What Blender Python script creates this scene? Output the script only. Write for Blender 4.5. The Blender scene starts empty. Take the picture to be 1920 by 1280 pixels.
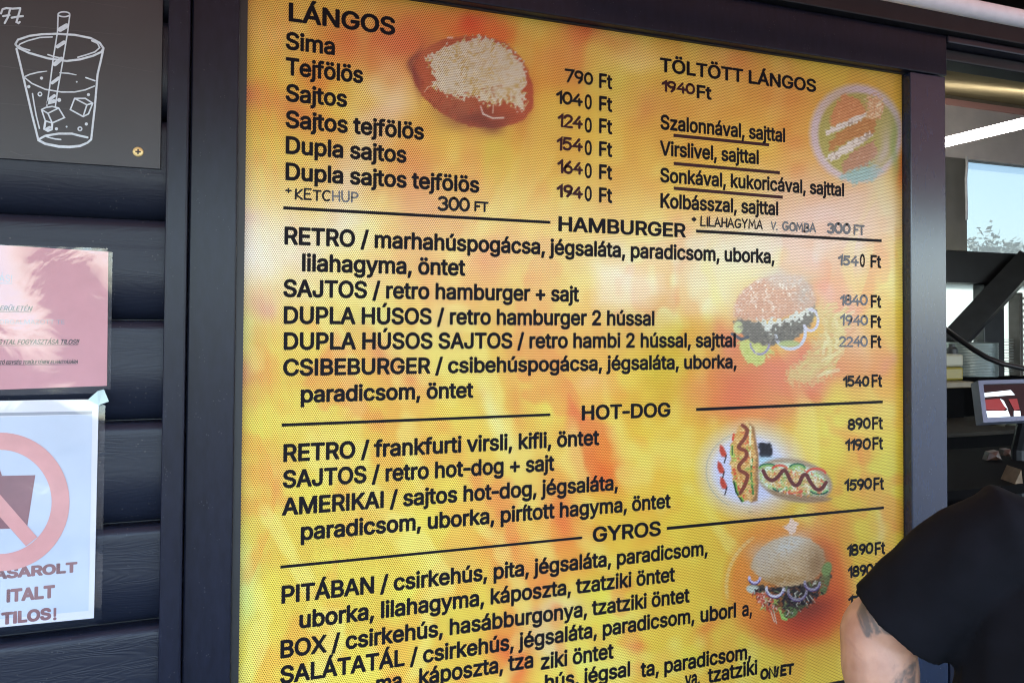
import bpy, bmesh, math, random
import numpy as np
from mathutils import Vector, Matrix
from mathutils.geometry import tessellate_polygon
R = math.radians
random.seed(7); RNG = np.random.default_rng(7)
S = bpy.context.scene; COL = S.collection

# ------------------------------------------------------------------ camera
F, CX, CY = 1492.3, 960.1, 571.56            # focal length and principal point in photo pixels
YAW, PITCH, ROLL, CAMZ = .359654, .0219766, .0063691, 1.55
fw = Vector((math.sin(YAW)*math.cos(PITCH), math.cos(YAW)*math.cos(PITCH), math.sin(PITCH)))
r0 = Vector((math.cos(YAW), -math.sin(YAW), 0)); u0 = r0.cross(fw)
rt = math.cos(ROLL)*r0+math.sin(ROLL)*u0; up = -math.sin(ROLL)*r0+math.cos(ROLL)*u0
CAM = Vector((0, 0, CAMZ))
cd = bpy.data.cameras.new('camera'); cam = bpy.data.objects.new('camera', cd); COL.objects.link(cam)
cam.matrix_world = Matrix(((rt.x, up.x, -fw.x, 0), (rt.y, up.y, -fw.y, 0), (rt.z, up.z, -fw.z, CAMZ), (0, 0, 0, 1)))
cd.sensor_width = 36; cd.lens = F/1920*36; cd.shift_x = -(CX-960)/1920; cd.shift_y = -(640-CY)/1920
cd.clip_start = .01; cd.clip_end = 2000
S.camera = cam

# ------------------------------------------------------------------ light
SUN_EL, SUN_AZ = 48, 12                       # the sun stands behind the kiosk: its front is in open shade
w = bpy.data.worlds.new('World'); S.world = w; w.use_nodes = True
nt = w.node_tree; bg = nt.nodes['Background']
sky = nt.nodes.new('ShaderNodeTexSky'); sky.sky_type = 'NISHITA'; sky.sun_disc = False
sky.sun_elevation = R(SUN_EL); sky.sun_rotation = R(SUN_AZ); sky.dust_density = 1.6; sky.air_density = 1.0
nt.links.new(sky.outputs[0], bg.inputs[0]); bg.inputs[1].default_value = .15
sl = bpy.data.lights.new('sun', 'SUN'); sl.energy = 3.2; sl.angle = R(.5); sl.color = (1, .95, .87)
so = bpy.data.objects.new('sun', sl); COL.objects.link(so)
sd = Vector((math.sin(R(SUN_AZ))*math.cos(R(SUN_EL)), math.cos(R(SUN_AZ))*math.cos(R(SUN_EL)), math.sin(R(SUN_EL))))
so.rotation_euler = sd.to_track_quat('Z', 'Y').to_euler(); so.location = sd*30
S.view_settings.view_transform = 'Standard'; S.view_settings.look = 'None'
S.view_settings.exposure = 3.6; S.view_settings.gamma = 1
S.cycles.filter_width = 1.15; S.cycles.max_bounces = 8; S.cycles.transparent_max_bounces = 12

# ------------------------------------------------------------------ helpers
def W(px, py, t):                             # point on the sight line of a photo pixel, t metres ahead
    return CAM+t*((px-CX)/F*rt-(py-CY)/F*up+fw)
def P(px, py, y):                             # ... where it meets the upright plane y
    d = (px-CX)/F*rt-(py-CY)/F*up+fw
    return CAM+d*(y/d.y)
def PX(px, y, py=640): return P(px, py, y).x
def PZ(px, py, y): return P(px, py, y).z
def topx(x, y, z):                            # world -> photo pixel (arrays)
    dx, dy, dz = x-CAM.x, y-CAM.y, z-CAM.z
    a = dx*rt.x+dy*rt.y+dz*rt.z; b = dx*up.x+dy*up.y+dz*up.z; c = dx*fw.x+dy*fw.y+dz*fw.z
    return CX+F*a/c, CY-F*b/c
def lin(c):
    c = np.asarray(c, float)/255.
    return np.where(c <= .04045, c/12.92, ((c+.055)/1.055)**2.4)
def tag(o, label=None, cat=None, group=None, kind=None):
    if label: o['label'] = label
    if cat: o['category'] = cat
    if group: o['group'] = group
    if kind: o['kind'] = kind
    return o
def empty(name, loc, label, cat, group=None):
    o = bpy.data.objects.new(name, None); COL.objects.link(o); o.location = loc; o.empty_display_size = .05
    return tag(o, label, cat, group)
def link(name, me, mat, parent=None, smooth=False):
    o = bpy.data.objects.new(name, me); COL.objects.link(o)
    if mat is not None: me.materials.append(mat)
    if smooth: me.polygons.foreach_set('use_smooth', [True]*len(me.polygons))
    if parent is not None:
        o.parent = parent
        o.matrix_parent_inverse = Matrix.Translation(-parent.location) if parent.type == 'EMPTY' else Matrix.Identity(4)
    else:                                     # a thing of one mesh: origin at its base
        co = np.empty(len(me.vertices)*3); me.vertices.foreach_get('co', co); co = co.reshape(-1, 3)
        b = Vector(((co[:, 0].min()+co[:, 0].max())/2, (co[:, 1].min()+co[:, 1].max())/2, co[:, 2].min()))
        me.transform(Matrix.Translation(-b)); o.location = b
    return o
class MB:                                     # collects shapes into one mesh
    def __init__(s): s.v = []; s.f = []
    def add(s, vs, fs):
        n = len(s.v); s.v += [tuple(v) for v in vs]; s.f += [tuple(i+n for i in f) for f in fs]; return s
    def box(s, x0, x1, y0, y1, z0, z1):
        return s.add([(x0,y0,z0),(x1,y0,z0),(x1,y1,z0),(x0,y1,z0),(x0,y0,z1),(x1,y0,z1),(x1,y1,z1),(x0,y1,z1)],
                     [(0,3,2,1),(4,5,6,7),(0,1,5,4),(1,2,6,5),(2,3,7,6),(3,0,4,7)])
    def tube(s, pts, r, n=12, cap=True):
        pts = [Vector(p) for p in pts]; rs = r if isinstance(r, (list, tuple)) else [r]*len(pts)
        rings = []; ref = None
        for i, p in enumerate(pts):
            t = (pts[min(i+1, len(pts)-1)]-pts[max(i-1, 0)]).normalized()
            if ref is None: ref = Vector((0, 0, 1)) if abs(t.z) < .9 else Vector((1, 0, 0))
            a = t.cross(ref).normalized(); b = t.cross(a).normalized(); ref = a.cross(t)*1.0
            ref = -b if ref.length < 1e-6 else ref
            rings.append([p+rs[i]*(math.cos(2*math.pi*k/n)*a+math.sin(2*math.pi*k/n)*b) for k in range(n)])
        vs = [v for rg in rings for v in rg]; fs = []
        for i in range(len(pts)-1):
            for k in range(n): fs.append((i*n+k, i*n+(k+1) % n, (i+1)*n+(k+1) % n, (i+1)*n+k))
        if cap: fs += [tuple(range(n))[::-1], tuple((len(pts)-1)*n+k for k in range(n))]
        return s.add(vs, fs)
    def loft(s, rings, cap=True):
        n = len(rings[0]); vs = [v for rg in rings for v in rg]; fs = []
        for i in range(len(rings)-1):
            for k in range(n): fs.append((i*n+k, i*n+(k+1) % n, (i+1)*n+(k+1) % n, (i+1)*n+k))
        if cap: fs += [tuple(range(n))[::-1], tuple((len(rings)-1)*n+k for k in range(n))]
        return s.add(vs, fs)
    def lathe(s, prof, c, n=24):
        c = Vector(c)
        return s.loft([[c+Vector((r*math.cos(2*math.pi*k/n), r*math.sin(2*math.pi*k/n), z)) for k in range(n)] for r, z in prof])
    def prism(s, poly, y0, y1):               # outline in (x, z) pulled through y
        n = len(poly); vs = [(x, y0, z) for x, z in poly]+[(x, y1, z) for x, z in poly]
        fs = [tuple(range(n)), tuple(range(n, 2*n))[::-1]]+[(k, n+k, n+(k+1) % n, (k+1) % n) for k in range(n)]
        return s.add(vs, fs)
    def mesh(s, name):
        me = bpy.data.meshes.new(name); me.from_pydata(s.v, [], s.f)
        bm = bmesh.new(); bm.from_mesh(me); bmesh.ops.recalc_face_normals(bm, faces=bm.faces[:]); bm.to_mesh(me); bm.free()
        return me
    def build(s, name, mat, parent=None, smooth=False, bevel=0, seg=2):
        o = link(name, s.mesh(name), mat, parent, smooth)
        if bevel:
            m = o.modifiers.new('bevel', 'BEVEL'); m.width = bevel; m.segments = seg; m.limit_method = 'ANGLE'; m.angle_limit = R(35)
        return o

# ------------------------------------------------------------------ materials
def mat(name, col, rough=.5, metal=0, spec=.5, coat=0, coat_rough=.05, noise=0, nscale=20, bump=0, bscale=80, emit=None, es=0, trans=0, alpha=1, stretch=(1,1,1)):
    m = bpy.data.materials.new(name); m.use_nodes = True; n = m.node_tree.nodes; l = m.node_tree.links
    b = n['Principled BSDF']; col = tuple(col)+(1,)
    b.inputs['Base Color'].default_value = col; b.inputs['Roughness'].default_value = rough
    b.inputs['Metallic'].default_value = metal; b.inputs['Specular IOR Level'].default_value = spec
    b.inputs['Coat Weight'].default_value = coat; b.inputs['Coat Roughness'].default_value = coat_rough
    b.inputs['Transmission Weight'].default_value = trans; b.inputs['Alpha'].default_value = alpha
    if emit is not None:
        b.inputs['Emission Color'].default_value = tuple(emit)+(1,); b.inputs['Emission Strength'].default_value = es
    if noise or bump:
        g = n.new('ShaderNodeNewGeometry'); mp = n.new('ShaderNodeMapping'); mp.inputs['Scale'].default_value = stretch
        l.new(g.outputs['Position'], mp.inputs[0])
    if noise:
        t = n.new('ShaderNodeTexNoise'); t.inputs['Scale'].default_value = nscale; t.inputs['Detail'].default_value = 6
        l.new(mp.outputs[0], t.inputs[0])
        mx = n.new('ShaderNodeMix'); mx.data_type = 'RGBA'; mx.blend_type = 'MULTIPLY'; mx.inputs[0].default_value = 1
        rp = n.new('ShaderNodeValToRGB'); e = rp.color_ramp.elements
        e[0].position = .3; e[0].color = (1-noise,)*3+(1,); e[1].position = .7; e[1].color = (1+noise,)*3+(1,)
        l.new(t.outputs[0], rp.inputs[0]); mx.inputs[6].default_value = col; l.new(rp.outputs[0], mx.inputs[7]); l.new(mx.outputs[2], b.inputs['Base Color'])
    if bump:
        t2 = n.new('ShaderNodeTexNoise'); t2.inputs['Scale'].default_value = bscale; t2.inputs['Detail'].default_value = 4
        l.new(mp.outputs[0], t2.inputs[0]); bp = n.new('ShaderNodeBump'); bp.inputs['Strength'].default_value = bump; bp.inputs['Distance'].default_value = .002
        l.new(t2.outputs[0], bp.inputs['Height']); l.new(bp.outputs[0], b.inputs['Normal'])
        if coat: l.new(bp.outputs[0], b.inputs['Coat Normal'])
    return m
PAINT = (.008, .0105, .02)
M_plank = mat('anthracite plank paint', PAINT, .36, bump=.35, bscale=26, noise=.25, nscale=9, stretch=(.35, 1, 4))
M_trim = mat('anthracite trim paint', (.0075, .009, .018), .3, spec=.21, bump=.035, bscale=230, noise=.2, nscale=60, stretch=(2, 1, .6))
M_black = mat('black rebate', (.006, .006, .007), .5, noise=.3)
M_ink = mat('black vinyl lettering', (.004, .003, .005), .6, spec=.12, noise=.1)
M_steel = mat('brushed steel', (.5, .5, .48), .3, metal=1, noise=.15)
M_white = mat('white plastic', (.80, .82, .82), .4, noise=.06, nscale=40)
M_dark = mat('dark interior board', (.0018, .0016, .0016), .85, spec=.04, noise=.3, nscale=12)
def specks(m, scale, thr, col):               # paint nibs and dust specks
    n = m.node_tree.nodes; l = m.node_tree.links; b = n['Principled BSDF']; g = n.new('ShaderNodeNewGeometry'); t = n.new('ShaderNodeTexVoronoi'); t.inputs['Scale'].default_value = scale; l.new(g.outputs['Position'], t.inputs['Vector'])
    k = n.new('ShaderNodeMath'); k.operation = 'LESS_THAN'; k.inputs[1].default_value = thr; l.new(t.outputs['Distance'], k.inputs[0])
    w_ = n.new('ShaderNodeTexNoise'); w_.inputs['Scale'].default_value = scale*.21; l.new(g.outputs['Position'], w_.inputs[0]); k2 = n.new('ShaderNodeMath'); k2.operation = 'GREATER_THAN'; k2.inputs[1].default_value = .58; l.new(w_.outputs[0], k2.inputs[0])
    k3 = n.new('ShaderNodeMath'); k3.operation = 'MULTIPLY'; l.new(k.outputs[0], k3.inputs[0]); l.new(k2.outputs[0], k3.inputs[1])
    mx = n.new('ShaderNodeMix'); mx.data_type = 'RGBA'; l.new(k3.outputs[0], mx.inputs[0]); mx.inputs[7].default_value = tuple(col)+(1,)
    src = b.inputs['Base Color'].links[0].from_socket if b.inputs['Base Color'].links else None
    if src: l.new(src, mx.inputs[6])
    else: mx.inputs[6].default_value = b.inputs['Base Color'].default_value
    l.new(mx.outputs[2], b.inputs['Base Color'])
specks(M_trim, 190, .17, (.03, .032, .04))
M_post = mat('glossy blue grey post paint', (.009, .017, .040), .22, spec=.62, bump=.02, bscale=200, noise=.15, nscale=60, stretch=(2, 1, .6))

specks(M_post, 170, .16, (.06, .065, .075))
# glyph outlines: advance width, then closed contours
G0={'A':(480,'16,0 200,508 276,509 463,0 394,1 344,142 135,142 86,1;155,199 324,199 276,336 239,456 194,312'),
'Á':(480,'16,0 200,508 276,509 463,0 394,1 344,142 135,142 86,1;155,199 324,199 276,336 239,456 194,312;213,558 260,659 329,659 263,558'),
'B':(456,'60,0 60,509 245,509 270,508 303,502 329,491 350,477 359,469 368,459 381,442 390,423 396,399 398,358 394,337 388,321 370,298 343,278 316,268 315,262 331,260 346,254 376,236 391,220 402,203 411,184 416,162 418,145 416,114 410,88 400,67 388,50 368,31 343,18 313,7 285,2 251,0;125,57 248,57 282,60 309,67 329,79 334,84 344,96 353,115 355,134 354,154 350,169 342,184 334,196 320,209 306,218 288,226 250,231 125,231;125,285 240,285 273,290 302,304 316,316 323,326 335,354 336,374 334,391 326,412 312,430 294,442 271,449 242,452 125,452'),
'C':(510,'264,-7 224,-3 186,7 148,26 121,48 92,79 70,115 53,157 44,202 40,257 44,306 53,352 70,393 92,429 121,461 154,486 186,501 224,512 270,516 318,511 345,502 361,496 383,485 402,471 435,438 448,418 460,396 473,348 408,348 404,364 399,376 389,395 380,407 357,428 344,437 316,449 301,453 280,456 265,456 240,454 209,445 184,432 163,416 141,391 124,363 112,330 106,296 103,251 106,212 112,179 126,144 141,117 163,92 184,76 210,63 219,60 236,56 271,53 301,56 329,64 344,72 367,88 380,102 390,116 403,141 408,160 473,159 460,113 448,91 435,71 422,56 402,38 383,24 365,14 338,4 318,-2 294,-6'),
'D':(502,'60,0 60,509 228,509 270,506 314,496 353,478 383,456 413,425 434,390 448,353 458,307 462,252 458,204 450,161 434,120 412,84 383,53 351,31 312,14 269,3 223,0;125,57 218,57 255,60 288,68 318,81 341,98 363,122 378,148 390,182 398,221 399,250 398,289 390,328 380,360 364,388 342,412 320,428 290,442 255,450 224,452 125,452'),
'E':(418,'60,0 60,509 372,509 372,452 125,452 125,286 355,286 355,229 125,229 125,57 375,57 375,0'),
'F':(410,'60,0 60,509 369,509 369,452 125,452 125,278 346,278 346,221 125,221 125,0'),
'G':(520,'266,-7 224,-3 185,7 147,26 120,48 91,79 68,117 52,158 43,202 40,250 43,306 52,351 68,392 91,429 119,461 149,484 184,501 210,508 226,512 263,516 299,513 340,504 384,483 403,469 436,436 449,416 460,394 474,349 408,349 402,364 387,393 378,406 365,420 344,436 329,444 301,453 269,456 235,453 209,445 183,432 162,416 144,396 126,365 113,332 106,296 103,251 106,212 110,194 113,177 124,146 141,117 164,92 184,76 211,62 237,56 267,53 297,55 325,62 345,71 365,85 382,102 396,123 408,148 413,172 415,199 283,199 283,256 478,256 478,197 475,159 465,121 451,91 432,63 406,38 377,19 346,6 309,-4'),
'H':(517,'60,0 60,509 125,509 125,289 392,289 392,509 457,509 457,0 392,0 392,232 125,232 125,0'),
'I':(185,'60,0 60,509 125,509 125,0'),
'J':(396,'183,-7 143,-2 107,10 74,35 52,63 38,100 33,143 33,173 98,173 100,121 108,93 120,76 140,60 160,53 175,51 187,50 207,52 230,61 249,75 262,94 269,116 272,143 272,509 336,509 336,142 332,100 318,63 291,30 263,11 232,0'),
'K':(467,'60,0 60,509 125,509 124,242 174,303 364,509 448,509 243,288 449,0 372,0 198,244 125,167 125,0'),
'L':(393,'60,0 60,509 125,509 125,57 361,57 361,0'),
'M':(628,'60,0 60,509 152,508 278,186 315,73 352,186 476,508 568,509 568,0 504,0 504,337 506,436 456,292 342,0 286,1 170,292 120,434 122,339 122,0'),
'N':(523,'60,0 60,509 136,509 137,508 362,154 388,108 403,76 399,151 399,509 463,509 463,0 387,0 386,1 201,291 120,430 125,300 125,0'),
'O':(533,'264,-7 224,-3 186,7 148,26 121,48 92,79 70,115 53,157 44,202 40,257 44,306 53,352 70,393 92,429 121,461 154,486 186,501 224,512 269,516 306,512 319,510 348,501 384,484 413,461 442,429 464,392 480,351 490,306 493,250 490,202 480,158 464,116 442,79 413,48 386,26 348,7 310,-3;264,53 297,55 324,63 349,76 358,83 370,92 392,116 408,145 420,177 428,212 430,249 428,296 420,331 408,364 392,392 370,417 349,433 330,443 323,446 297,453 269,456 236,453 210,445 184,433 158,412 142,392 125,364 114,335 106,296 103,257 106,212 113,176 124,145 142,117 163,92 184,76 210,63 236,55'),
'Ö':(533,'264,-7 224,-3 186,7 148,26 121,48 92,79 70,115 53,157 44,202 40,257 44,306 53,352 70,393 92,429 121,461 154,486 186,501 224,512 269,516 306,512 319,510 348,501 384,484 413,461 442,429 464,392 480,351 490,306 493,250 490,202 480,158 464,116 442,79 413,48 386,26 348,7 310,-3;264,53 297,55 324,63 349,76 358,83 370,92 392,116 408,145 420,177 428,212 430,249 428,296 420,331 408,364 392,392 370,417 349,433 330,443 323,446 297,453 269,456 236,453 210,445 184,433 158,412 142,392 125,364 114,335 106,296 103,257 106,212 113,176 124,145 142,117 163,92 184,76 210,63 236,55;194,572 175,577 164,588 156,602 155,614 156,623 160,633 171,644 175,648 196,653 214,648 226,639 234,625 236,611 230,593 222,582 214,576;338,572 319,577 308,586 300,600 298,613 304,632 312,642 319,648 340,653 358,648 370,639 378,623 379,610 374,593 366,582 358,576'),
'P':(444,'60,0 60,509 244,508 273,506 304,500 332,487 356,471 375,452 390,429 402,397 408,373 409,351 408,322 400,292 390,265 375,243 355,222 332,207 304,194 273,188 239,186 125,186 125,0;125,242 236,242 258,244 279,248 297,256 311,265 324,279 332,293 340,311 343,327 344,353 342,370 334,401 324,416 312,428 297,439 278,446 258,451 125,452'),
'R':(449,'60,0 60,509 239,509 274,506 303,500 333,489 356,473 371,460 377,454 390,433 401,408 406,384 408,341 407,322 401,296 390,271 377,251 356,232 333,217 314,209 428,0 352,1 246,198 125,198 125,0;125,255 259,256 282,260 297,266 313,276 326,288 334,300 340,317 344,338 344,366 340,388 334,404 326,418 313,430 298,440 259,451 125,452'),
'S':(446,'220,-9 187,-7 156,-1 129,8 99,25 83,38 64,60 52,82 42,109 38,137 104,137 108,119 114,102 122,89 136,76 150,66 166,59 184,53 203,50 247,50 268,54 286,60 315,78 329,92 338,106 344,124 346,141 344,155 340,168 322,189 295,206 246,222 178,241 146,252 112,269 88,288 67,313 56,341 52,370 54,401 62,426 75,448 89,465 115,486 139,498 162,507 194,514 231,516 260,514 292,507 317,498 340,484 358,470 377,449 390,426 398,404 401,378 337,378 332,402 321,420 302,437 280,449 255,456 227,459 207,458 185,454 164,446 141,432 129,418 121,405 115,378 117,359 122,346 142,324 170,308 213,292 265,279 312,264 344,248 359,238 384,213 396,197 407,162 408,136 406,111 398,86 386,64 372,45 349,25 322,10 293,0 262,-7'),
'T':(448,'193,0 193,452 32,452 32,509 417,509 417,452 257,452 257,0'),
'U':(517,'254,-8 219,-6 189,1 150,18 126,33 102,57 85,80 71,108 63,139 60,171 60,509 124,509 124,175 126,154 133,130 141,113 152,96 169,80 187,68 208,59 231,53 265,52 286,53 308,58 331,68 349,80 364,95 378,114 390,152 393,175 393,509 457,509 457,170 454,139 446,108 433,80 416,57 391,33 363,15 331,2 300,-6'),
'Ú':(517,'254,-8 219,-6 189,1 150,18 126,33 102,57 85,80 71,108 63,139 60,171 60,509 124,509 124,175 126,154 133,130 141,113 152,96 169,80 187,68 208,59 231,53 265,52 286,53 308,58 331,68 349,80 364,95 378,114 390,152 393,175 393,509 457,509 457,170 454,139 446,108 433,80 416,57 391,33 363,15 331,2 300,-6;232,558 280,659 348,659 282,558'),
'V':(480,'204,0 16,509 84,508 192,205 241,52 278,171 394,508 463,509 278,1'),
'X':(474,'18,0 200,260 29,509 104,509 204,361 238,302 271,360 374,509 446,509 276,263 456,0 382,0 268,165 237,218 224,193 181,127 91,0'),
'Y':(472,'203,0 203,208 16,509 91,509 92,508 197,336 222,293 237,260 252,294 278,342 380,508 381,509 455,509 268,208 268,0'),
'Z':(438,'42,0 42,46 268,379 323,453 40,452 40,509 397,509 397,462 172,134 114,55 147,57 399,57 399,0'),
'É':(418,'60,0 60,509 372,509 372,452 125,452 125,286 355,286 355,229 125,229 125,57 375,57 375,0;191,558 239,659 307,659 241,558'),
'a':(389,'157,-9 117,-4 95,4 76,15 58,31 48,45 38,62 32,83 30,110 36,146 43,161 58,179 78,193 93,200 124,211 177,220 248,229 265,235 272,241 276,254 275,273 272,287 261,306 243,320 226,328 200,331 177,330 165,328 137,316 127,309 110,292 100,274 41,291 51,313 62,329 81,348 95,358 115,368 134,376 172,383 196,384 240,379 270,370 298,352 312,336 320,323 330,300 335,279 337,254 337,0 277,0 277,52 272,52 254,27 242,16 229,8 215,1 200,-4;166,45 189,46 211,51 242,68 254,80 265,97 274,121 276,136 276,190 258,182 223,174 174,168 135,160 112,147 102,138 97,130 93,118 92,108 94,87 102,72 112,62 130,52 144,48'),
'á':(389,'157,-9 117,-4 95,4 76,15 58,31 48,45 38,62 32,83 30,110 36,146 43,161 58,179 78,193 93,200 124,211 177,220 248,229 265,235 272,241 276,254 275,273 272,287 261,306 243,320 226,328 200,331 177,330 165,328 137,316 127,309 110,292 100,274 41,291 51,313 62,329 81,348 95,358 115,368 134,376 172,383 196,384 240,379 270,370 298,352 312,336 320,323 330,300 335,279 337,254 337,0 277,0 277,52 272,52 254,27 242,16 229,8 215,1 200,-4;166,45 189,46 211,51 242,68 254,80 265,97 274,121 276,136 276,190 258,182 223,174 174,168 135,160 112,147 102,138 97,130 93,118 92,108 94,87 102,72 112,62 130,52 144,48;162,429 210,529 278,529 212,429'),
'b':(424,'224,-8 207,-7 190,-4 173,4 160,11 149,20 138,31 118,59 112,59 112,0 53,0 53,509 114,509 114,319 119,320 142,350 172,374 206,383 233,384 260,382 287,374 313,361 338,339 354,320 370,294 382,260 388,222 390,184 388,150 382,117 370,85 356,59 334,32 313,16 294,6 261,-6;218,47 243,49 262,55 279,66 295,81 306,97 320,127 327,162 328,183 327,216 323,240 308,279 298,295 280,311 262,322 244,328 223,330 197,328 178,322 161,312 146,297 134,282 122,253 114,217 113,195 114,161 118,137 125,115 142,85 162,65 179,55 197,49'),
'c':(396,'204,-8 171,-4 144,3 123,13 95,33 72,58 56,86 44,117 37,149 34,190 37,226 44,262 56,292 72,318 88,336 117,360 144,374 173,382 227,384 259,378 275,372 303,358 318,346 332,333 346,312 362,277 303,262 290,289 275,306 269,312 240,326 209,330 184,328 163,321 146,311 129,295 118,278 108,258 102,234 96,184 102,141 108,117 118,97 128,83 145,66 166,54 183,49 205,46 243,52 270,66 292,89 304,117 363,102 351,72 341,56 332,45 306,21 288,10 260,-2 242,-6'),
'd':(424,'192,-8 164,-6 137,3 111,16 86,37 70,57 56,83 43,116 36,156 34,185 36,222 44,264 54,292 70,320 92,344 112,361 132,372 164,382 192,384 219,383 236,380 252,374 278,355 287,346 305,320 311,319 311,509 372,509 372,0 313,0 313,59 307,59 287,31 264,10 235,-4 218,-7;202,47 227,49 246,55 263,65 279,79 290,95 301,121 306,140 312,186 310,217 301,260 290,282 280,296 263,312 246,322 228,328 208,330 181,328 162,322 145,311 129,297 118,281 108,260 102,237 96,192 98,162 102,138 117,99 128,83 145,66 162,55 181,49'),
'e':(404,'209,-8 176,-5 145,3 117,16 88,39 72,58 56,84 44,114 37,149 34,184 36,225 44,257 54,289 71,317 93,342 115,359 136,370 171,382 201,384 244,380 268,374 285,366 302,356 323,337 347,305 357,282 366,249 370,228 371,202 371,169 96,169 102,127 110,107 120,89 137,72 151,61 170,52 189,48 216,46 239,48 254,53 273,63 285,73 294,82 306,105 365,91 358,71 340,44 320,26 302,14 283,4 262,-3 238,-7;96,221 308,221 308,223 304,249 298,269 278,299 263,314 246,323 228,328 203,330 182,328 164,323 146,313 129,299 108,269 102,250 97,232'),
'é':(404,'209,-8 176,-5 145,3 117,16 88,39 72,58 56,84 44,114 37,149 34,184 36,225 44,257 54,289 71,317 93,342 115,359 136,370 171,382 201,384 244,380 268,374 285,366 302,356 323,337 347,305 357,282 366,249 370,228 371,202 371,169 96,169 102,127 110,107 120,89 137,72 151,61 170,52 189,48 216,46 239,48 254,53 273,63 285,73 294,82 306,105 365,91 358,71 340,44 320,26 302,14 283,4 262,-3 238,-7;96,221 308,221 308,223 304,249 298,269 278,299 263,314 246,323 228,328 203,330 182,328 164,323 146,313 129,299 108,269 102,250 97,232;177,429 225,529 293,529 227,429'),
'f':(253,'81,0 81,327 6,327 6,379 81,379 82,447 86,467 96,486 120,510 136,520 168,529 190,530 219,528 240,522 243,520 227,468 216,472 197,474 177,472 164,468 156,462 146,446 142,423 142,379 228,379 228,327 142,327 142,0'),
'g':(425,'204,-151 155,-146 132,-140 113,-132 97,-122 76,-104 59,-84 51,-69 101,-41 131,-74 142,-82 169,-93 202,-97 232,-96 262,-86 281,-76 298,-58 308,-34 311,-8 311,68 306,68 288,42 266,23 239,11 218,6 192,5 169,6 139,14 113,27 93,40 71,65 58,86 42,121 36,153 34,187 36,230 42,262 54,292 71,320 87,339 112,361 138,374 165,382 193,384 219,383 236,380 254,372 277,358 288,346 306,321 308,319 313,319 313,379 372,379 372,-13 370,-41 364,-66 350,-90 336,-106 308,-128 291,-136 266,-144 238,-149;202,59 228,61 246,66 264,75 280,89 290,103 300,122 308,144 311,165 312,186 311,220 307,243 300,264 291,283 275,302 264,312 248,322 228,328 208,330 181,328 163,322 145,312 128,296 117,280 102,241 96,196 98,166 102,146 109,123 118,104 129,90 145,76 162,66 182,61'),
'h':(410,'53,0 53,509 114,509 114,315 131,343 152,362 175,374 199,382 224,384 253,383 274,378 295,369 311,358 320,348 342,320 350,296 355,272 357,244 357,0 296,0 296,237 293,264 286,286 274,302 256,318 235,326 212,329 191,328 176,324 161,317 148,309 135,296 126,282 118,265 115,249 114,232 114,0'),
'i':(166,'53,0 53,379 114,379 114,0;82,443 73,444 64,448 50,459 43,472 41,484 46,503 55,513 71,522 85,524 104,518 118,508 125,494 126,480 125,472 121,463 112,453 105,448 95,444'),
'í':(166,'53,0 53,379 114,379 114,0;57,429 104,529 173,529 107,429'),
'j':(166,'-10,-143 -10,-87 16,-86 31,-80 41,-71 47,-61 52,-44 53,-31 53,379 114,379 114,-33 108,-71 102,-89 92,-106 79,-120 65,-129 46,-138 28,-141;80,443 72,444 63,448 52,457 42,472 41,485 42,494 47,504 54,513 70,522 84,524 104,518 116,510 125,494 126,480 124,470 112,453 105,448 95,444'),
'k':(380,'53,0 53,509 114,509 114,212 121,212 284,379 360,379 201,216 372,0 294,0 154,178 114,141 114,0'),
'l':(166,'52,0 52,509 114,509 114,0'),
'm':(610,'53,0 53,379 112,379 112,308 122,331 131,345 145,359 173,376 187,382 207,386 221,386 243,384 268,375 285,362 303,342 314,320 317,310 326,329 351,357 364,366 382,376 416,385 459,385 480,380 497,372 514,361 529,346 541,328 550,309 556,279 557,258 557,0 496,0 496,256 493,279 485,298 472,314 455,324 439,329 424,330 401,329 387,326 374,320 365,314 352,301 345,290 336,264 335,0 274,0 274,262 272,280 265,297 251,312 238,322 221,328 201,330 172,326 146,313 134,301 127,291 118,273 115,258 114,242 114,0'),
'n':(410,'53,0 53,379 112,379 112,310 131,343 152,362 175,374 199,382 224,384 253,383 274,378 295,369 311,358 320,348 341,321 350,298 355,272 357,244 357,0 296,0 296,237 293,264 286,286 274,302 256,318 235,326 212,329 191,328 176,324 161,317 148,309 135,296 126,282 118,265 115,249 114,232 114,0'),
'o':(415,'204,-8 171,-4 144,3 123,13 95,33 72,58 56,86 44,117 37,149 34,190 37,226 44,260 56,290 72,318 95,343 117,360 144,374 173,382 211,384 242,382 271,374 299,360 321,343 343,318 360,290 372,259 379,226 381,183 379,149 369,110 360,86 350,70 343,58 326,39 299,16 271,3 242,-5;205,46 232,49 252,55 270,66 286,82 298,97 310,127 318,162 319,181 318,213 314,237 299,276 286,294 270,310 251,322 232,328 210,330 184,328 163,321 145,310 129,295 118,278 108,257 102,234 96,190 98,162 108,118 118,97 129,81 145,66 163,55 183,49'),
'ö':(415,'204,-8 171,-4 144,3 123,13 95,33 72,58 56,86 44,117 37,149 34,190 37,226 44,260 56,290 72,318 95,343 117,360 144,374 173,382 211,384 242,382 271,374 299,360 321,343 343,318 360,290 372,259 379,226 381,183 379,149 369,110 360,86 350,70 343,58 326,39 299,16 271,3 242,-5;205,46 232,49 252,55 270,66 286,82 298,97 310,127 318,162 319,181 318,213 314,237 299,276 286,294 270,310 251,322 232,328 210,330 184,328 163,321 145,310 129,295 118,278 108,257 102,234 96,190 98,162 108,118 118,97 129,81 145,66 163,55 183,49;134,443 125,444 115,448 104,459 96,472 95,485 96,494 99,501 109,514 125,522 138,523 155,518 166,510 175,494 176,480 175,472 171,463 156,448 146,444;276,443 269,444 259,448 244,463 240,472 240,491 244,503 259,518 272,522 287,522 299,518 309,511 318,494 320,482 315,465 306,453 290,444'),
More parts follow.
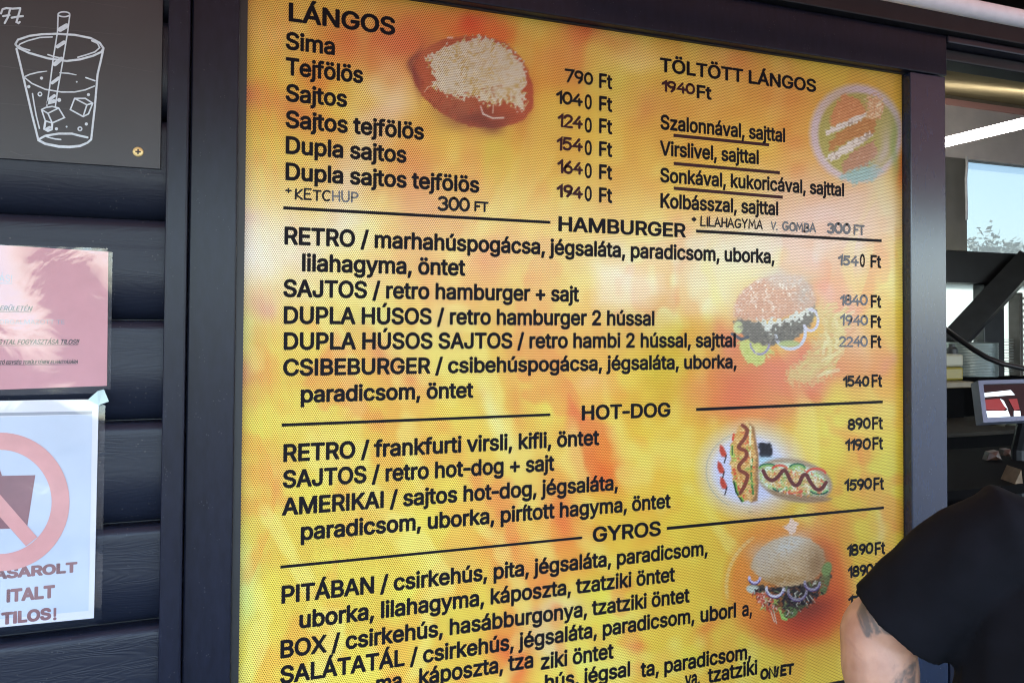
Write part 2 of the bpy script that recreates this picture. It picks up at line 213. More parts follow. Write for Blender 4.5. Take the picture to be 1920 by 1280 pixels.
'p':(424,'53,-143 53,379 112,379 112,319 118,319 136,345 158,364 172,374 189,380 206,383 233,384 260,382 287,374 313,361 332,345 354,320 370,292 382,260 388,222 390,194 388,156 382,117 370,85 355,57 334,32 307,12 288,3 261,-6 233,-8 207,-7 190,-4 175,3 149,20 138,31 120,57 114,59 114,-143;218,47 243,49 262,55 279,66 295,81 306,97 320,127 327,162 328,183 327,216 323,240 308,279 298,295 280,311 262,322 244,328 223,330 197,328 178,322 161,312 146,297 134,282 122,253 114,217 113,195 114,161 118,137 125,115 142,85 162,65 179,55 197,49'),
'r':(259,'53,0 53,379 112,379 112,321 115,321 124,339 134,351 152,367 171,377 194,384 211,385 243,384 243,322 205,326 172,320 159,315 146,306 134,294 124,281 116,257 114,241 114,0'),
's':(365,'176,-8 156,-7 115,2 93,12 79,22 60,40 50,54 41,73 36,94 94,107 101,87 110,73 124,60 141,52 159,47 179,45 207,47 227,53 240,60 258,75 265,88 268,102 262,125 252,138 243,144 231,150 148,170 118,180 92,192 70,210 58,228 50,251 47,272 48,292 55,314 65,332 95,360 132,376 160,383 213,383 234,379 253,372 271,363 286,352 299,339 309,324 318,307 324,290 268,277 254,304 242,317 229,324 207,332 190,333 169,332 146,326 132,318 118,304 111,292 109,279 110,264 115,253 120,248 137,234 171,223 258,201 287,187 308,169 320,152 328,129 331,109 330,88 323,65 312,47 296,30 281,18 259,6 237,-2 211,-7'),
't':(227,'166,-4 137,-1 113,7 93,20 76,42 68,64 65,91 65,327 6,327 6,379 65,379 65,471 126,471 126,379 204,379 204,327 126,327 126,95 130,71 138,60 144,55 156,51 174,50 202,54 213,3 193,-3'),
'u':(410,'179,-5 157,-3 136,2 115,11 98,22 82,39 69,59 60,83 54,108 53,132 53,379 114,379 114,141 116,117 126,91 136,76 154,61 175,53 204,50 219,51 234,55 262,70 274,83 283,97 292,118 295,131 296,148 296,379 357,379 357,0 298,0 298,69 294,60 278,36 257,17 234,5 210,-3'),
'ú':(410,'179,-5 157,-3 136,2 115,11 98,22 82,39 69,59 60,83 54,108 53,132 53,379 114,379 114,141 116,117 126,91 136,76 154,61 175,53 204,50 219,51 234,55 262,70 274,83 283,97 292,118 295,131 296,148 296,379 357,379 357,0 298,0 298,69 294,60 278,36 257,17 234,5 210,-3;178,429 226,529 294,529 228,429'),
'v':(389,'163,0 17,379 84,378 164,160 195,60 226,160 304,378 371,379 226,1'),
'y':(389,'88,-145 64,-143 47,-139 61,-86 96,-90 112,-86 122,-81 138,-64 144,-54 163,-1 17,379 84,378 164,160 195,60 226,160 304,378 371,379 196,-78 177,-107 153,-128 138,-136 125,-141 110,-144'),
'z':(380,'42,0 42,46 254,320 254,323 48,323 48,379 333,379 333,331 129,64 126,60 126,56 339,56 339,0'),
'0':(453,'225,-7 190,-3 158,7 130,24 104,49 85,77 69,113 57,154 50,201 48,260 50,307 57,354 69,395 84,429 104,458 130,484 159,502 190,512 229,516 263,512 295,502 323,484 342,467 349,460 368,431 384,395 396,354 403,307 405,248 403,201 396,154 383,110 368,77 352,53 323,24 295,7 264,-3;224,50 250,52 271,60 288,72 306,92 320,117 330,145 338,175 344,249 342,297 338,333 330,364 320,393 304,419 288,436 277,445 270,450 250,457 229,460 203,457 182,449 165,436 146,414 132,387 122,364 117,341 111,297 109,259 111,211 115,175 124,142 134,117 145,95 165,72 182,60 203,52'),
'1':(453,'76,0 76,55 212,55 212,448 209,448 86,358 86,427 198,509 276,509 276,55 391,55 391,0'),
'2':(453,'64,0 64,47 282,282 300,308 312,328 316,342 320,367 319,390 315,405 308,419 293,436 274,448 260,454 222,460 191,455 174,448 160,439 147,426 132,397 128,382 127,362 66,362 68,392 75,418 84,439 100,462 121,482 143,496 169,508 195,513 227,516 255,513 280,508 305,498 328,482 348,463 361,445 372,423 379,399 381,368 378,338 372,319 363,299 336,259 267,180 153,60 153,57 389,57 389,0'),
'3':(453,'214,-7 187,-5 147,5 108,22 90,36 70,57 56,80 48,104 44,132 109,132 112,115 118,100 125,88 139,74 150,66 165,59 199,51 240,51 274,60 291,69 315,93 323,108 328,124 328,164 316,196 303,214 275,234 253,242 230,246 204,248 157,248 157,299 288,448 288,452 70,452 70,509 372,509 372,461 222,290 249,290 277,286 307,276 333,262 356,242 371,222 383,198 391,174 393,143 390,115 384,91 370,66 356,47 333,27 309,12 280,2 252,-5'),
'4':(453,'282,0 282,105 40,105 40,159 247,509 311,509 110,167 109,163 282,163 282,318 343,318 343,163 413,163 413,105 343,105 343,0'),
'5':(453,'218,-7 191,-5 163,2 140,11 118,25 102,38 83,60 70,83 63,105 60,130 122,130 127,109 137,90 161,67 174,60 195,52 217,50 242,51 259,56 280,66 289,74 304,89 314,104 322,123 326,140 328,160 326,184 314,220 303,237 288,252 275,262 252,272 220,277 200,276 183,273 153,262 139,255 128,246 67,253 96,509 366,509 366,452 151,452 134,301 136,301 148,311 175,324 193,330 211,333 232,334 253,332 274,328 293,322 313,311 330,299 358,269 370,251 380,230 386,211 390,188 391,161 389,140 382,103 369,76 352,52 332,32 309,15 285,4 254,-4'),
'6':(453,'224,-7 195,-4 169,2 145,14 120,30 100,51 84,74 72,102 66,134 64,158 65,188 70,211 81,242 94,269 110,300 251,508 252,509 322,509 176,296 185,302 210,312 232,314 261,312 290,306 315,296 337,280 355,262 370,240 380,214 388,183 389,153 387,126 379,98 368,73 352,50 332,29 310,14 283,2 258,-4;224,48 246,50 263,55 279,63 291,72 304,86 315,103 322,120 326,142 326,173 322,195 314,213 304,228 291,242 279,251 263,259 240,264 206,264 174,252 147,228 138,214 126,180 126,137 138,103 148,86 163,70 190,55 206,50'),
'7':(453,'97,0 310,421 323,448 323,452 62,452 62,509 391,509 391,449 166,1'),
'8':(453,'222,-7 192,-5 160,2 137,10 113,24 94,39 74,62 62,84 54,108 52,140 53,157 64,194 86,226 101,241 117,252 134,260 153,265 152,268 129,276 110,288 93,308 80,330 73,353 70,378 73,406 79,429 90,450 104,466 124,485 145,498 171,508 194,514 229,516 256,514 281,508 305,498 328,485 348,467 361,450 373,429 379,406 382,378 379,353 372,330 359,308 342,288 323,276 301,268 300,265 319,260 335,252 351,241 366,226 386,196 394,178 399,157 401,133 398,108 390,83 378,62 364,44 341,25 316,10 288,0 260,-5;221,49 249,50 266,54 284,60 299,68 311,78 323,91 331,106 336,123 337,141 335,158 330,173 322,189 316,198 303,210 283,223 264,230 248,234 205,234 188,230 169,223 149,210 136,198 130,189 122,173 117,158 115,137 118,118 122,103 129,91 136,82 152,69 167,60 204,50;222,290 245,291 260,294 287,308 307,330 314,344 318,358 318,393 308,420 288,442 262,454 245,459 207,459 190,454 164,442 152,431 145,420 138,407 134,393 133,372 134,356 138,344 145,330 152,320 165,308 179,300 195,294'),
'9':(453,'130,0 276,213 256,202 233,195 192,196 161,203 137,214 117,228 97,248 86,264 72,295 66,320 64,355 66,383 72,410 85,436 101,459 110,469 121,480 143,494 168,506 195,513 224,516 257,513 284,506 310,494 332,479 352,458 370,431 380,407 388,374 389,344 387,321 382,296 374,271 361,244 340,207 201,1 200,0;224,243 242,244 262,248 279,257 291,266 305,280 314,294 322,313 326,335 326,366 322,389 305,422 279,446 263,454 240,460 206,459 190,454 174,446 162,437 147,422 138,406 130,389 125,354 126,334 130,314 138,296 147,281 162,266 176,256 206,245'),
',':(188,'38,-119 68,71 137,71 84,-119'),
'/':(249,'14,-76 178,532 178,533 235,533 72,-75 71,-76'),
'+':(453,'198,34 198,172 61,172 61,226 198,226 198,364 255,364 255,226 391,226 391,172 255,172 255,34'),
'-':(293,'35,188 35,244 258,244 258,188'),
'!':(196,'95,-4 86,-3 75,1 58,18 52,40 54,51 58,64 75,80 89,86 110,85 121,80 138,64 142,50 142,29 138,18 121,1 110,-3;67,160 63,509 132,509 128,160'),
'.':(188,'92,-4 83,-3 73,1 55,18 51,29 50,44 54,63 65,75 73,81 81,84 96,87 117,82 130,71 140,53 141,38 140,29 136,21 126,7 118,1 107,-3'),
'(':(273,'177,-96 151,-48 132,-7 110,56 99,105 92,154 89,203 90,246 94,284 100,322 118,402 144,476 159,508 177,539 236,539 204,465 179,391 168,350 161,314 156,274 152,243 151,200 155,144 167,82 188,14 218,-56 236,-96'),
'Ü':(517,'254,-8 219,-6 189,1 150,18 126,33 102,57 85,80 71,108 63,139 60,171 60,509 124,509 124,175 126,154 133,130 141,113 152,96 169,80 187,68 208,59 231,53 265,52 286,53 308,58 331,68 349,80 364,95 378,114 390,152 393,175 393,509 457,509 457,170 454,139 446,108 433,80 416,57 391,33 363,15 331,2 300,-6;186,572 167,577 156,586 148,600 146,613 152,632 160,642 167,648 188,653 206,648 218,639 226,623 227,610 222,593 214,582 206,576;330,572 311,577 300,586 292,600 290,613 296,632 304,642 311,648 332,653 351,648 362,637 370,623 371,610 366,592 355,580 347,576'),
'Ó':(533,'264,-7 224,-3 186,7 148,26 121,48 92,79 70,115 53,157 44,202 40,257 44,306 53,352 70,393 92,429 121,461 154,486 186,501 224,512 269,516 306,512 319,510 348,501 384,484 413,461 442,429 464,392 480,351 490,306 493,250 490,202 480,158 464,116 442,79 413,48 386,26 348,7 310,-3;264,53 297,55 324,63 349,76 358,83 370,92 392,116 408,145 420,177 428,212 430,249 428,296 420,331 408,364 392,392 370,417 349,433 330,443 323,446 297,453 269,456 236,453 210,445 184,433 158,412 142,392 125,364 114,335 106,296 103,257 106,212 113,176 124,145 142,117 163,92 184,76 210,63 236,55;240,558 288,659 356,659 290,558'),
' ':(188,'')}
G20={'A':(480,'16,-26 6,-24 -4,-16 -10,-5 -9,7 176,518 185,529 196,534 276,535 286,533 292,529 300,518 486,15 489,0 487,-10 477,-22 463,-26 395,-26 385,-24 379,-20 370,-9 326,116 153,116 110,-9 106,-16 98,-22 90,-26;192,225 287,225 239,366'),
'Á':(480,'16,-26 6,-24 -4,-16 -10,-5 -9,7 176,518 187,530 194,534 201,535 193,542 188,551 188,563 190,572 234,666 244,679 250,683 260,685 329,685 339,683 345,679 353,669 355,659 353,649 286,545 275,535 289,532 296,525 300,518 486,15 489,0 487,-10 477,-22 463,-26 395,-26 385,-24 379,-20 370,-9 326,116 153,116 110,-9 106,-16 98,-22 90,-26;192,225 287,225 239,366'),
'B':(456,'60,-26 50,-24 44,-20 36,-10 34,0 34,509 38,522 47,532 60,535 245,535 280,532 308,527 342,514 365,498 375,489 388,476 402,457 414,433 422,404 424,377 424,358 422,347 416,323 410,307 400,292 390,281 376,268 393,256 412,235 428,208 438,183 442,167 444,139 442,109 434,78 422,54 408,33 383,10 353,-6 320,-18 290,-24 251,-26;151,83 248,83 277,86 299,91 314,100 322,111 327,120 329,141 326,159 314,179 304,188 280,200 250,205 151,205;151,311 240,311 266,315 287,325 296,332 301,340 310,360 310,372 308,386 303,400 294,411 284,418 265,424 242,426 151,426'),
'C':(510,'264,-33 219,-28 176,-17 131,6 104,28 72,62 48,102 28,150 18,197 14,257 18,311 28,359 48,406 72,446 105,481 135,506 144,510 176,525 217,537 270,542 323,536 355,526 371,520 396,508 423,488 455,455 479,415 492,381 498,354 498,341 496,335 489,328 478,322 403,322 394,326 386,335 378,359 367,381 360,391 339,409 319,420 296,428 265,430 242,428 219,421 198,410 178,394 162,376 150,355 138,325 132,291 129,257 132,217 138,184 148,157 162,132 180,112 198,98 219,88 245,81 280,80 296,82 319,88 331,94 351,108 366,126 374,140 386,173 392,180 398,184 408,186 478,186 486,182 493,176 497,170 499,159 492,129 484,103 470,78 456,56 442,39 419,18 396,2 378,-8 345,-21 323,-28 299,-32'),
'D':(502,'60,-26 50,-24 44,-20 36,-10 34,0 34,509 38,522 47,532 60,535 228,535 279,530 315,522 328,518 366,500 400,476 434,441 458,400 475,355 484,312 488,258 488,246 484,199 475,156 456,106 431,66 399,33 364,8 318,-12 274,-22 223,-26;151,83 218,83 250,86 281,93 306,104 325,118 342,137 356,161 365,188 372,221 373,250 372,289 365,322 356,350 343,373 326,392 308,405 284,416 254,424 224,426 151,426'),
'E':(418,'60,-26 50,-24 44,-20 36,-10 34,0 34,509 38,522 47,532 60,535 372,535 385,532 394,523 398,514 398,452 394,438 382,428 372,426 151,426 151,312 360,312 368,308 375,302 379,296 381,286 380,224 375,213 365,205 355,203 151,203 151,83 375,83 385,81 395,73 400,62 401,0 398,-13 388,-22 375,-26'),
'F':(410,'60,-26 50,-24 44,-20 36,-10 34,0 34,509 38,522 47,532 60,535 369,535 382,532 390,523 394,514 395,452 390,438 379,428 369,426 151,426 151,304 346,304 356,302 366,294 372,283 372,221 368,208 359,198 346,195 151,195 151,0 149,-10 141,-20 130,-26'),
'G':(520,'266,-33 219,-28 175,-17 130,6 103,28 71,62 44,107 28,151 18,197 14,250 18,311 28,358 44,402 71,446 103,481 136,506 174,525 215,537 263,542 304,538 350,528 397,506 420,489 456,453 472,429 484,404 494,379 500,355 500,344 494,333 487,326 479,324 403,324 394,328 386,335 372,367 358,390 340,407 319,420 293,428 263,430 241,428 220,422 197,410 179,396 164,379 150,356 138,325 132,291 129,257 132,217 138,184 148,157 162,132 180,112 199,98 220,87 242,82 267,79 292,80 315,86 337,97 349,106 362,118 374,136 382,153 386,173 278,174 269,178 260,186 257,199 258,261 263,272 273,280 283,282 483,282 491,278 498,272 502,266 504,256 504,197 500,154 489,111 474,78 452,47 423,18 386,-6 350,-20 314,-30'),
'H':(517,'60,-26 50,-24 44,-20 36,-10 34,0 34,509 38,523 46,530 55,534 125,535 138,532 148,522 151,509 151,315 366,315 366,509 368,519 376,529 387,534 457,535 471,530 480,522 483,509 483,0 478,-14 471,-22 462,-26 392,-26 379,-22 370,-13 366,0 366,206 151,206 151,0 149,-10 141,-20 130,-26'),
'I':(185,'60,-26 50,-24 44,-20 36,-10 34,0 34,514 40,525 47,532 55,534 130,534 138,532 145,525 149,519 151,509 150,-5 145,-16 138,-22 130,-26'),
'J':(396,'183,-33 138,-28 97,-14 64,9 54,18 30,50 13,93 7,143 8,180 10,186 17,193 28,198 98,199 108,197 118,189 123,180 126,122 132,105 142,91 151,84 164,79 186,76 202,78 213,82 230,93 238,105 244,122 246,143 247,516 250,522 256,529 267,534 343,534 349,532 356,525 360,519 362,509 362,142 357,93 340,50 316,19 305,9 276,-12 242,-24 230,-28'),
'K':(467,'60,-26 50,-24 44,-20 36,-10 34,0 34,509 38,523 46,530 55,534 125,535 138,532 148,522 151,509 151,316 350,530 364,535 448,535 462,530 470,523 474,514 473,502 468,492 276,286 472,13 475,0 470,-14 462,-22 449,-26 372,-26 362,-24 356,-20 348,-11 195,204 151,157 151,0 148,-13 139,-22 130,-26'),
'L':(393,'60,-26 50,-24 44,-20 36,-10 34,0 34,514 40,525 47,532 55,534 130,534 138,532 145,525 149,519 151,509 151,83 361,83 371,81 381,73 386,62 386,-5 384,-13 377,-20 371,-24 361,-26'),
'M':(628,'60,-26 50,-24 44,-20 36,-10 34,0 34,509 36,519 40,525 50,533 60,535 152,535 165,532 174,523 299,203 315,158 328,196 454,523 463,532 476,535 568,535 578,533 584,529 592,519 594,509 594,0 592,-10 588,-16 581,-22 573,-26 504,-26 490,-22 480,-10 478,0 478,276 366,-9 356,-22 342,-26 281,-26 272,-22 263,-12 148,276 147,-7 144,-13 138,-20 127,-26'),
'N':(523,'60,-26 50,-24 44,-20 36,-10 34,0 34,509 36,519 40,525 47,532 55,534 136,535 149,532 157,524 373,184 374,516 376,522 383,529 394,534 463,535 473,533 479,529 487,519 489,509 489,0 487,-10 483,-16 476,-22 468,-26 387,-26 374,-22 366,-15 178,278 150,326 150,-7 148,-13 141,-20 130,-26'),
'O':(533,'264,-33 219,-28 176,-17 131,6 104,28 72,62 48,102 28,150 18,197 14,257 18,311 28,359 48,406 72,446 105,481 135,506 144,510 176,525 217,537 269,542 317,537 358,525 390,510 399,506 429,481 462,446 488,402 506,358 516,311 519,250 516,197 503,144 486,102 464,64 440,37 430,28 399,4 358,-17 315,-28;264,79 291,80 314,87 342,103 353,112 371,131 385,156 395,183 402,218 404,249 402,290 395,325 385,353 371,377 353,397 330,414 314,422 292,428 269,430 242,428 220,421 203,414 180,397 164,379 148,352 138,325 132,291 129,257 132,217 138,183 149,154 164,130 180,112 198,98 220,87 242,80'),
'Ö':(533,'264,-33 219,-28 176,-17 131,6 104,28 72,62 48,102 28,150 18,197 14,257 18,311 28,359 48,406 72,446 105,481 135,506 144,510 176,525 217,537 269,542 317,537 358,525 390,510 399,506 429,481 462,446 488,402 506,358 516,311 519,250 516,197 503,144 486,102 464,64 440,37 430,28 399,4 358,-17 315,-28;264,79 291,80 314,87 342,103 353,112 371,131 385,156 395,183 402,218 404,249 402,290 395,325 385,353 371,377 353,397 330,414 314,422 292,428 269,430 242,428 220,421 203,414 180,397 164,379 148,352 138,325 132,291 129,257 132,217 138,183 149,154 164,130 180,112 198,98 220,87 242,80;194,546 165,553 158,557 144,571 138,579 132,590 129,614 131,630 138,646 154,664 165,672 179,676 196,679 224,672 238,663 246,656 252,646 258,635 262,611 260,596 254,583 246,569 238,562 224,552 212,548;338,546 325,548 309,553 288,569 282,579 276,590 272,613 275,630 280,642 295,662 309,672 325,677 340,679 368,672 382,663 390,656 396,646 402,635 405,610 404,597 398,583 390,569 382,562 368,552 356,548'),
'P':(444,'60,-26 50,-24 44,-20 36,-10 34,0 34,509 38,522 47,532 60,535 238,535 278,532 309,525 345,510 373,491 395,469 414,439 427,404 434,373 435,351 434,322 426,285 412,252 395,226 371,202 345,184 315,171 267,162 151,160 151,0 149,-10 141,-20 130,-26;151,268 236,268 253,270 272,273 295,286 303,294 310,306 318,333 317,365 310,390 304,400 285,416 255,425 151,426'),
'R':(449,'60,-26 50,-24 44,-20 36,-10 34,0 34,509 38,522 47,532 60,535 239,535 279,532 308,526 346,512 373,493 398,468 412,446 424,421 432,387 435,355 434,327 427,292 422,280 412,258 397,235 373,212 350,197 452,10 454,0 450,-13 441,-22 428,-26 353,-26 340,-22 332,-16 328,-9 232,172 151,172 151,0 149,-10 141,-20 130,-26;151,281 257,282 276,286 298,297 310,311 318,338 318,369 312,390 305,402 287,416 256,425 151,426'),
'S':(446,'220,-35 182,-32 140,-23 119,-16 89,0 67,18 42,45 26,74 16,104 12,137 14,147 18,153 25,160 31,162 111,162 120,157 126,150 137,114 143,105 152,96 162,89 176,83 192,78 209,76 245,76 276,84 299,98 314,117 319,129 319,147 316,157 306,168 284,182 239,197 168,217 136,228 99,246 71,268 46,298 30,338 26,370 29,408 40,439 54,463 69,481 98,506 129,522 158,533 189,540 231,542 265,540 302,531 330,520 355,506 374,490 398,464 414,436 424,406 427,380 425,368 417,358 406,352 330,353 323,356 316,364 312,372 307,393 300,404 287,416 263,427 250,430 223,433 192,429 177,424 157,412 145,395 142,386 141,375 145,358 158,344 180,332 220,318 272,304 322,288 357,270 376,258 404,230 420,207 432,167 434,136 432,106 421,73 408,51 392,28 366,5 332,-14 300,-26 267,-32'),
'T':(448,'193,-26 183,-24 177,-20 169,-10 167,0 167,426 32,426 19,430 10,438 6,447 6,509 8,519 18,530 32,535 417,535 427,533 438,523 443,509 442,447 438,438 431,430 417,426 283,426 282,-5 277,-16 270,-22 262,-26'),
'U':(517,'254,-34 214,-32 184,-24 137,-5 109,13 82,40 62,67 47,98 38,134 34,171 34,509 36,519 46,530 60,535 129,534 138,530 146,522 150,509 150,175 152,156 157,140 164,124 172,112 185,100 198,92 218,83 234,79 265,78 283,79 301,84 320,92 333,100 344,111 354,125 366,159 367,175 367,509 369,519 377,529 388,534 457,535 467,533 478,523 483,509 483,170 480,134 470,98 456,67 436,40 408,13 376,-8 338,-24 305,-31'),
'Ú':(517,'254,-34 214,-32 184,-24 137,-5 109,13 82,40 62,67 47,98 38,134 34,171 34,509 36,519 46,530 60,535 129,534 138,530 146,522 150,509 150,175 152,156 157,140 164,124 172,112 185,100 198,92 218,83 234,79 265,78 283,79 301,84 320,92 333,100 344,111 354,125 366,159 367,175 367,509 369,519 377,529 388,534 457,535 467,533 478,523 483,509 483,170 480,134 470,98 456,67 436,40 408,13 376,-8 338,-24 305,-31;232,532 222,534 212,542 207,551 206,563 260,675 270,683 280,685 348,685 358,683 364,679 370,672 373,666 374,659 372,649 303,543 295,536 287,532'),
'V':(480,'204,-26 197,-25 190,-22 180,-9 -7,496 -10,509 -8,519 2,530 16,535 89,534 98,530 107,521 216,215 241,142 372,521 381,530 390,534 463,535 473,533 479,529 487,519 489,509 488,502 302,-9 294,-20 283,-26'),
'X':(474,'18,-26 5,-22 -4,-13 -8,0 -4,13 168,261 6,496 3,509 5,519 9,525 19,533 29,535 104,535 118,530 131,516 226,374 238,355 278,416 350,520 358,529 364,533 374,535 446,535 456,533 462,529 468,522 472,514 472,504 468,496 307,263 478,13 482,0 480,-10 476,-16 466,-24 456,-26 382,-26 372,-24 366,-20 358,-11 272,113 237,166 202,113 107,-20 101,-24 91,-26'),
'Y':(472,'203,-26 193,-24 187,-20 180,-13 178,-5 177,201 -6,496 -10,509 -8,519 2,530 16,535 91,535 101,533 107,529 114,521 236,320 262,365 358,521 365,529 371,533 381,535 455,535 465,533 471,529 479,519 481,509 478,496 294,201 294,0 292,-10 284,-20 273,-26'),
'Z':(438,'42,-26 32,-24 26,-20 20,-13 17,-7 16,46 20,59 270,426 40,426 30,428 20,436 14,447 14,509 18,522 27,532 40,535 397,535 410,532 418,523 422,514 423,462 420,449 194,119 168,83 399,83 409,81 419,73 424,62 425,0 422,-13 412,-22 399,-26'),
'É':(418,'60,-26 50,-24 44,-20 36,-10 34,0 34,509 36,519 44,529 55,534 179,535 171,542 167,548 165,558 166,565 218,675 229,683 239,685 307,685 317,683 323,679 331,669 333,659 331,649 264,545 253,535 372,535 385,532 394,523 398,514 398,452 396,442 386,430 372,426 151,426 151,312 355,312 365,310 375,302 380,291 380,222 378,216 371,209 365,205 355,203 151,203 151,83 375,83 385,81 395,73 400,62 401,0 399,-10 389,-22 375,-26'),
'a':(389,'157,-35 112,-29 85,-20 61,-6 38,14 26,32 16,49 6,78 4,110 10,152 20,174 32,189 47,204 65,216 83,224 119,236 172,246 248,256 250,257 250,268 245,283 235,294 220,302 200,305 170,302 160,298 143,288 130,276 123,262 116,254 110,250 99,248 28,268 21,275 17,281 16,296 28,326 42,346 64,368 82,380 105,392 147,406 172,409 196,410 245,404 280,394 315,372 336,348 346,329 356,307 360,284 363,254 362,-5 357,-16 350,-22 342,-26 272,-26 261,-20 252,-8 225,-23 207,-29 183,-33;166,71 184,72 202,76 226,88 240,104 246,118 250,137 250,153 179,142 145,135 124,123 120,119 118,108 118,98 123,87 127,83 140,76 149,73'),
'á':(389,'157,-35 112,-29 85,-20 61,-6 38,14 26,32 16,49 6,78 4,110 10,152 20,174 32,189 47,204 65,216 83,224 119,236 172,246 248,256 250,257 250,268 245,283 235,294 220,302 200,305 170,302 160,298 143,288 130,276 123,262 116,254 110,250 99,248 28,268 21,275 17,281 16,296 30,328 42,346 64,368 82,380 105,392 150,406 142,413 138,419 136,429 137,436 187,541 194,549 200,553 210,555 283,554 292,550 300,542 304,529 302,519 234,416 225,407 245,404 280,394 313,373 334,351 344,333 354,313 360,284 363,254 362,-5 357,-16 350,-22 342,-26 272,-26 261,-20 252,-8 225,-23 207,-29 183,-33;166,71 184,72 202,76 226,88 240,104 246,118 250,137 250,153 179,142 145,135 124,123 120,119 118,108 118,98 123,87 127,83 140,76 149,73'),
'b':(424,'224,-34 202,-32 177,-26 159,-18 138,-4 134,-13 128,-20 122,-24 112,-26 48,-26 37,-20 30,-13 28,-7 27,509 29,519 33,525 40,532 46,534 119,534 128,530 136,522 140,509 140,383 162,398 182,404 206,409 233,410 265,408 297,398 330,381 348,365 374,337 394,302 406,267 414,222 416,184 414,145 406,110 394,75 378,44 350,12 326,-6 307,-16 266,-32;218,73 237,74 251,78 263,86 275,98 284,110 294,134 301,164 302,183 302,208 298,232 292,251 284,269 275,282 252,298 238,302 223,304 203,302 189,298 176,291 162,276 152,259 144,236 139,195 140,163 143,145 149,125 158,108 167,95 188,80 203,74'),
'c':(396,'204,-34 168,-30 134,-21 113,-11 102,-6 79,13 52,41 32,76 18,110 12,144 8,190 12,231 20,272 34,305 50,333 68,352 102,382 134,398 168,408 227,410 262,404 285,396 316,380 335,366 352,350 372,321 387,284 387,270 382,261 371,252 303,236 293,238 287,242 280,250 268,274 265,278 254,290 234,300 207,304 193,303 174,298 162,290 150,279 132,249 124,208 122,184 127,146 132,126 140,110 154,93 173,79 203,72 233,76 255,87 270,103 284,133 294,141 305,143 372,126 384,116 389,102 386,89 375,62 362,41 352,28 321,0 298,-14 267,-26 247,-31'),
'd':(424,'192,-34 157,-31 127,-21 98,-6 75,12 48,44 30,75 20,103 10,145 8,185 10,222 18,267 30,302 50,337 75,364 95,381 127,398 159,408 192,410 219,409 243,404 262,398 285,383 285,509 288,522 297,530 306,534 379,534 385,532 392,525 396,519 398,509 397,-7 394,-13 388,-20 377,-26 313,-26 303,-24 297,-20 290,-13 287,-4 266,-18 242,-28 223,-32;202,73 221,74 235,78 248,86 259,96 270,112 280,139 284,166 286,186 284,212 280,237 276,253 268,269 258,282 237,298 222,302 208,304 187,302 173,298 149,280 140,268 132,249 124,211 122,192 124,167 127,146 134,124 143,106 149,98 161,86 173,78 187,74'),
'e':(404,'209,-34 171,-30 135,-21 104,-6 77,14 68,22 50,43 34,71 20,104 12,144 8,184 10,230 18,264 30,299 51,334 77,362 102,382 123,392 132,397 166,408 201,410 249,406 278,398 298,388 318,376 343,353 354,341 370,318 381,292 392,254 396,228 397,202 397,169 395,159 387,149 376,144 126,143 127,134 133,118 142,103 148,97 163,84 176,78 194,74 223,72 236,74 252,80 272,97 286,121 293,128 301,130 312,130 374,116 381,111 389,101 390,86 380,58 370,40 357,25 335,4 315,-8 293,-20 269,-28 238,-33;128,247 277,247 277,249 274,259 267,271 258,283 248,292 237,298 225,302 203,304 187,302 174,299 160,291 150,283 141,272 133,260'),
'é':(404,'209,-34 171,-30 135,-21 110,-10 77,14 52,41 32,76 18,112 12,144 8,184 10,230 18,264 30,299 48,330 58,341 77,362 102,382 132,397 164,407 157,413 153,419 151,429 152,436 204,545 212,552 220,554 298,554 307,550 316,542 319,529 317,519 250,416 240,407 278,398 298,388 318,376 343,353 354,341 370,318 381,292 390,264 396,233 397,169 395,159 385,148 371,143 126,143 127,134 133,118 141,105 153,92 163,84 176,78 194,74 223,72 236,74 252,80 272,97 283,117 290,125 296,129 306,131 367,118 378,114 385,107 389,101 390,86 382,63 368,38 348,16 315,-8 293,-20 267,-28 238,-33;128,247 277,247 277,249 274,259 267,271 258,283 248,292 237,298 225,302 203,304 187,302 174,299 160,291 150,283 141,272 133,260'),
'f':(253,'81,-26 71,-24 65,-20 57,-10 55,0 55,301 1,302 -7,304 -14,311 -18,317 -20,327 -19,386 -14,395 -7,402 -1,404 55,405 56,458 63,480 76,503 93,522 105,532 126,544 163,554 190,556 230,552 257,542 264,535 268,526 268,513 252,459 243,448 232,442 222,442 210,446 197,448 175,444 170,437 168,430 168,405 228,405 238,403 244,399 250,392 254,384 253,320 250,314 244,307 233,302 168,301 168,0 166,-10 158,-20 147,-26'),
'g':(425,'204,-177 148,-171 105,-156 84,-144 68,-132 36,-97 26,-76 25,-69 27,-59 31,-53 40,-45 91,-17 101,-15 111,-17 117,-21 143,-50 164,-64 176,-68 192,-70 231,-70 250,-64 263,-56 276,-44 283,-26 285,5 261,-8 230,-18 200,-21 169,-20 159,-18 128,-10 100,4 75,22 51,48 32,77 17,116 10,148 8,195 10,235 18,269 30,302 51,337 67,355 95,381 128,398 160,408 193,410 224,408 243,404 262,398 287,382 293,395 300,402 308,404 379,404 385,402 392,395 396,389 398,379 398,-13 396,-46 388,-73 370,-107 349,-130 327,-146 301,-160 271,-170 243,-174;202,85 223,86 237,90 249,96 260,105 276,132 282,147 285,167 286,186 286,212 282,235 269,269 259,282 238,298 222,302 208,304 187,302 174,298 160,290 148,280 138,265 127,234 122,196 124,171 127,151 140,118 151,105 170,92 187,86'),
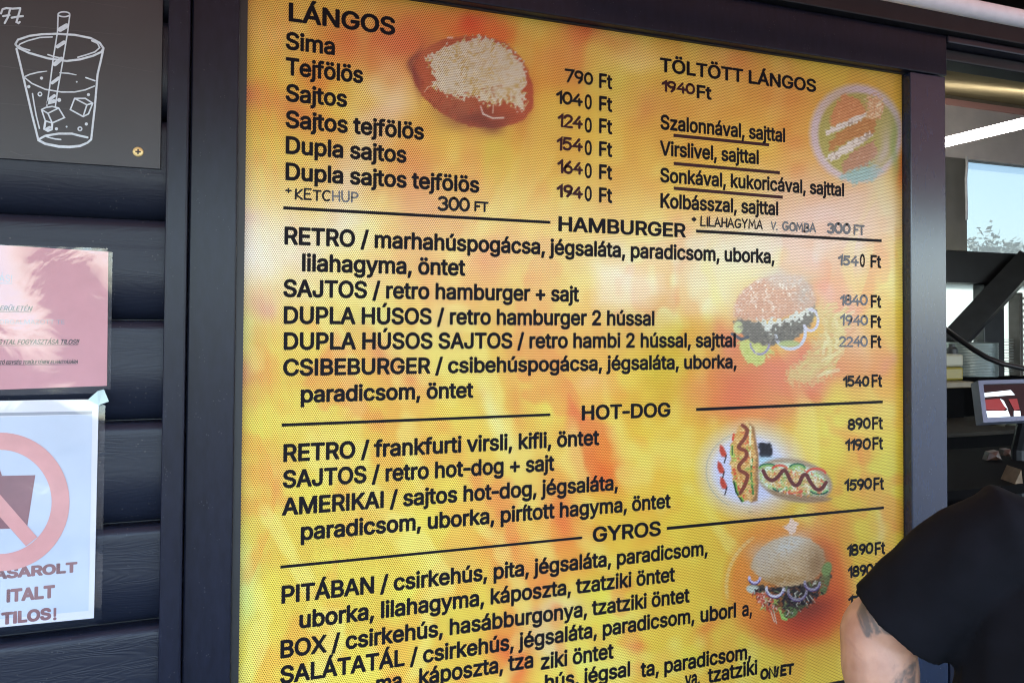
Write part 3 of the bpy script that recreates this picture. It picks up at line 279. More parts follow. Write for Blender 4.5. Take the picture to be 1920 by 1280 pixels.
'h':(410,'53,-26 43,-24 37,-20 29,-10 27,0 28,514 33,525 40,532 48,534 119,534 130,529 136,522 140,514 140,385 165,398 194,408 224,410 258,408 281,402 304,394 326,379 348,357 366,330 376,301 380,277 383,244 382,-5 380,-13 373,-20 367,-24 357,-26 291,-26 282,-22 274,-13 270,0 270,237 268,258 262,275 254,286 243,295 228,301 211,303 197,302 174,294 164,288 155,279 147,266 141,246 140,0 138,-10 130,-20 119,-26'),
'i':(166,'53,-26 43,-24 37,-20 29,-10 27,0 28,384 33,395 40,402 48,404 119,404 127,402 134,395 138,389 140,379 140,-5 134,-16 127,-22 119,-26;82,417 68,418 54,424 39,434 30,442 24,450 19,462 15,484 18,501 22,513 27,521 39,533 50,540 61,546 85,550 102,547 114,542 129,533 138,525 144,517 150,501 152,480 150,465 144,450 128,433 118,426 107,420 97,418'),
'í':(166,'53,-26 43,-24 37,-20 29,-10 27,0 27,379 29,389 33,395 40,402 48,405 41,409 34,416 32,424 32,434 78,535 88,549 94,553 104,555 178,554 187,550 196,542 199,529 197,519 130,416 123,409 116,405 127,402 134,395 138,389 140,379 140,-5 134,-16 127,-22 119,-26'),
'j':(166,'-10,-169 -20,-167 -26,-163 -32,-156 -35,-150 -36,-87 -34,-77 -26,-67 -15,-62 3,-61 17,-58 23,-51 26,-39 28,384 33,395 40,402 48,404 119,404 127,402 134,395 138,389 140,379 140,-33 134,-76 126,-99 114,-121 95,-140 78,-152 57,-161 33,-166;80,417 67,418 53,424 32,440 18,462 15,485 18,504 26,519 38,533 49,540 60,546 84,550 98,548 114,542 127,534 136,527 149,504 152,480 150,467 146,457 136,440 128,433 118,426 102,419'),
'k':(380,'53,-26 43,-24 37,-20 29,-10 27,0 28,514 33,525 40,532 48,534 119,534 127,532 134,525 138,519 140,509 140,268 271,402 284,405 360,405 373,402 382,392 386,379 384,369 380,362 236,214 394,15 398,5 398,-5 392,-16 385,-22 377,-26 294,-26 281,-22 272,-14 151,140 140,129 140,0 136,-13 128,-22 119,-26'),
'l':(166,'52,-26 42,-24 36,-20 28,-10 26,0 26,514 32,525 39,532 47,534 119,534 127,532 134,525 138,519 140,509 140,-5 134,-16 127,-22 119,-26'),
'm':(610,'53,-26 43,-24 37,-20 29,-10 27,0 27,379 29,389 37,399 43,403 53,405 117,404 128,399 134,392 137,385 163,400 184,408 215,412 248,409 281,398 302,382 320,362 339,380 351,388 372,400 392,406 411,410 453,412 484,406 510,394 531,381 549,363 564,341 576,313 580,289 583,258 583,0 581,-10 573,-20 567,-24 557,-26 491,-26 480,-20 472,-10 470,0 470,255 468,272 462,285 455,294 444,300 433,304 424,304 396,302 385,296 372,285 368,279 362,258 361,0 358,-13 348,-22 335,-26 274,-26 264,-24 258,-20 250,-10 248,0 247,272 242,284 235,292 226,299 215,302 196,304 180,302 162,292 148,276 141,255 140,0 138,-10 130,-20 119,-26'),
'n':(410,'53,-26 43,-24 37,-20 29,-10 27,0 27,379 30,392 39,400 48,404 112,405 122,403 128,399 134,392 138,384 165,398 192,407 233,410 258,408 287,400 308,392 328,378 340,365 364,334 375,305 380,277 383,244 383,0 380,-13 370,-22 357,-26 291,-26 282,-22 274,-13 270,0 270,237 268,258 262,275 254,286 243,295 228,301 206,303 185,300 164,288 149,271 141,246 140,0 138,-10 130,-20 119,-26'),
'o':(415,'204,-34 168,-30 134,-21 113,-11 102,-6 79,13 52,41 32,76 18,110 12,144 8,190 12,231 20,272 34,305 50,333 68,352 102,382 134,398 168,408 211,410 247,408 281,398 316,380 337,363 363,335 384,300 396,266 404,231 407,183 404,144 393,100 384,76 373,57 363,41 346,22 312,-6 281,-21 247,-30;206,72 224,74 242,79 255,87 268,101 278,114 288,144 293,181 292,206 289,229 283,248 274,267 266,278 255,289 242,297 226,302 210,304 189,302 174,298 160,289 150,279 140,265 132,246 127,229 122,190 124,167 132,129 140,110 149,98 160,87 173,79 189,74'),
'ö':(415,'204,-34 168,-30 134,-21 113,-11 102,-6 79,13 52,41 32,76 18,110 12,144 8,190 12,231 20,272 34,305 50,333 68,352 102,382 134,398 168,408 211,410 247,408 281,398 316,380 337,363 363,335 384,300 396,266 404,231 407,183 404,144 393,100 384,76 373,57 363,41 346,22 312,-6 281,-21 247,-30;206,72 224,74 242,79 255,87 268,101 278,114 288,144 293,181 292,206 289,229 283,248 274,267 266,278 255,289 242,297 226,302 210,304 189,302 174,298 160,289 150,279 140,265 132,246 127,229 122,190 124,167 132,129 140,110 149,98 160,87 173,79 189,74;134,417 120,418 106,424 98,428 84,442 78,450 72,462 69,485 70,499 75,511 80,520 92,534 102,540 113,546 138,549 151,548 165,542 179,534 186,526 194,516 199,504 202,480 200,465 194,450 177,432 169,426 153,419;276,417 262,419 246,426 228,442 222,450 216,462 213,485 214,499 219,511 224,520 236,534 246,540 257,546 282,549 295,548 307,543 321,534 329,527 342,504 346,482 343,465 339,455 330,440 322,433 312,426 300,420'),
'p':(424,'53,-169 43,-167 37,-163 29,-153 27,-143 27,379 29,389 39,400 53,405 119,404 125,402 132,395 136,389 138,381 162,398 182,404 201,408 233,410 260,408 297,398 330,381 348,365 374,337 394,302 406,267 414,222 416,194 414,156 407,112 394,75 376,42 350,12 320,-10 298,-21 268,-31 233,-34 202,-32 176,-26 159,-18 140,-6 140,-143 136,-156 128,-164 119,-168;218,73 237,74 251,78 263,86 275,98 284,110 294,134 301,164 302,183 302,208 298,232 292,251 284,269 275,282 252,298 238,302 223,304 203,302 189,298 176,291 162,276 152,259 144,236 139,195 140,163 143,145 149,125 158,108 167,95 188,80 203,74'),
'r':(259,'53,-26 43,-24 37,-20 29,-10 27,0 27,379 29,389 39,400 53,405 117,404 128,399 136,388 161,401 185,408 217,411 253,408 263,400 268,389 269,322 264,308 257,300 248,296 206,300 183,296 172,292 154,278 142,257 140,241 140,0 138,-10 130,-20 119,-26'),
's':(365,'176,-34 151,-32 108,-23 80,-10 61,3 40,23 24,48 17,63 10,88 12,104 20,114 30,120 88,132 99,132 107,130 114,123 118,116 124,98 130,89 138,82 150,76 164,72 184,71 203,73 217,77 229,84 238,91 240,97 242,105 240,112 232,120 221,126 141,145 108,156 75,172 50,193 36,214 24,244 21,276 24,303 31,324 40,342 52,356 80,382 106,394 145,406 181,410 213,409 237,405 263,396 284,386 303,372 320,354 342,317 350,296 350,285 346,277 340,270 330,264 274,252 263,252 255,254 248,261 236,283 226,296 205,306 185,307 161,303 147,296 136,283 136,270 141,262 159,254 265,226 302,208 328,185 342,166 354,136 357,104 354,79 346,52 332,30 313,10 302,1 269,-18 244,-27 211,-33'),
't':(227,'166,-30 132,-26 100,-16 77,0 54,28 42,59 39,91 39,301 6,301 -4,303 -14,311 -20,322 -20,379 -18,389 -10,399 -1,404 39,405 40,476 45,487 52,494 60,496 126,497 139,494 148,485 152,476 152,405 211,404 217,402 224,395 230,384 230,327 228,317 224,311 217,304 209,302 152,301 152,95 154,81 157,78 174,76 207,80 215,76 222,70 228,58 238,8 238,-3 233,-14 222,-22 198,-28'),
'u':(410,'179,-31 152,-28 129,-24 102,-12 84,0 60,24 46,46 36,70 28,103 27,132 27,379 29,389 39,400 53,405 119,404 128,400 136,392 140,379 140,141 142,122 148,105 156,94 167,84 182,78 204,76 225,80 246,91 260,108 269,134 270,379 272,389 280,399 291,404 357,405 367,403 378,393 383,379 383,0 381,-10 373,-20 362,-26 298,-26 288,-24 282,-20 276,-13 272,-4 244,-19 217,-28'),
'ú':(410,'179,-31 152,-28 129,-24 102,-12 84,0 60,24 46,46 36,70 28,103 27,132 27,379 29,389 39,400 53,405 119,404 128,400 136,392 140,379 140,141 142,122 148,105 156,94 167,84 182,78 204,76 225,80 246,91 260,108 269,134 270,379 272,389 280,399 291,404 357,405 367,403 378,393 383,379 383,0 381,-10 373,-20 362,-26 298,-26 288,-24 282,-20 276,-13 272,-4 244,-19 217,-28;178,403 168,405 158,413 153,422 152,434 206,545 216,553 226,555 294,555 304,553 310,549 316,542 319,536 320,529 318,519 249,414 241,406 233,404'),
'v':(389,'163,-26 156,-25 149,-22 138,-9 -6,367 -9,379 -6,392 4,402 17,405 89,404 97,402 104,395 108,388 195,148 283,393 292,402 305,405 371,405 384,402 391,395 395,389 397,379 396,372 249,-12 240,-22 231,-26'),
'y':(389,'88,-171 59,-168 41,-164 31,-159 24,-152 22,-144 22,-133 34,-84 41,-70 48,-64 54,-61 63,-60 96,-64 107,-60 116,-50 122,-40 136,-1 -6,366 -9,379 -6,392 4,402 17,405 89,404 97,402 104,395 108,388 195,149 283,393 292,402 305,405 371,405 384,402 391,395 396,386 397,379 394,366 218,-91 197,-124 182,-139 166,-150 148,-160 132,-166 115,-170'),
'z':(380,'42,-26 32,-24 26,-20 20,-13 17,-7 16,46 18,56 203,297 48,297 35,300 26,310 22,323 22,379 26,393 35,402 48,405 333,405 347,400 356,392 359,379 359,331 356,318 176,82 339,82 352,78 362,69 365,56 365,0 360,-14 352,-22 339,-26'),
'0':(453,'225,-33 185,-28 148,-17 113,4 80,38 62,64 46,100 32,147 24,201 22,260 24,307 32,361 45,405 60,439 82,472 113,504 149,526 185,538 229,542 268,538 305,526 340,504 370,474 393,439 408,405 421,361 429,307 431,248 429,201 421,147 408,103 393,69 370,35 340,4 305,-17 269,-28;224,76 244,78 259,83 272,92 282,104 296,125 306,152 312,180 318,249 316,290 312,328 306,357 297,381 285,401 272,416 254,428 243,432 228,434 210,432 191,424 181,416 170,403 159,385 148,357 140,328 135,259 136,218 140,180 148,152 158,127 168,107 181,92 199,81 209,78'),
'1':(453,'76,-26 66,-24 60,-20 54,-13 50,-5 50,60 54,68 60,75 66,79 76,81 186,81 186,399 99,336 91,332 79,333 73,336 66,342 60,353 60,427 62,437 71,448 188,533 198,535 276,535 286,533 298,523 302,509 302,81 391,81 401,79 407,75 415,65 417,55 417,0 415,-10 405,-22 391,-26'),
'2':(453,'64,-26 54,-24 48,-20 42,-13 39,-7 38,47 42,60 262,298 274,314 288,338 294,360 294,375 290,396 286,406 272,420 249,430 225,434 209,432 184,424 168,410 156,389 151,352 147,346 140,340 127,336 59,337 52,340 44,348 41,355 40,365 42,397 51,428 60,449 80,479 104,502 130,518 162,532 190,538 227,542 260,538 285,533 315,522 345,502 368,480 384,458 396,433 404,404 407,375 406,353 402,330 386,286 356,242 287,163 211,83 389,83 399,81 409,73 414,62 415,0 413,-10 403,-22 389,-26'),
'3':(453,'214,-33 170,-28 153,-24 124,-14 95,0 74,16 50,40 32,70 22,99 18,132 20,142 24,148 31,154 37,157 116,157 125,152 132,145 140,113 146,104 155,94 175,83 205,76 234,76 256,82 278,92 292,106 299,118 302,130 302,158 292,185 286,194 279,200 263,211 225,220 150,223 144,226 137,232 132,243 131,299 134,312 234,426 70,426 60,428 50,436 44,447 45,516 48,522 54,529 60,533 70,535 379,534 385,532 392,525 398,514 398,461 396,451 392,444 276,313 286,311 317,300 346,284 376,259 394,235 407,208 416,181 418,169 419,143 416,118 408,84 392,53 376,30 350,7 325,-9 287,-24 257,-30'),
'4':(453,'282,-26 272,-24 266,-20 260,-13 257,-7 256,79 35,80 27,82 20,89 16,95 14,105 14,158 18,172 223,520 234,532 247,535 311,535 321,533 327,529 335,519 337,509 336,502 153,189 256,189 256,318 260,331 268,340 277,344 343,344 353,342 359,338 366,331 368,323 369,189 413,189 423,187 434,177 439,163 439,105 437,95 433,89 426,82 418,80 369,79 369,0 367,-10 363,-16 356,-22 348,-26'),
'5':(453,'218,-33 186,-30 159,-24 131,-14 103,4 85,18 62,45 46,73 38,98 34,135 38,144 47,152 60,156 127,156 136,152 144,144 154,112 163,100 175,89 186,82 200,78 217,76 238,77 262,86 273,94 284,105 297,129 302,160 300,179 290,210 272,232 263,239 245,246 220,251 191,248 163,238 141,224 128,220 64,227 53,232 44,240 41,255 71,516 74,522 80,529 86,533 96,535 373,534 379,532 386,525 390,519 392,509 392,447 388,438 379,430 366,426 174,426 166,348 186,355 206,358 225,360 243,359 281,353 303,346 326,334 347,319 367,299 392,264 404,240 411,218 416,188 417,161 414,130 406,96 392,63 372,35 349,12 324,-6 295,-20 259,-30'),
'6':(453,'224,-33 190,-30 162,-22 135,-10 104,10 80,34 62,61 48,95 40,134 38,158 40,193 46,218 57,252 71,282 88,313 231,524 239,532 247,534 327,534 336,530 344,522 348,509 346,499 237,340 271,338 297,330 325,320 354,300 375,279 394,249 406,221 412,193 415,161 412,121 403,88 390,60 372,33 348,9 323,-8 296,-20 263,-30;224,74 237,75 253,79 275,92 290,112 297,126 300,142 300,176 298,187 292,200 273,224 253,235 240,238 212,238 186,228 168,212 162,203 152,173 152,141 160,115 169,101 178,92 200,79'),
'7':(453,'97,-26 84,-22 76,-14 72,-5 73,10 282,426 62,426 52,428 42,436 36,447 36,509 40,522 49,532 62,535 391,535 404,532 412,523 416,514 417,449 415,439 188,-12 179,-22 170,-26'),
'8':(453,'222,-33 187,-30 150,-22 127,-14 100,1 78,19 52,47 38,74 28,103 26,140 28,162 32,182 43,209 66,243 84,261 94,268 73,291 58,316 48,348 44,387 48,411 54,435 58,446 68,465 84,483 107,505 132,520 166,534 191,540 229,542 261,540 288,534 315,522 341,508 368,483 384,463 397,439 404,411 408,382 404,348 394,316 380,293 358,268 368,261 386,243 409,209 421,180 424,162 427,133 424,103 415,74 400,47 384,28 373,18 356,4 331,-11 295,-24 265,-30;221,75 246,76 276,84 292,96 300,104 307,116 310,125 311,137 310,152 306,163 296,181 272,200 245,208 211,208 196,206 180,200 156,181 146,163 142,152 141,138 144,118 150,106 157,98 178,84 207,76;222,316 251,318 270,328 285,344 292,363 292,388 288,401 280,414 273,420 264,426 239,434 213,434 200,430 181,422 172,415 168,407 160,388 160,364 162,356 172,336 180,329 191,322 202,318'),
'9':(453,'130,-26 117,-22 108,-14 104,-5 106,10 215,169 182,172 157,177 124,192 101,208 77,232 64,250 48,284 40,315 38,348 40,378 48,417 62,449 81,476 107,502 130,516 151,527 162,532 190,538 224,542 262,538 291,532 323,516 348,499 372,475 394,441 406,414 414,374 415,344 412,316 407,289 398,261 385,234 362,194 334,150 221,-15 213,-22 205,-26;224,269 254,274 275,286 284,295 291,307 298,321 300,335 300,366 298,381 285,405 265,424 253,430 240,434 208,432 188,424 179,417 168,406 160,394 155,379 151,354 156,322 160,308 168,297 189,278 212,270'),
',':(188,'38,-145 28,-143 18,-135 14,-129 12,-118 44,81 52,91 63,96 137,97 147,95 153,91 160,84 162,76 162,65 108,-128 100,-139 89,-144'),
'/':(249,'14,-102 4,-100 -6,-92 -11,-83 -12,-70 154,542 162,553 173,558 235,559 245,557 251,553 258,546 260,538 260,527 96,-85 87,-96 76,-102'),
'+':(453,'198,8 188,10 182,14 176,21 172,29 172,146 61,146 48,150 40,158 36,167 36,231 41,242 48,248 56,252 172,252 172,364 176,377 184,386 193,390 260,390 271,384 278,377 280,369 281,252 391,252 404,248 412,240 416,231 416,167 411,156 404,150 396,146 281,146 281,34 278,21 269,12 260,8'),
'-':(293,'35,162 25,164 19,168 11,178 9,188 10,249 15,260 25,268 35,270 258,270 272,266 282,254 284,244 284,183 278,172 268,164 258,162'),
'!':(196,'95,-30 81,-28 66,-24 58,-19 42,-3 36,5 32,14 28,26 26,42 28,56 34,73 38,81 51,94 62,102 76,109 101,112 117,110 134,102 154,85 160,77 167,60 169,38 167,22 160,5 142,-15 134,-22 117,-28;67,134 57,136 51,140 43,150 41,160 38,514 43,525 50,532 58,534 137,534 145,532 152,525 156,519 158,509 154,155 148,144 141,138 133,134'),
'.':(188,'92,-30 78,-28 64,-24 49,-13 39,-3 32,5 26,22 24,44 26,58 30,73 35,81 49,95 60,104 71,108 96,113 110,111 127,106 150,87 158,77 164,63 167,38 166,24 160,11 154,-1 142,-13 131,-22 122,-26 112,-28'),
'(':(273,'177,-122 167,-120 156,-112 128,-61 104,-6 86,49 74,100 66,149 63,203 64,246 68,289 75,327 94,409 120,486 138,524 156,555 167,563 177,565 236,565 246,563 256,555 261,546 262,534 228,455 204,384 194,345 186,306 178,242 178,184 180,149 194,84 212,24 242,-46 260,-86 262,-96 260,-106 256,-112 249,-118 243,-121'),
'Ü':(517,'254,-34 214,-32 184,-24 137,-5 109,13 82,40 62,67 47,98 38,134 34,171 34,509 36,519 46,530 60,535 129,534 138,530 146,522 150,509 150,175 152,156 157,140 164,124 172,112 185,100 198,92 218,83 234,79 265,78 283,79 301,84 320,92 333,100 344,111 354,125 366,159 367,175 367,509 369,519 377,529 388,534 457,535 467,533 478,523 483,509 483,170 480,134 470,98 456,67 436,40 408,13 376,-8 338,-24 305,-31;186,546 173,548 157,553 136,569 130,579 124,590 120,613 123,630 128,642 143,662 157,672 173,677 188,679 216,672 230,663 238,656 244,646 250,635 253,610 252,597 246,583 238,569 230,562 216,552 204,548;330,546 317,548 301,553 280,569 274,579 268,590 264,613 267,630 272,642 287,662 301,672 317,677 332,679 349,676 364,670 382,654 388,646 395,630 397,610 395,595 388,579 372,560 361,553 345,548'),
'Ó':(533,'264,-33 219,-28 176,-17 131,6 104,28 70,64 46,106 27,154 18,197 14,251 18,311 28,359 46,402 70,444 94,471 105,481 137,506 176,525 224,538 215,551 215,565 268,675 275,682 283,684 361,684 370,680 378,672 382,659 380,649 316,551 306,538 317,537 358,525 397,506 429,481 466,441 490,400 506,358 514,316 519,258 516,197 506,151 486,102 462,62 430,28 397,2 358,-17 315,-28;264,79 291,80 314,87 342,103 353,112 371,131 385,156 395,183 402,218 404,249 402,290 395,325 385,353 371,377 353,397 330,414 314,422 292,428 269,430 242,428 220,421 203,414 180,397 164,379 148,352 138,325 132,291 129,257 132,217 138,183 149,154 164,130 180,112 198,98 220,87 242,80'),
' ':(188,'')}
G46={'A':(480,'16,-46 -1,-42 -12,-36 -20,-28 -29,-9 -29,10 158,526 170,542 178,548 192,554 276,555 293,552 307,542 319,526 504,22 509,0 506,-17 494,-34 486,-40 472,-45 395,-46 378,-42 364,-34 352,-17 312,96 168,96 128,-17 116,-34 102,-42 91,-46;220,245 258,245 239,300'),
'I':(185,'60,-46 43,-42 29,-34 20,-23 14,-6 14,515 18,526 24,537 32,545 43,552 60,555 131,554 148,548 158,540 168,526 171,509 170,-6 168,-17 161,-28 153,-36 142,-42 125,-46'),
'L':(393,'60,-46 43,-42 29,-34 20,-23 14,-6 14,515 18,526 24,537 32,545 43,552 60,555 131,554 142,552 156,542 164,532 170,515 171,103 361,103 378,100 394,88 400,80 406,68 407,57 406,-6 404,-17 394,-31 384,-40 367,-46'),
'O':(533,'264,-53 215,-48 168,-36 119,-10 89,14 58,47 30,91 8,145 -2,195 -6,257 -2,313 11,371 30,417 52,451 81,486 126,524 168,544 215,557 269,562 321,556 366,544 398,528 411,522 444,494 476,461 504,417 525,362 536,312 539,250 536,196 522,136 507,98 499,84 480,52 453,22 442,12 408,-14 366,-36 319,-48;264,99 289,100 306,106 325,116 339,126 354,142 366,164 376,189 382,219 384,249 382,289 376,319 366,345 354,365 339,382 319,397 307,403 287,408 268,410 246,408 226,402 211,395 194,382 180,367 166,342 158,320 152,289 149,257 152,219 158,188 166,166 179,144 194,126 209,114 226,106 243,101'),
'R':(449,'60,-46 43,-42 29,-34 18,-17 14,0 14,509 16,520 20,532 34,546 43,552 54,554 239,555 281,552 313,546 357,528 388,506 414,480 430,457 442,428 452,394 455,355 454,327 452,310 444,278 430,247 413,223 388,198 376,190 470,18 474,0 472,-11 468,-23 454,-38 445,-42 434,-46 353,-46 342,-44 330,-40 322,-34 313,-23 220,152 171,152 171,0 170,-11 164,-23 151,-38 134,-45;171,301 252,302 268,304 285,312 293,321 298,340 298,365 295,379 290,389 278,398 251,406 171,406'),
'S':(446,'220,-55 180,-52 148,-46 132,-42 111,-34 78,-16 52,4 26,33 8,66 -3,99 -8,137 -6,148 0,163 10,173 21,180 38,183 104,183 121,180 135,170 147,153 152,131 158,118 173,106 194,98 209,96 229,95 258,99 267,102 282,110 296,125 300,135 298,147 293,154 277,163 234,178 160,198 128,210 85,232 56,254 30,286 16,315 10,337 6,370 10,412 23,450 38,475 56,496 86,522 121,541 153,552 185,559 231,562 270,559 299,553 315,548 333,541 359,526 389,504 414,476 433,444 444,407 447,378 444,361 432,344 424,338 410,333 328,333 314,338 301,350 294,362 288,387 275,400 258,408 226,413 197,410 176,400 164,387 162,379 162,368 173,358 187,350 225,337 276,324 330,306 368,288 388,274 418,245 438,215 452,171 454,136 451,102 438,62 426,40 408,16 378,-11 340,-32 304,-45 268,-52'),
'T':(448,'193,-46 176,-42 162,-34 154,-23 148,-6 147,406 32,406 15,410 4,416 -8,429 -14,446 -14,509 -10,526 -4,537 6,546 21,554 32,555 417,555 434,552 445,545 453,537 460,526 462,515 462,446 460,435 450,421 440,412 423,406 303,406 303,0 300,-17 288,-34 280,-40 268,-44 257,-46'),
'!':(196,'95,-50 76,-48 58,-42 39,-28 18,-6 10,17 6,33 8,61 18,88 36,108 49,118 39,124 31,132 24,143 22,154 17,509 18,520 26,535 35,545 46,552 63,555 132,555 149,552 163,542 172,532 178,515 174,154 170,143 164,132 156,124 146,118 159,108 178,88 187,63 189,38 187,19 181,1 174,-11 157,-28 145,-38 132,-44 117,-48')}

# ------------------------------------------------------------------ lettering
GL = {f: {c: (a, [[tuple(map(int, p.split(','))) for p in q.split(' ')] for q in s.split(';') if q]) for c, (a, s) in g.items()} for f, g in ((0, G0), (26, G20), (46, G46))}
CAP = 509
def area(p): return sum(p[i-1][0]*p[i][1]-p[i][0]*p[i-1][1] for i in range(len(p)))/2
def inside(q, p):
    x, y = q; r = False
    for i in range(len(p)):
        (x1, y1), (x2, y2) = p[i-1], p[i]
        if (y1 > y) != (y2 > y) and x < (x2-x1)*(y-y1)/(y2-y1)+x1: r = not r
    return r
GCACHE = {}
def glyph(c, d):
    if (c, d) in GCACHE: return GCACHE[c, d]
    out = []; outer = [p for p in GL[d][c][1] if area(p) < 0]; hole = [p for p in GL[d][c][1] if area(p) > 0]
    for p in outer:
        loops = [[Vector((*v, 0)) for v in lp] for lp in [p]+[h for h in hole if inside(h[0], p)]]
        vs = [v for lp in loops for v in lp]; out.append((vs, tessellate_polygon(loops)))
    GCACHE[c, d] = out; return out
def layout(text, d, track=0):
    x = 0; lay = []
    for c in text:
        for vs, fs in glyph(c, d): lay.append((x, vs, fs))
        x += GL[0][c][0]+track
    return lay
def text_mesh(mb, text, o, ux, uz, width=None, cap=.02, fat=26, lift=0., track=0, shear=0):
    """letters on the surface through o, ux = reading direction, uz = up; cap = capital height, width = ink width"""
    lay = layout(text, fat, track-(7 if fat == 26 else 0)); mn = min(x+v.x for x, vs, fs in lay for v in vs); mxx = max(x+v.x for x, vs, fs in lay for v in vs)
    sy = cap/(CAP+2*fat); sx = width/(mxx-mn) if width else sy*.8
    nrm = uz.cross(ux)*-1
    for k, (x, vs, fs) in enumerate(lay):
        mb.add([o+ux*((x+v.x-mn)*sx+shear*(v.y*sy))+uz*((v.y+fat)*sy)+nrm*(lift+.00001*(k % 5)) for v in vs], fs)
VPX, VPY = 4894., 632.
def along(x0, y0, x1): return y0+(VPY-y0)/(VPX-x0)*(x1-x0)
XU, ZU = Vector((1, 0, 0)), Vector((0, 0, 1))
def board_text(mb, text, x0, y0, x1, cap, y, fat=26, lift=.0004):
    a = P(x0, y0, y); b = P(x1, along(x0, y0, x1), y); h = PZ(x0, y0-cap, y)-a.z
    text_mesh(mb, text, Vector((a.x, y, a.z)), XU, ZU, b.x-a.x, h, fat, lift)
def strokes(mb, lines, width, y=None, lift=.0005, f=None, close=False):
    """marker or chalk strokes: polylines (already on the surface) drawn as flat ribbons with round ends; f maps 2D -> 3D"""
    for j, ln in enumerate(lines):
        pts = [Vector((p[0], p[1])) for p in ln]; wd = [p[2] if len(p) > 2 else width for p in ln]
        n = len(pts); L = []; Rr = []
        if n == 1: pts = [pts[0], pts[0]+Vector((1e-5, 0))]; wd = wd*2; n = 2
        for i in range(n):
            t1 = (pts[i]-pts[i-1]) if i else pts[1]-pts[0]; t2 = (pts[i+1]-pts[i]) if i < n-1 else t1
            if t1.length < 1e-9: t1 = t2
            if t2.length < 1e-9: t2 = t1
            t1 = t1.normalized(); t2 = t2.normalized()
            n1, n2 = Vector((-t1.y, t1.x)), Vector((-t2.y, t2.x)); m = (n1+n2)/max(1+n1.dot(n2), .4)
            L.append(pts[i]+m*wd[i]/2); Rr.append(pts[i]-m*wd[i]/2)
        cap1 = []; cap0 = []
        t = (pts[-1]-pts[-2]).normalized(); nn = Vector((-t.y, t.x))
        for k in range(1, 5): a = math.pi*k/5; cap1.append(pts[-1]+wd[-1]/2*(math.cos(a)*nn+math.sin(a)*t))
        t = (pts[1]-pts[0]).normalized(); nn = Vector((-t.y, t.x))
        for k in range(1, 5): a = math.pi*k/5; cap0.append(pts[0]+wd[0]/2*(-math.cos(a)*nn-math.sin(a)*t))
        V = [f(p, lift+.00001*(j % 7)) for p in L+Rr+cap1+cap0]
        fs = [(i, i+1, n+i+1, n+i) for i in range(n-1)]
        c1 = [n-1]+[2*n+k for k in range(4)]+[2*n-1]; c0 = [n]+[2*n+4+k for k in range(4)]+[0]
        mb.add(V, fs+[tuple(c1), tuple(c0)])
def arc(cx, cy, rx, ry, a0, a1, n=14, rot=0):
    out = []
    for k in range(n+1):
        a = R(a0+(a1-a0)*k/n); x, y = rx*math.cos(a), ry*math.sin(a)
        out.append((cx+x*math.cos(R(rot))-y*math.sin(R(rot)), cy+x*math.sin(R(rot))+y*math.cos(R(rot))))
    return out
# a hand's marker capitals and figures on a unit-high box (x to the right, y up)
HAND = {
 '0': [arc(.3, .5, .27, .47, 90, 450, 18)], '1': [[(.05, .72), (.3, .97), (.3, .02)]],
 '2': [arc(.3, .72, .25, .26, 165, -35, 10)+[(.05, .03), (.58, .03)]], '3': [arc(.28, .74, .24, .24, 150, -80, 10), arc(.28, .27, .27, .26, 80, -150, 10)],
 '4': [[(.42, .97), (.04, .36), (.62, .36)], [(.45, .58), (.45, .02)]], '5': [[(.54, .96), (.14, .96), (.1, .56)]+arc(.28, .33, .26, .3, 115, -140, 10)],
 '6': [[(.45, .96), (.2, .65)]+arc(.3, .3, .25, .28, 150, 510, 14)], '7': [[(.04, .96), (.56, .96), (.2, .02)]],
 '8': [arc(.3, .74, .21, .23, 90, 450, 14), arc(.3, .27, .26, .25, 90, 450, 14)], '9': [arc(.3, .7, .25, .27, 0, 360, 14)+[(.5, .35), (.28, .02)]],
 'A': [[(.02, 0), (.3, 1), (.58, 0)], [(.12, .33), (.48, .33)]], 'B': [[(.06, 0), (.06, 1)]+arc(.2, .76, .28, .24, 90, -90, 8)+arc(.22, .26, .32, .26, 90, -90, 8)+[(.06, 0)]],
 'C': [arc(.34, .5, .3, .48, 50, 310, 12)], 'E': [[(.5, 1), (.06, 1), (.06, 0), (.52, 0)], [(.06, .52), (.42, .52)]], 'F': [[(.06, 0), (.06, 1), (.52, 1)], [(.06, .52), (.44, .52)]],
 'G': [arc(.34, .5, .3, .48, 50, 330, 12)+[(.6, .45), (.38, .45)]], 'H': [[(.06, 0), (.06, 1)], [(.54, 0), (.54, 1)], [(.06, .5), (.54, .5)]], 'I': [[(.1, 0), (.1, 1)]],
 'K': [[(.06, 0), (.06, 1)], [(.52, 1), (.08, .45), (.56, 0)]], 'L': [[(.06, 1), (.06, 0), (.48, 0)]], 'M': [[(.04, 0), (.1, 1), (.36, .3), (.62, 1), (.68, 0)]],
 'N': [[(.06, 0), (.06, 1), (.54, 0), (.54, 1)]], 'O': [arc(.33, .5, .3, .48, 90, 450, 16)], 'P': [[(.06, 0), (.06, 1)]+arc(.22, .74, .3, .26, 90, -90, 8)+[(.06, .48)]],
 'T': [[(0, .98), (.56, .98)], [(.28, .98), (.28, 0)]], 'U': [[(.06, 1), (.06, .3)]+arc(.3, .28, .24, .28, 180, 360, 8)+[(.54, 1)]], 'V': [[(.02, 1), (.28, 0), (.54, 1)]],
 'Y': [[(.02, 1), (.28, .5), (.54, 1)], [(.28, .5), (.28, 0)]], '.': [[(.05, .03), (.08, .03)]], '(': [arc(.45, .6, .35, .5, 140, 200, 6), [(.1, .3), (.02, 0)]], ' ': [], '+': [[(0, .5), (.7, .5)], [(.35, .15), (.35, .85)]]}
ADV = {'1': .42, 'I': .22, 'M': .82, '.': .3, ' ': .35, '(': .45, 'L': .6, 'C': .74, 'G': .76, 'O': .76}
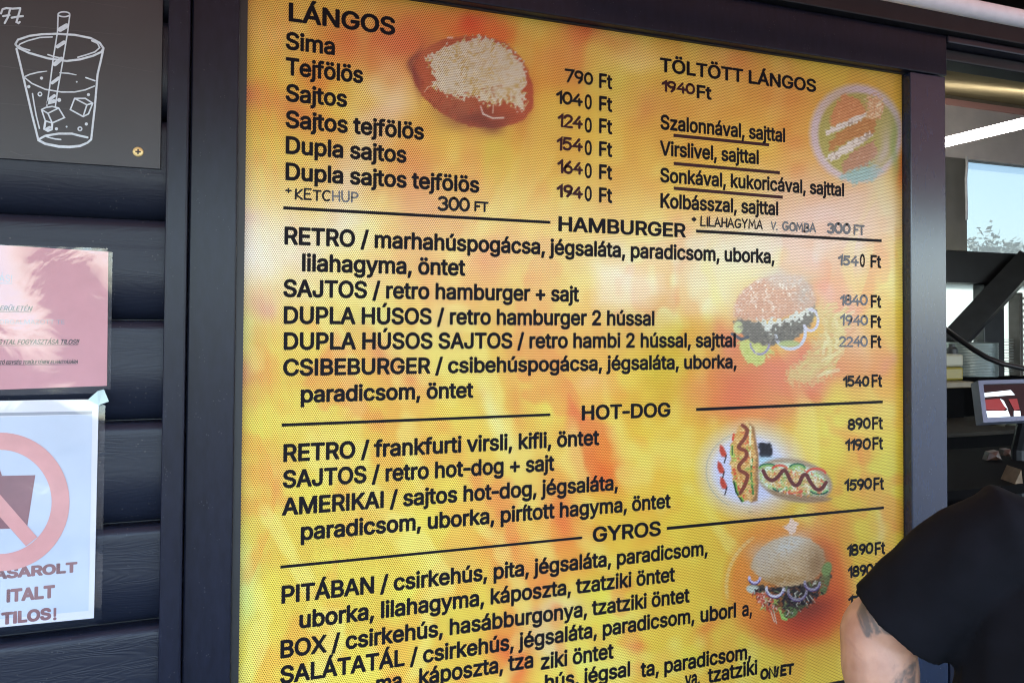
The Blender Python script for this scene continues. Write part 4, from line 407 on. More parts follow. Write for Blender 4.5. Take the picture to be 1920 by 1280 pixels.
def hand_text(mb, text, x0, y0, x1, h, y, wpx, jit=.035, lift=.0005):
    a = P(x0, y0, y); b = P(x1, along(x0, y0, x1), y); hh = PZ(x0, y0-h, y)-a.z; wd = wpx*(b.x-a.x)/(x1-x0)
    x = 0; ln = []; rg = random.Random(text+str(x0))
    for c in text:
        sl_ = rg.uniform(-.03, .05); dy = rg.uniform(-jit, jit); sc = rg.uniform(.95, 1.05)
        for s in HAND[c]: ln.append([(x+px_*sc+sl_*py_, py_*sc+dy) for px_, py_ in s])
        x += ADV.get(c, .68)*sc
    mn = min(p[0] for l in ln for p in l); mx = max(p[0] for l in ln for p in l); sx = (b.x-a.x-wd)/(mx-mn)
    ln = [[((p[0]-mn)*sx+wd/2, p[1]*(hh-wd)+wd/2) for p in l] for l in ln]
    strokes(mb, ln, wd, lift=lift, f=lambda p, l: Vector((a.x+p.x, y-l, a.z+p.y)))
# ------------------------------------------------------------------ print painter (works on the artwork's own raster)
def flow(p, n=5):                             # smooth curve through points
    out = []
    for i in range(len(p)-1):
        a, b, c, d = [Vector(p[max(0, min(len(p)-1, i+k))]) for k in (-1, 0, 1, 2)]
        out += [tuple(.5*((2*b)+(c-a)*t+(2*a-5*b+4*c-d)*t*t+(3*b-a-3*c+d)*t**3)) for t in [k/n for k in range(n)]]
    return out+[tuple(p[-1])]
class Art:
    def __init__(s, x0, y0, x1, y1, base):
        s.x0, s.y0 = x0, y0; s.w, s.h = int(x1-x0), int(y1-y0)
        s.a = np.empty((s.h, s.w, 3)); s.a[:] = base; s.m = np.zeros((s.h, s.w))
        s.ns = {}
        s.wx, s.wy = (s.noise(38)-.5)*2, (s.noise(38)-.5)*2
    def noise(s, cell, seed=0):
        k = (cell, seed)
        if k not in s.ns:
            g = np.random.default_rng(1000+int(cell*7)+seed).random((int(s.h/cell)+3, int(s.w/cell)+3))
            yy = np.arange(s.h)/cell; xx = np.arange(s.w)/cell; iy = yy.astype(int); ix = xx.astype(int)
            fy = yy-iy; fx = xx-ix; fy = fy*fy*(3-2*fy); fx = fx*fx*(3-2*fx); fy = fy[:, None]; fx = fx[None]
            s.ns[k] = (g[iy][:, ix]*(1-fy)+g[iy+1][:, ix]*fy)*(1-fx)+(g[iy][:, ix+1]*(1-fy)+g[iy+1][:, ix+1]*fy)*fx
        return s.ns[k]
    def sweep(s, cell, sy, seed, lean):       # noise drawn out into leaning flames
        n_ = s.noise(cell, seed); r_ = (np.arange(s.h)/sy).astype(int); o = n_[r_]
        sh = (lean*np.sin(np.arange(s.h)/210.+seed)+.25*lean*np.sin(np.arange(s.h)/70.)).astype(int)
        return np.stack([np.roll(o[i], sh[i]) for i in range(s.h)])
    def scatter(s, pts, cols, n, ln, wd, al=.8, rot=None, seed=1):
        rg = random.Random(seed); xs = [p[0] for p in pts]; ys = [p[1] for p in pts]
        for _ in range(n):
            q = (rg.uniform(min(xs), max(xs)), rg.uniform(min(ys), max(ys)))
            if not inside(q, pts): continue
            a = rg.uniform(0, math.pi) if rot is None else R(rot)+rg.gauss(0, .3); l_ = ln*rg.uniform(.4, 1)
            k = rg.gauss(0, .2)*l_; d_ = (math.cos(a)*l_, math.sin(a)*l_)
            s.line([q, (q[0]+d_[0]*.5-d_[1]*k/l_, q[1]+d_[1]*.5+d_[0]*k/l_), (q[0]+d_[0], q[1]+d_[1])], wd*rg.uniform(.6, 1.2), cols[rg.randrange(len(cols))], al)
    def box(s, x0, y0, x1, y1):
        a, b, c, d = max(0, int(x0-s.x0)), max(0, int(y0-s.y0)), min(s.w, int(x1-s.x0)+1), min(s.h, int(y1-s.y0)+1)
        if c <= a or d <= b: return None
        sl_ = (slice(b, d), slice(a, c)); yy, xx = np.mgrid[b:d, a:c]; return sl_, xx+s.x0+.5, yy+s.y0+.5
    def mix(s, sl_, al, col): s.a[sl_] = s.a[sl_]*(1-al[..., None])+np.asarray(col, float)*al[..., None]
    def blob(s, x, y, rx, ry, col, al=.8, rot=0, p=1, warp=14, food=False):
        m = 2.2*max(rx, ry)+warp; q = s.box(x-m, y-m, x+m, y+m)
        if q is None: return
        sl_, X, Y = q; X = X-x+warp*s.wx[sl_]; Y = Y-y+warp*s.wy[sl_]; c, n = math.cos(R(rot)), math.sin(R(rot))
        d = ((X*c+Y*n)/rx)**2+((-X*n+Y*c)/ry)**2; k = al*np.exp(-(d**p)*.9); s.mix(sl_, k, col)
        if food: s.m[sl_] = np.maximum(s.m[sl_], d < 1.6)
    def poly(s, pts, col, al=1, soft=1.5, rough=0, speck=None, food=True, nc=3):
        xs = [p[0] for p in pts]; ys = [p[1] for p in pts]; q = s.box(min(xs)-soft*2-rough, min(ys)-soft*2-rough, max(xs)+soft*2+rough, max(ys)+soft*2+rough)
        if q is None: return
        sl_, X, Y = q
        if rough: X = X+rough*2*(s.noise(4, 3)[sl_]-.5); Y = Y+rough*2*(s.noise(4, 4)[sl_]-.5)
        ins = np.zeros(X.shape, bool); dist = np.full(X.shape, 1e9)
        for i in range(len(pts)):
            (x1, y1), (x2, y2) = pts[i-1], pts[i]
            if y1 != y2: ins ^= ((y1 > Y) != (y2 > Y)) & (X < (x2-x1)*(Y-y1)/(y2-y1)+x1)
            dx, dy = x2-x1, y2-y1; t = np.clip(((X-x1)*dx+(Y-y1)*dy)/(dx*dx+dy*dy+1e-9), 0, 1)
            dist = np.minimum(dist, np.hypot(X-x1-t*dx, Y-y1-t*dy))
        sd_ = np.where(ins, dist, -dist); k = np.clip(.5+sd_/(2*soft), 0, 1)*al
        c = np.zeros(X.shape+(3,)); c[:] = col
        if speck is not None:
            f = np.clip((s.noise(nc, 9)[sl_]-.52)*6, 0, 1)*np.clip((s.noise(17, 8)[sl_]-.25)*2, 0, 1); c = c*(1-f[..., None])+np.asarray(speck, float)*f[..., None]
        c += (s.noise(2, 5)[sl_][..., None]-.5)*14
        s.a[sl_] = s.a[sl_]*(1-k[..., None])+c*k[..., None]
        if food: s.m[sl_] = np.maximum(s.m[sl_], sd_ > -3)
    def ell(s, x, y, rx, ry, col, rot=0, a0=0, a1=360, **k): s.poly(arc(x, y, rx, ry, a0, a1, 28, rot)[:-1], col, **k)
    def line(s, pts, wd, col, al=1):
        for (x1, y1), (x2, y2) in zip(pts, pts[1:]):
            q = s.box(min(x1, x2)-wd, min(y1, y2)-wd, max(x1, x2)+wd, max(y1, y2)+wd)
            if q is None: continue
            sl_, X, Y = q; dx, dy = x2-x1, y2-y1; t = np.clip(((X-x1)*dx+(Y-y1)*dy)/(dx*dx+dy*dy+1e-9), 0, 1)
            d = np.hypot(X-x1-t*dx, Y-y1-t*dy); s.mix(sl_, np.clip(.5+(wd/2-d)/1.4, 0, 1)*al, col); s.m[sl_] = np.maximum(s.m[sl_], d < wd)
    def sample(s, px, py):
        fx = np.clip(px-s.x0-.5, 0, s.w-1.001); fy = np.clip(py-s.y0-.5, 0, s.h-1.001); ix, iy = fx.astype(int), fy.astype(int); fx = (fx-ix)[..., None]; fy = (fy-iy)[..., None]
        a = s.a; return (a[iy, ix]*(1-fx)+a[iy, ix+1]*fx)*(1-fy)+(a[iy+1, ix]*(1-fx)+a[iy+1, ix+1]*fx)*fy
def printed_grid(name, art, x0, x1, z0, z1, y, step, m, parent, keep=None, scale=1.):
    nx, nz = int((x1-x0)/step)+1, int((z1-z0)/step)+1
    X, Z = np.meshgrid(np.linspace(x0, x1, nx), np.linspace(z0, z1, nz)); px, py = topx(X, y+0*X, Z)
    c = lin(art.sample(px, py))*scale; c = np.concatenate([c, np.ones(c.shape[:2]+(1,))], -1).reshape(-1, 4)
    i = np.arange(nx*nz).reshape(nz, nx); q = np.stack([i[:-1, :-1], i[:-1, 1:], i[1:, 1:], i[1:, :-1]], -1)
    if keep is not None: q = q[keep(px, py)[:-1, :-1]]
    q = q.reshape(-1, 4); used = np.unique(q); rm = np.full(nx*nz, -1); rm[used] = np.arange(len(used)); q = rm[q]
    co = np.stack([X.ravel(), np.full(nx*nz, y), Z.ravel()], -1)[used]
    me = bpy.data.meshes.new(name); me.vertices.add(len(co)); me.vertices.foreach_set('co', co.ravel())
    me.loops.add(q.size); me.loops.foreach_set('vertex_index', q.ravel().astype(np.int32)); me.polygons.add(len(q))
    me.polygons.foreach_set('loop_start', np.arange(0, q.size, 4, dtype=np.int32)); me.update(calc_edges=True)
    at = me.color_attributes.new('ink', 'FLOAT_COLOR', 'POINT'); at.data.foreach_set('color', c[used].ravel())
    return link(name, me, m, parent)
def ink_material(name, pitch=None, hole=.27, dim=.34, rough=.3, coat=0., bump=0):
    m = bpy.data.materials.new(name); m.use_nodes = True; n = m.node_tree.nodes; l = m.node_tree.links; b = n['Principled BSDF']
    a = n.new('ShaderNodeAttribute'); a.attribute_name = 'ink'; out = a.outputs['Color']
    def M(op, x, y=None):
        k = n.new('ShaderNodeMath'); k.operation = op
        for i, v in enumerate((x, y)):
            if v is None: continue
            if isinstance(v, (int, float)): k.inputs[i].default_value = v
            else: l.new(v, k.inputs[i])
        return k.outputs[0]
    g = n.new('ShaderNodeNewGeometry')
    if pitch:                                 # the film's round perforations in a staggered grid
        sp = n.new('ShaderNodeSeparateXYZ'); l.new(g.outputs['Position'], sp.inputs[0]); ph = pitch*math.sqrt(3)
        ds = []
        for ox, oz in ((0, 0), (.5, .5)):
            u = M('SUBTRACT', M('FRACT', M('ADD', M('DIVIDE', sp.outputs[0], pitch), ox+100)), .5)
            v = M('MULTIPLY', M('SUBTRACT', M('FRACT', M('ADD', M('DIVIDE', sp.outputs[2], ph), oz+100)), .5), math.sqrt(3))
            ds.append(M('SQRT', M('ADD', M('MULTIPLY', u, u), M('MULTIPLY', v, v))))
        k = M('MINIMUM', ds[0], ds[1]); k = M('LESS_THAN', k, hole)
        mx = n.new('ShaderNodeMix'); mx.data_type = 'RGBA'; mx.blend_type = 'MULTIPLY'; l.new(k, mx.inputs[0]); l.new(out, mx.inputs[6]); mx.inputs[7].default_value = (dim*1.1, dim*.95, dim*.75, 1); out = mx.outputs[2]
    l.new(out, b.inputs['Base Color']); b.inputs['Roughness'].default_value = rough
    b.inputs['Coat Weight'].default_value = coat; b.inputs['Coat Roughness'].default_value = .08
    if bump:
        t = n.new('ShaderNodeTexNoise'); t.inputs['Scale'].default_value = bump; l.new(g.outputs['Position'], t.inputs[0])
        bp = n.new('ShaderNodeBump'); bp.inputs['Strength'].default_value = .12; bp.inputs['Distance'].default_value = .004; l.new(t.outputs[0], bp.inputs['Height']); l.new(bp.outputs[0], b.inputs['Normal']); l.new(bp.outputs[0], b.inputs['Coat Normal'])
    return m

# ------------------------------------------------------------------ ground
m_ground = mat('worn asphalt', (.05, .05, .052), .85, noise=.35, nscale=3, bump=.4, bscale=60)
MB().add([(-400, -400, 0), (400, -400, 0), (400, 400, 0), (-400, 400, 0)], [(0, 1, 2, 3)]).build('ground', m_ground)['kind'] = 'structure'
m_pave = mat('concrete pavers', (.04, .039, .038), .8, noise=.3, nscale=8, bump=.3, bscale=50)
MB().box(-4, 7, -1.6, 4.2, 0.0, .1).build('pavement', m_pave, bevel=.01)['kind'] = 'structure'

# ------------------------------------------------------------------ kiosk
YB, YF, YA, YP = 1.200, 1.177, 1.158, 1.190      # print film, frame face, cover strip face, plank line
KX0, KX1, KY1 = -2.4, 4.6, 3.0
kiosk = empty('kiosk', (1.0, 2.0, .1), 'dark anthracite wooden snack kiosk with log siding and an open serving hatch', 'kiosk')
xA0, xA1, xB0, xB1 = PX(306, YA), PX(348, YA), PX(352, YF), PX(441, YF)
xJ, xR0, xR1 = PX(1693.5, YB), PX(1711, YF), PX(1777, YF)
zHb = (PZ(1440, 90, YF)+PZ(1000, 24, YF))/2; zHt = PZ(1440, 7, YF); zFt = PZ(1440, 103, YB); zFb = PZ(1575, 1275, YB)
# log siding: each board bulges and tucks under the one above
zb = [PZ(300, y, YP) for y in (413.5, 600, 787, 978, 1164)]; dz = (zb[0]-zb[4])/4
edges = [zb[0]+dz*k for k in (6, 5, 4, 3, 2, 1)]+zb+[zb[4]-dz*k for k in range(1, 8)]
mb = MB()
for k in range(len(edges)-1):
    z1, z0 = edges[k], edges[k+1]; h = z1-z0; prof = []
    prof += [(YP+.012, z1-.0005), (YP-.004, z1-.001), (YP-.0105, z1-.0028)]
    for i in range(1, 15):
        t = i/15; pr_ = .0125+.0016*t/.5 if t < .5 else .0141-.019*((t-.5)/.5)**2.3
        prof.append((YP-pr_, z1-.004-(h-.008)*t))
    prof += [(YP+.0085, z0+.003), (YP+.014, z0+.0005)]
    n = len(prof); x0, x1 = KX0, xA0+.004; nx = 2
    vs = [(x0, y, z) for y, z in prof]+[(x1, y, z) for y, z in prof]
    mb.add(vs, [(i, i+1, n+i+1, n+i) for i in range(n-1)])
sid = mb.build('siding_wall', None, kiosk, smooth=True)
# painted wood with grain that runs along the boards
m = bpy.data.materials.new('anthracite log siding'); m.use_nodes = True; n = m.node_tree.nodes; l = m.node_tree.links; b = n['Principled BSDF']
g = n.new('ShaderNodeNewGeometry'); mp = n.new('ShaderNodeMapping'); mp.inputs['Scale'].default_value = (1.6, 3, 13); mp.inputs['Rotation'].default_value = (0, R(5), 0)
l.new(g.outputs['Position'], mp.inputs[0]); wv = n.new('ShaderNodeTexNoise'); wv.inputs['Scale'].default_value = 2.4; wv.inputs['Detail'].default_value = 3; wv.inputs['Distortion'].default_value = .6; l.new(mp.outputs[0], wv.inputs[0])
def math_(n, l, op, a, c=None):
    k = n.new('ShaderNodeMath'); k.operation = op
    for i, v in enumerate((a, c)):
        if v is None: continue
        if isinstance(v, (int, float)): k.inputs[i].default_value = v
        else: l.new(v, k.inputs[i])
    return k.outputs[0]
gr = math_(n, l, 'SINE', math_(n, l, 'MULTIPLY', wv.outputs[0], 95.))
pz = n.new('ShaderNodeTexNoise'); pz.inputs['Scale'].default_value = 5; l.new(g.outputs['Position'], pz.inputs[0])
gm = math_(n, l, 'MULTIPLY', gr, math_(n, l, 'POWER', pz.outputs[0], 2.5))
fine = n.new('ShaderNodeTexNoise'); fine.inputs['Scale'].default_value = 260; fine.inputs['Detail'].default_value = 4; mp2 = n.new('ShaderNodeMapping'); mp2.inputs['Scale'].default_value = (.25, 1, 1); l.new(g.outputs['Position'], mp2.inputs[0]); l.new(mp2.outputs[0], fine.inputs[0])
hh = math_(n, l, 'ADD', math_(n, l, 'MULTIPLY', gm, 1.3), math_(n, l, 'MULTIPLY', fine.outputs[0], .5))
bp = n.new('ShaderNodeBump'); bp.inputs['Strength'].default_value = .16; bp.inputs['Distance'].default_value = .001; l.new(hh, bp.inputs['Height']); l.new(bp.outputs[0], b.inputs['Normal'])
b.inputs['Base Color'].default_value = PAINT+(1,); b.inputs['Roughness'].default_value = .4; b.inputs['Specular IOR Level'].default_value = .27
specks(m, 150, .16, (.035, .036, .042))
M_siding = m; sid.data.materials.clear(); sid.data.materials.append(m)
MB().box(KX0, xB1-.02, YP+.016, YP+.05, .1, zHt+.2).build('wall_core', M_black, kiosk)
# cover strip and frame posts
MB().box(xA0, xA1, YA, YP+.015, .1, zHt+.1).build('cover_strip', M_trim, kiosk, bevel=.003)
MB().box(xB0-.001, xB1, YF, YB+.06, .1, zHt-.001).build('frame_post', M_trim, kiosk, bevel=.0025)
MB().box(xR0, xR1, YF+.002, YB+.06, .1, zHb-.0015).build('frame_post', M_post, kiosk, bevel=.002)
MB().box(xB1+.0005, xR1+.0015, YF-.0005, YB+.05, zHb, zHt).build('header_beam', M_trim, kiosk, bevel=.002)
MB().box(xB1, xR0, YF+.001, YB+.05, zFb-.10, zFb-.002).build('bottom_rail', M_trim, kiosk, bevel=.002)
MB().box(xB1, xR0, YF+.006, YB+.05, .1, zFb-.103).build('lower_panel', M_trim, kiosk)
# rebate round the film
mb = MB(); mb.box(xB1+.0005, xB1+.011, YB-.012, YB+.004, zFb, zHb-.0005); mb.box(xB1+.011, xJ+.001, YB-.006, YB+.004, zFt, zHb-.0005); mb.box(xJ+.001, xR0-.0005, YB-.003, YB+.004, zFb, zHb-.0005)
mb.build('rebate', M_black, kiosk)
# fascia, lintel over the hatch, roof and awning
MB().box(KX0, xB1+.0002, YF+.004, YB+.05, zHt, zHt+.03).build('wall_plate', M_black, kiosk)
MB().box(xB1, KX1, YA, YB+.06, zHt+.001, zHt+.055).build('fascia', M_black, kiosk, bevel=.002)
zL1, zL0 = PZ(1790, 88, YF+.01), PZ(1790, 119, YF+.03)
MB().box(xR1+.002, KX1, YF-.004, YB+.05, zL1, zHt).build('lintel', mat('blue black steel', (.012, .013, .022), .35, noise=.2), kiosk, bevel=.003)
MB().box(xR1+.002, KX1, YF+.022, YB+.05, zL0, zL1-.001).build('shutter_rail', M_black, kiosk, bevel=.003)
m_awn = mat('brown awning cloth', (.2, .095, .09), .8, noise=.15, nscale=6)
zAw = zHt+.075
n = m_awn.node_tree.nodes; l = m_awn.node_tree.links; tl = n.new('ShaderNodeBsdfTranslucent'); tl.inputs[0].default_value = (.20, .10, .085, 1); mx = n.new('ShaderNodeMixShader'); mx.inputs[0].default_value = .3
l.new(n['Principled BSDF'].outputs[0], mx.inputs[1]); l.new(tl.outputs[0], mx.inputs[2]); l.new(mx.outputs[0], n['Material Output'].inputs[0])
nx = 24; V = []
for j in range(9):
    for i in range(nx+1): V.append((KX0-.3+(KX1+.8-KX0)*i/nx, -.952+(YA+.948)*j/8, zAw+.02+.012*math.cos(2*math.pi*i/4)*math.sin(math.pi*j/8)))
MB().add(V, [(j*(nx+1)+i, j*(nx+1)+i+1, (j+1)*(nx+1)+i+1, (j+1)*(nx+1)+i) for j in range(8) for i in range(nx)]).build('awning', m_awn, kiosk, smooth=True)
MB().box(KX0-.3, KX1+.5, -.985, -.955, zAw-.09, zAw+.03).build('valance', m_awn, kiosk, bevel=.003)
m_roof = mat('dark roof sheet', (.02, .02, .02), .8, noise=.1)
roof = MB().add([(KX0-.2, 1.1, zAw+.06), (KX1+.3, 1.1, zAw+.06), (KX1+.3, KY1+.3, zAw+.75), (KX0-.2, KY1+.3, zAw+.75),
          (KX0-.2, 1.1, zAw+.12), (KX1+.3, 1.1, zAw+.12), (KX1+.3, KY1+.3, zAw+.81), (KX0-.2, KY1+.3, zAw+.81)],
         [(0, 3, 2, 1), (4, 5, 6, 7), (0, 1, 5, 4), (1, 2, 6, 5), (2, 3, 7, 6), (3, 0, 4, 7)]).build('roof', m_roof, kiosk)
MB().box(KX0, KX0+.05, YB+.06, KY1, .1, zAw+.7).build('side_wall', M_siding, kiosk)
MB().box(KX1-.05, KX1, YB+.06, KY1, .1, zAw+.7).build('side_wall', M_siding, kiosk)
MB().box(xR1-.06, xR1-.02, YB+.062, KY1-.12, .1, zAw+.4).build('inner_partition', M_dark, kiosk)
# sill and counter front under the hatch
zS = PZ(1850, 1090, YF)
MB().box(xR1+.002, KX1, YF-.03, YB+.35, zS-.04, zS).build('serving_sill', M_trim, kiosk, bevel=.004)
MB().box(xR1+.002, KX1, YF, YB+.05, .1, zS-.042).build('front_panel', M_trim, kiosk)
# rear wall with its window openings
YR = 2.9
def rx(px, py=400): return P(px, py, YR).x
def rz(px, py): return P(px, py, YR).z
m_rear = mat('pale plastic wall sheet', (.8, .72, .64), .3, noise=.12, nscale=5, bump=.1, bscale=6)
zP1, zP0 = rz(1777, 186), rz(1777, 197); zW1 = rz(1860, 303); zW0 = rz(1850, 474); zD0 = rz(1800, 531); zV1 = zD0; zV0 = rz(1850, 706)
xW = rx(1813); XR = KX1-.05
MB().box(xR1-.02, XR, YR, YR+.06, zW1, zP0).build('rear_wall_sheet', m_rear, kiosk)
MB().box(xR1-.02, xW, YR, YR+.06, zW0, zW1-.001).build('rear_wall_sheet', mat('olive grey sheet', (.2, .19, .16), .35, noise=.15, nscale=6), kiosk)
MB().box(xR1-.02, XR, YR-.01, YR+.05, zP0+.001, zP1).build('light_strip', mat('salmon plastic strip', (.85, .45, .36), .4), kiosk)
MB().box(xR1-.02, XR, YR, YR+.06, zP1+.001, zP1+.6).build('gable', mat('tan boarding', (.30, .25, .16), .6, noise=.1), kiosk)
m_ceil = mat('tan ceiling panel', (.26, .205, .115), .9, spec=0, noise=.12, nscale=4)
c0, c1 = PZ(1777, 119, YB+.06), zP1+.02
for a, c in ((xR1-.05, 2.06), (2.068, KX1-.05)):
    MB().add([(a, YB+.06, c0), (c, YB+.06, c0), (c, YR, c1), (a, YR, c1), (a, YB+.06, c0+.02), (c, YB+.06, c0+.02), (c, YR, c1+.02), (a, YR, c1+.02)],
         [(0, 3, 2, 1), (4, 5, 6, 7), (0, 1, 5, 4), (1, 2, 6, 5), (2, 3, 7, 6), (3, 0, 4, 7)]).build('ceiling_panel', m_ceil, kiosk)
MB().box(xR1-.02, XR, YR-.04, YR+.06, zD0, zW0-.001).build('cross_beam', M_black, kiosk, bevel=.004)
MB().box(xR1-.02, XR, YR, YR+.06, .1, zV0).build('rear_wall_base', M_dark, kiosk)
m_jam = mat('dark grey steel', (.018, .019, .021), .4, noise=.2)
MB().box(rx(1835, 580), rx(1873, 580), YR-.03, YR+.04, zV0+.001, zD0-.001).build('rear_post', m_jam, kiosk, bevel=.004)
pa, pb = P(1780, 648, YR-.08), P(1925, 492, YR-.08)
MB().tube([pa, pb], [.075, .075], 4).build('brace', m_jam, kiosk)
MB().box(rx(1902, 600), rx(1908, 600), YR-.03, YR+.05, zV0+.001, zD0-.04).build('rear_post', mat('brown frame', (.06, .05, .045), .5, noise=.2), kiosk, bevel=.003)
m_gl = bpy.data.materials.new('tinted window glass'); m_gl.use_nodes = True; n = m_gl.node_tree.nodes; l = m_gl.node_tree.links
tr = n.new('ShaderNodeBsdfTransparent'); tr.inputs[0].default_value = (.056, .072, .080, 1); gs = n.new('ShaderNodeBsdfGlossy'); gs.inputs['Roughness'].default_value = .03
mx = n.new('ShaderNodeMixShader'); mx.inputs[0].default_value = .25; tl = n.new('ShaderNodeBsdfTranslucent'); tl.inputs[0].default_value = (.075, .09, .092, 1); l.new(tr.outputs[0], mx.inputs[1]); l.new(tl.outputs[0], mx.inputs[2]); l.new(mx.outputs[0], n['Material Output'].inputs[0])
pn = MB().add([(xW+.001, YR+.02, zW0), (XR, YR+.02, zW0), (XR, YR+.02, zW1), (xW+.001, YR+.02, zW1)], [(0, 1, 2, 3)]).build('window_pane', m_gl, kiosk)
if pn.data.polygons[0].normal.y > 0: pn.data.flip_normals()
# frosted panes and roller louvres of the lower window
m_fr = bpy.data.materials.new('frosted panel'); m_fr.use_nodes = True; n = m_fr.node_tree.nodes; l = m_fr.node_tree.links
df = n.new('ShaderNodeBsdfTranslucent'); df.inputs[0].default_value = (.4, .44, .42, 1); d2 = n.new('ShaderNodeBsdfDiffuse'); d2.inputs[0].default_value = (.3, .31, .31, 1)
mx = n.new('ShaderNodeMixShader'); mx.inputs[0].default_value = .3; l.new(df.outputs[0], mx.inputs[1]); l.new(d2.outputs[0], mx.inputs[2]); l.new(mx.outputs[0], n['Material Output'].inputs[0])
MB().box(xR1-.02, rx(1903, 600), YR+.03, YR+.034, zV0, zD0).build('frosted_pane', m_fr, kiosk)
mb = MB(); z = rz(1850, 636)
k = 0
while z > zV0+.012:
    mb.box(xR1-.02, rx(1902, 600), YR+.005, YR+.02, z-.003, z); z -= .0135
mb.build('louvre', mat('louvre slat', (.16, .165, .16), .5), kiosk)
mb = MB(); z = zD0-.06
while z > zV0+.012:
    mb.box(rx(1909, 600), XR, YR+.0, YR+.03, z-.013, z); z -= .032
mb.build('louvre', mat('pale louvre slat', (.4, .37, .33), .5), kiosk)
MB().box(rx(1908, 600), XR, YR+.034, YR+.04, zV0, zD0).build('frosted_pane', m_fr, kiosk)
LEDGE = W(1903, 907, 1.70).z
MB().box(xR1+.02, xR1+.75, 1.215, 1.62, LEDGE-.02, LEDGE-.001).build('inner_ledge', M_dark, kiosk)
# screws and a staple in the siding
scr = MB(); p = P(259.5, 709.5, YP-.012); scr.lathe([(0, -.001), (.0016, -.001), (.0016, .001), (0, .001)], (0, 0, 0), 10)
me = scr.mesh('nail'); me.transform(Matrix.Translation((p.x, p.y, p.z)) @ Matrix.Rotation(R(90), 4, 'X')); link('nail', me, mat('rusty nail', (.28, .1, .03), .7), kiosk)
a, c = P(156, 1253.5, YP-.0125), P(177, 1251.5, YP-.0125)
MB().tube([a+Vector((0, .006, 0)), a, c, c+Vector((0, .006, 0))], .0009, 6).build('staple', mat('bare staple', (.75, .75, .77), .35, metal=.6), kiosk)

# ------------------------------------------------------------------ menu board
ART = Art(430, -70, 1710, 1300, (226, 182, 76))
B = ART.blob
# sweeps of colour in the printed backdrop; pale mid-right ones paint in reflected sky
B(560, 1000, 420, 420, (218, 194, 76), .85, warp=0); B(1550, 980, 260, 330, (216, 192, 66), .9, warp=0); B(1300, 900, 260, 260, (220, 180, 66), .7, warp=0)
B(520, 60, 60, 45, (236, 182, 104), .8); B(740, 80, 85, 62, (214, 108, 70), .95); B(660, 95, 60, 40, (222, 132, 76), .7); B(585, 140, 45, 22, (226, 140, 66), .6, 26)
B(465, 180, 38, 26, (220, 128, 84), .8, 25); B(560, 215, 80, 24, (222, 140, 76), .7, 26); B(600, 165, 30, 20, (224, 140, 62), .6)
B(725, 190, 40, 58, (236, 206, 176), .9, 26); B(690, 260, 30, 60, (232, 206, 160), .8, 25); B(655, 350, 42, 70, (230, 208, 160), .85, 10); B(650, 425, 60, 30, (226, 212, 176), .8)
B(780, 320, 55, 110, (222, 148, 80), .75, -10); B(470, 330, 40, 60, (232, 192, 92), .7)
B(475, 480, 75, 80, (232, 212, 206), .95); B(560, 475, 70, 60, (226, 208, 176), .85); B(465, 415, 40, 30, (224, 178, 160), .6)
B(491, 573, 24, 20, (214, 148, 122), .85); B(600, 545, 90, 30, (224, 200, 140), .6); B(466, 705, 28, 40, (214, 138, 92), .85); B(455, 620, 26, 50, (210, 200, 116), .7); B(700, 605, 60, 30, (206, 198, 108), .7)
B(800, 545, 26, 46, (222, 148, 62), .7); B(725, 672, 26, 34, (206, 120, 84), .85, -30); B(768, 712, 34, 22, (222, 136, 86), .75); B(700, 520, 40, 40, (222, 180, 120), .6); B(820, 600, 40, 30, (220, 170, 120), .6)
B(885, 45, 62, 32, (226, 96, 54), .95, 14); B(940, 70, 26, 24, (226, 104, 54), .8); B(1078, 75, 22, 62, (226, 120, 70), .75); B(1108, 52, 36, 26, (222, 96, 58), .85, 10); B(1040, 110, 40, 40, (228, 160, 88), .7); B(1170, 85, 30, 30, (226, 150, 90), .5)
B(1185, 112, 56, 24, (242, 206, 130), .8); B(1150, 165, 42, 40, (214, 192, 84), .7); B(1215, 205, 46, 40, (216, 148, 84), .7); B(880, 300, 28, 80, (226, 164, 86), .6); B(925, 290, 26, 40, (214, 196, 78), .6); B(1200, 300, 60, 60, (222, 176, 82), .6)
B(1370, 112, 46, 40, (228, 146, 80), .7); B(1330, 200, 60, 60, (226, 172, 86), .6); B(1465, 190, 80, 46, (226, 158, 82), .75); B(1490, 290, 46, 64, (224, 146, 80), .8); B(1560, 140, 60, 22, (222, 184, 68), .7, 12); B(1470, 130, 24, 30, (226, 160, 80), .6)
B(1560, 405, 120, 75, (226, 192, 180), .95); B(1620, 380, 50, 60, (222, 196, 180), .8); B(1370, 470, 130, 46, (226, 212, 180), .9); B(1500, 470, 110, 60, (224, 200, 186), .9); B(1600, 470, 60, 60, (222, 190, 170), .8); B(1655, 370, 24, 80, (220, 208, 150), .8, -15)  # pale pinks and creams put part of the film's sky reflection into the ink
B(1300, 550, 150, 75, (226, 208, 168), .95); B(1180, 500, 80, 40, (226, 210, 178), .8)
B(930, 480, 70, 46, (222, 142, 70), .8, -20); B(840, 570, 60, 60, (222, 150, 76), .6); B(1020, 520, 60, 60, (220, 190, 86), .7); B(1020, 640, 40, 60, (222, 160, 80), .6); B(1110, 722, 32, 24, (232, 200, 136), .85)
ART.ell(1320, 690, 112, 92, (208, 178, 62), soft=16, al=.8, food=False)
B(960, 730, 20, 110, (222, 152, 70), .7, -6); B(925, 775, 12, 60, (224, 216, 160), .8, -20); B(990, 700, 16, 80, (220, 184, 80), .6); B(1035, 800, 18, 80, (222, 200, 84), .8, -5)
ART.poly([(1066, 740), (1090, 770), (1150, 800), (1165, 870), (1130, 920), (1085, 900), (1070, 860), (1063, 800)], (222, 116, 64), al=.85, soft=7, food=False); B(1150, 885, 30, 40, (224, 104, 52), .85, -20); B(1110, 850, 60, 60, (224, 140, 66), .6)
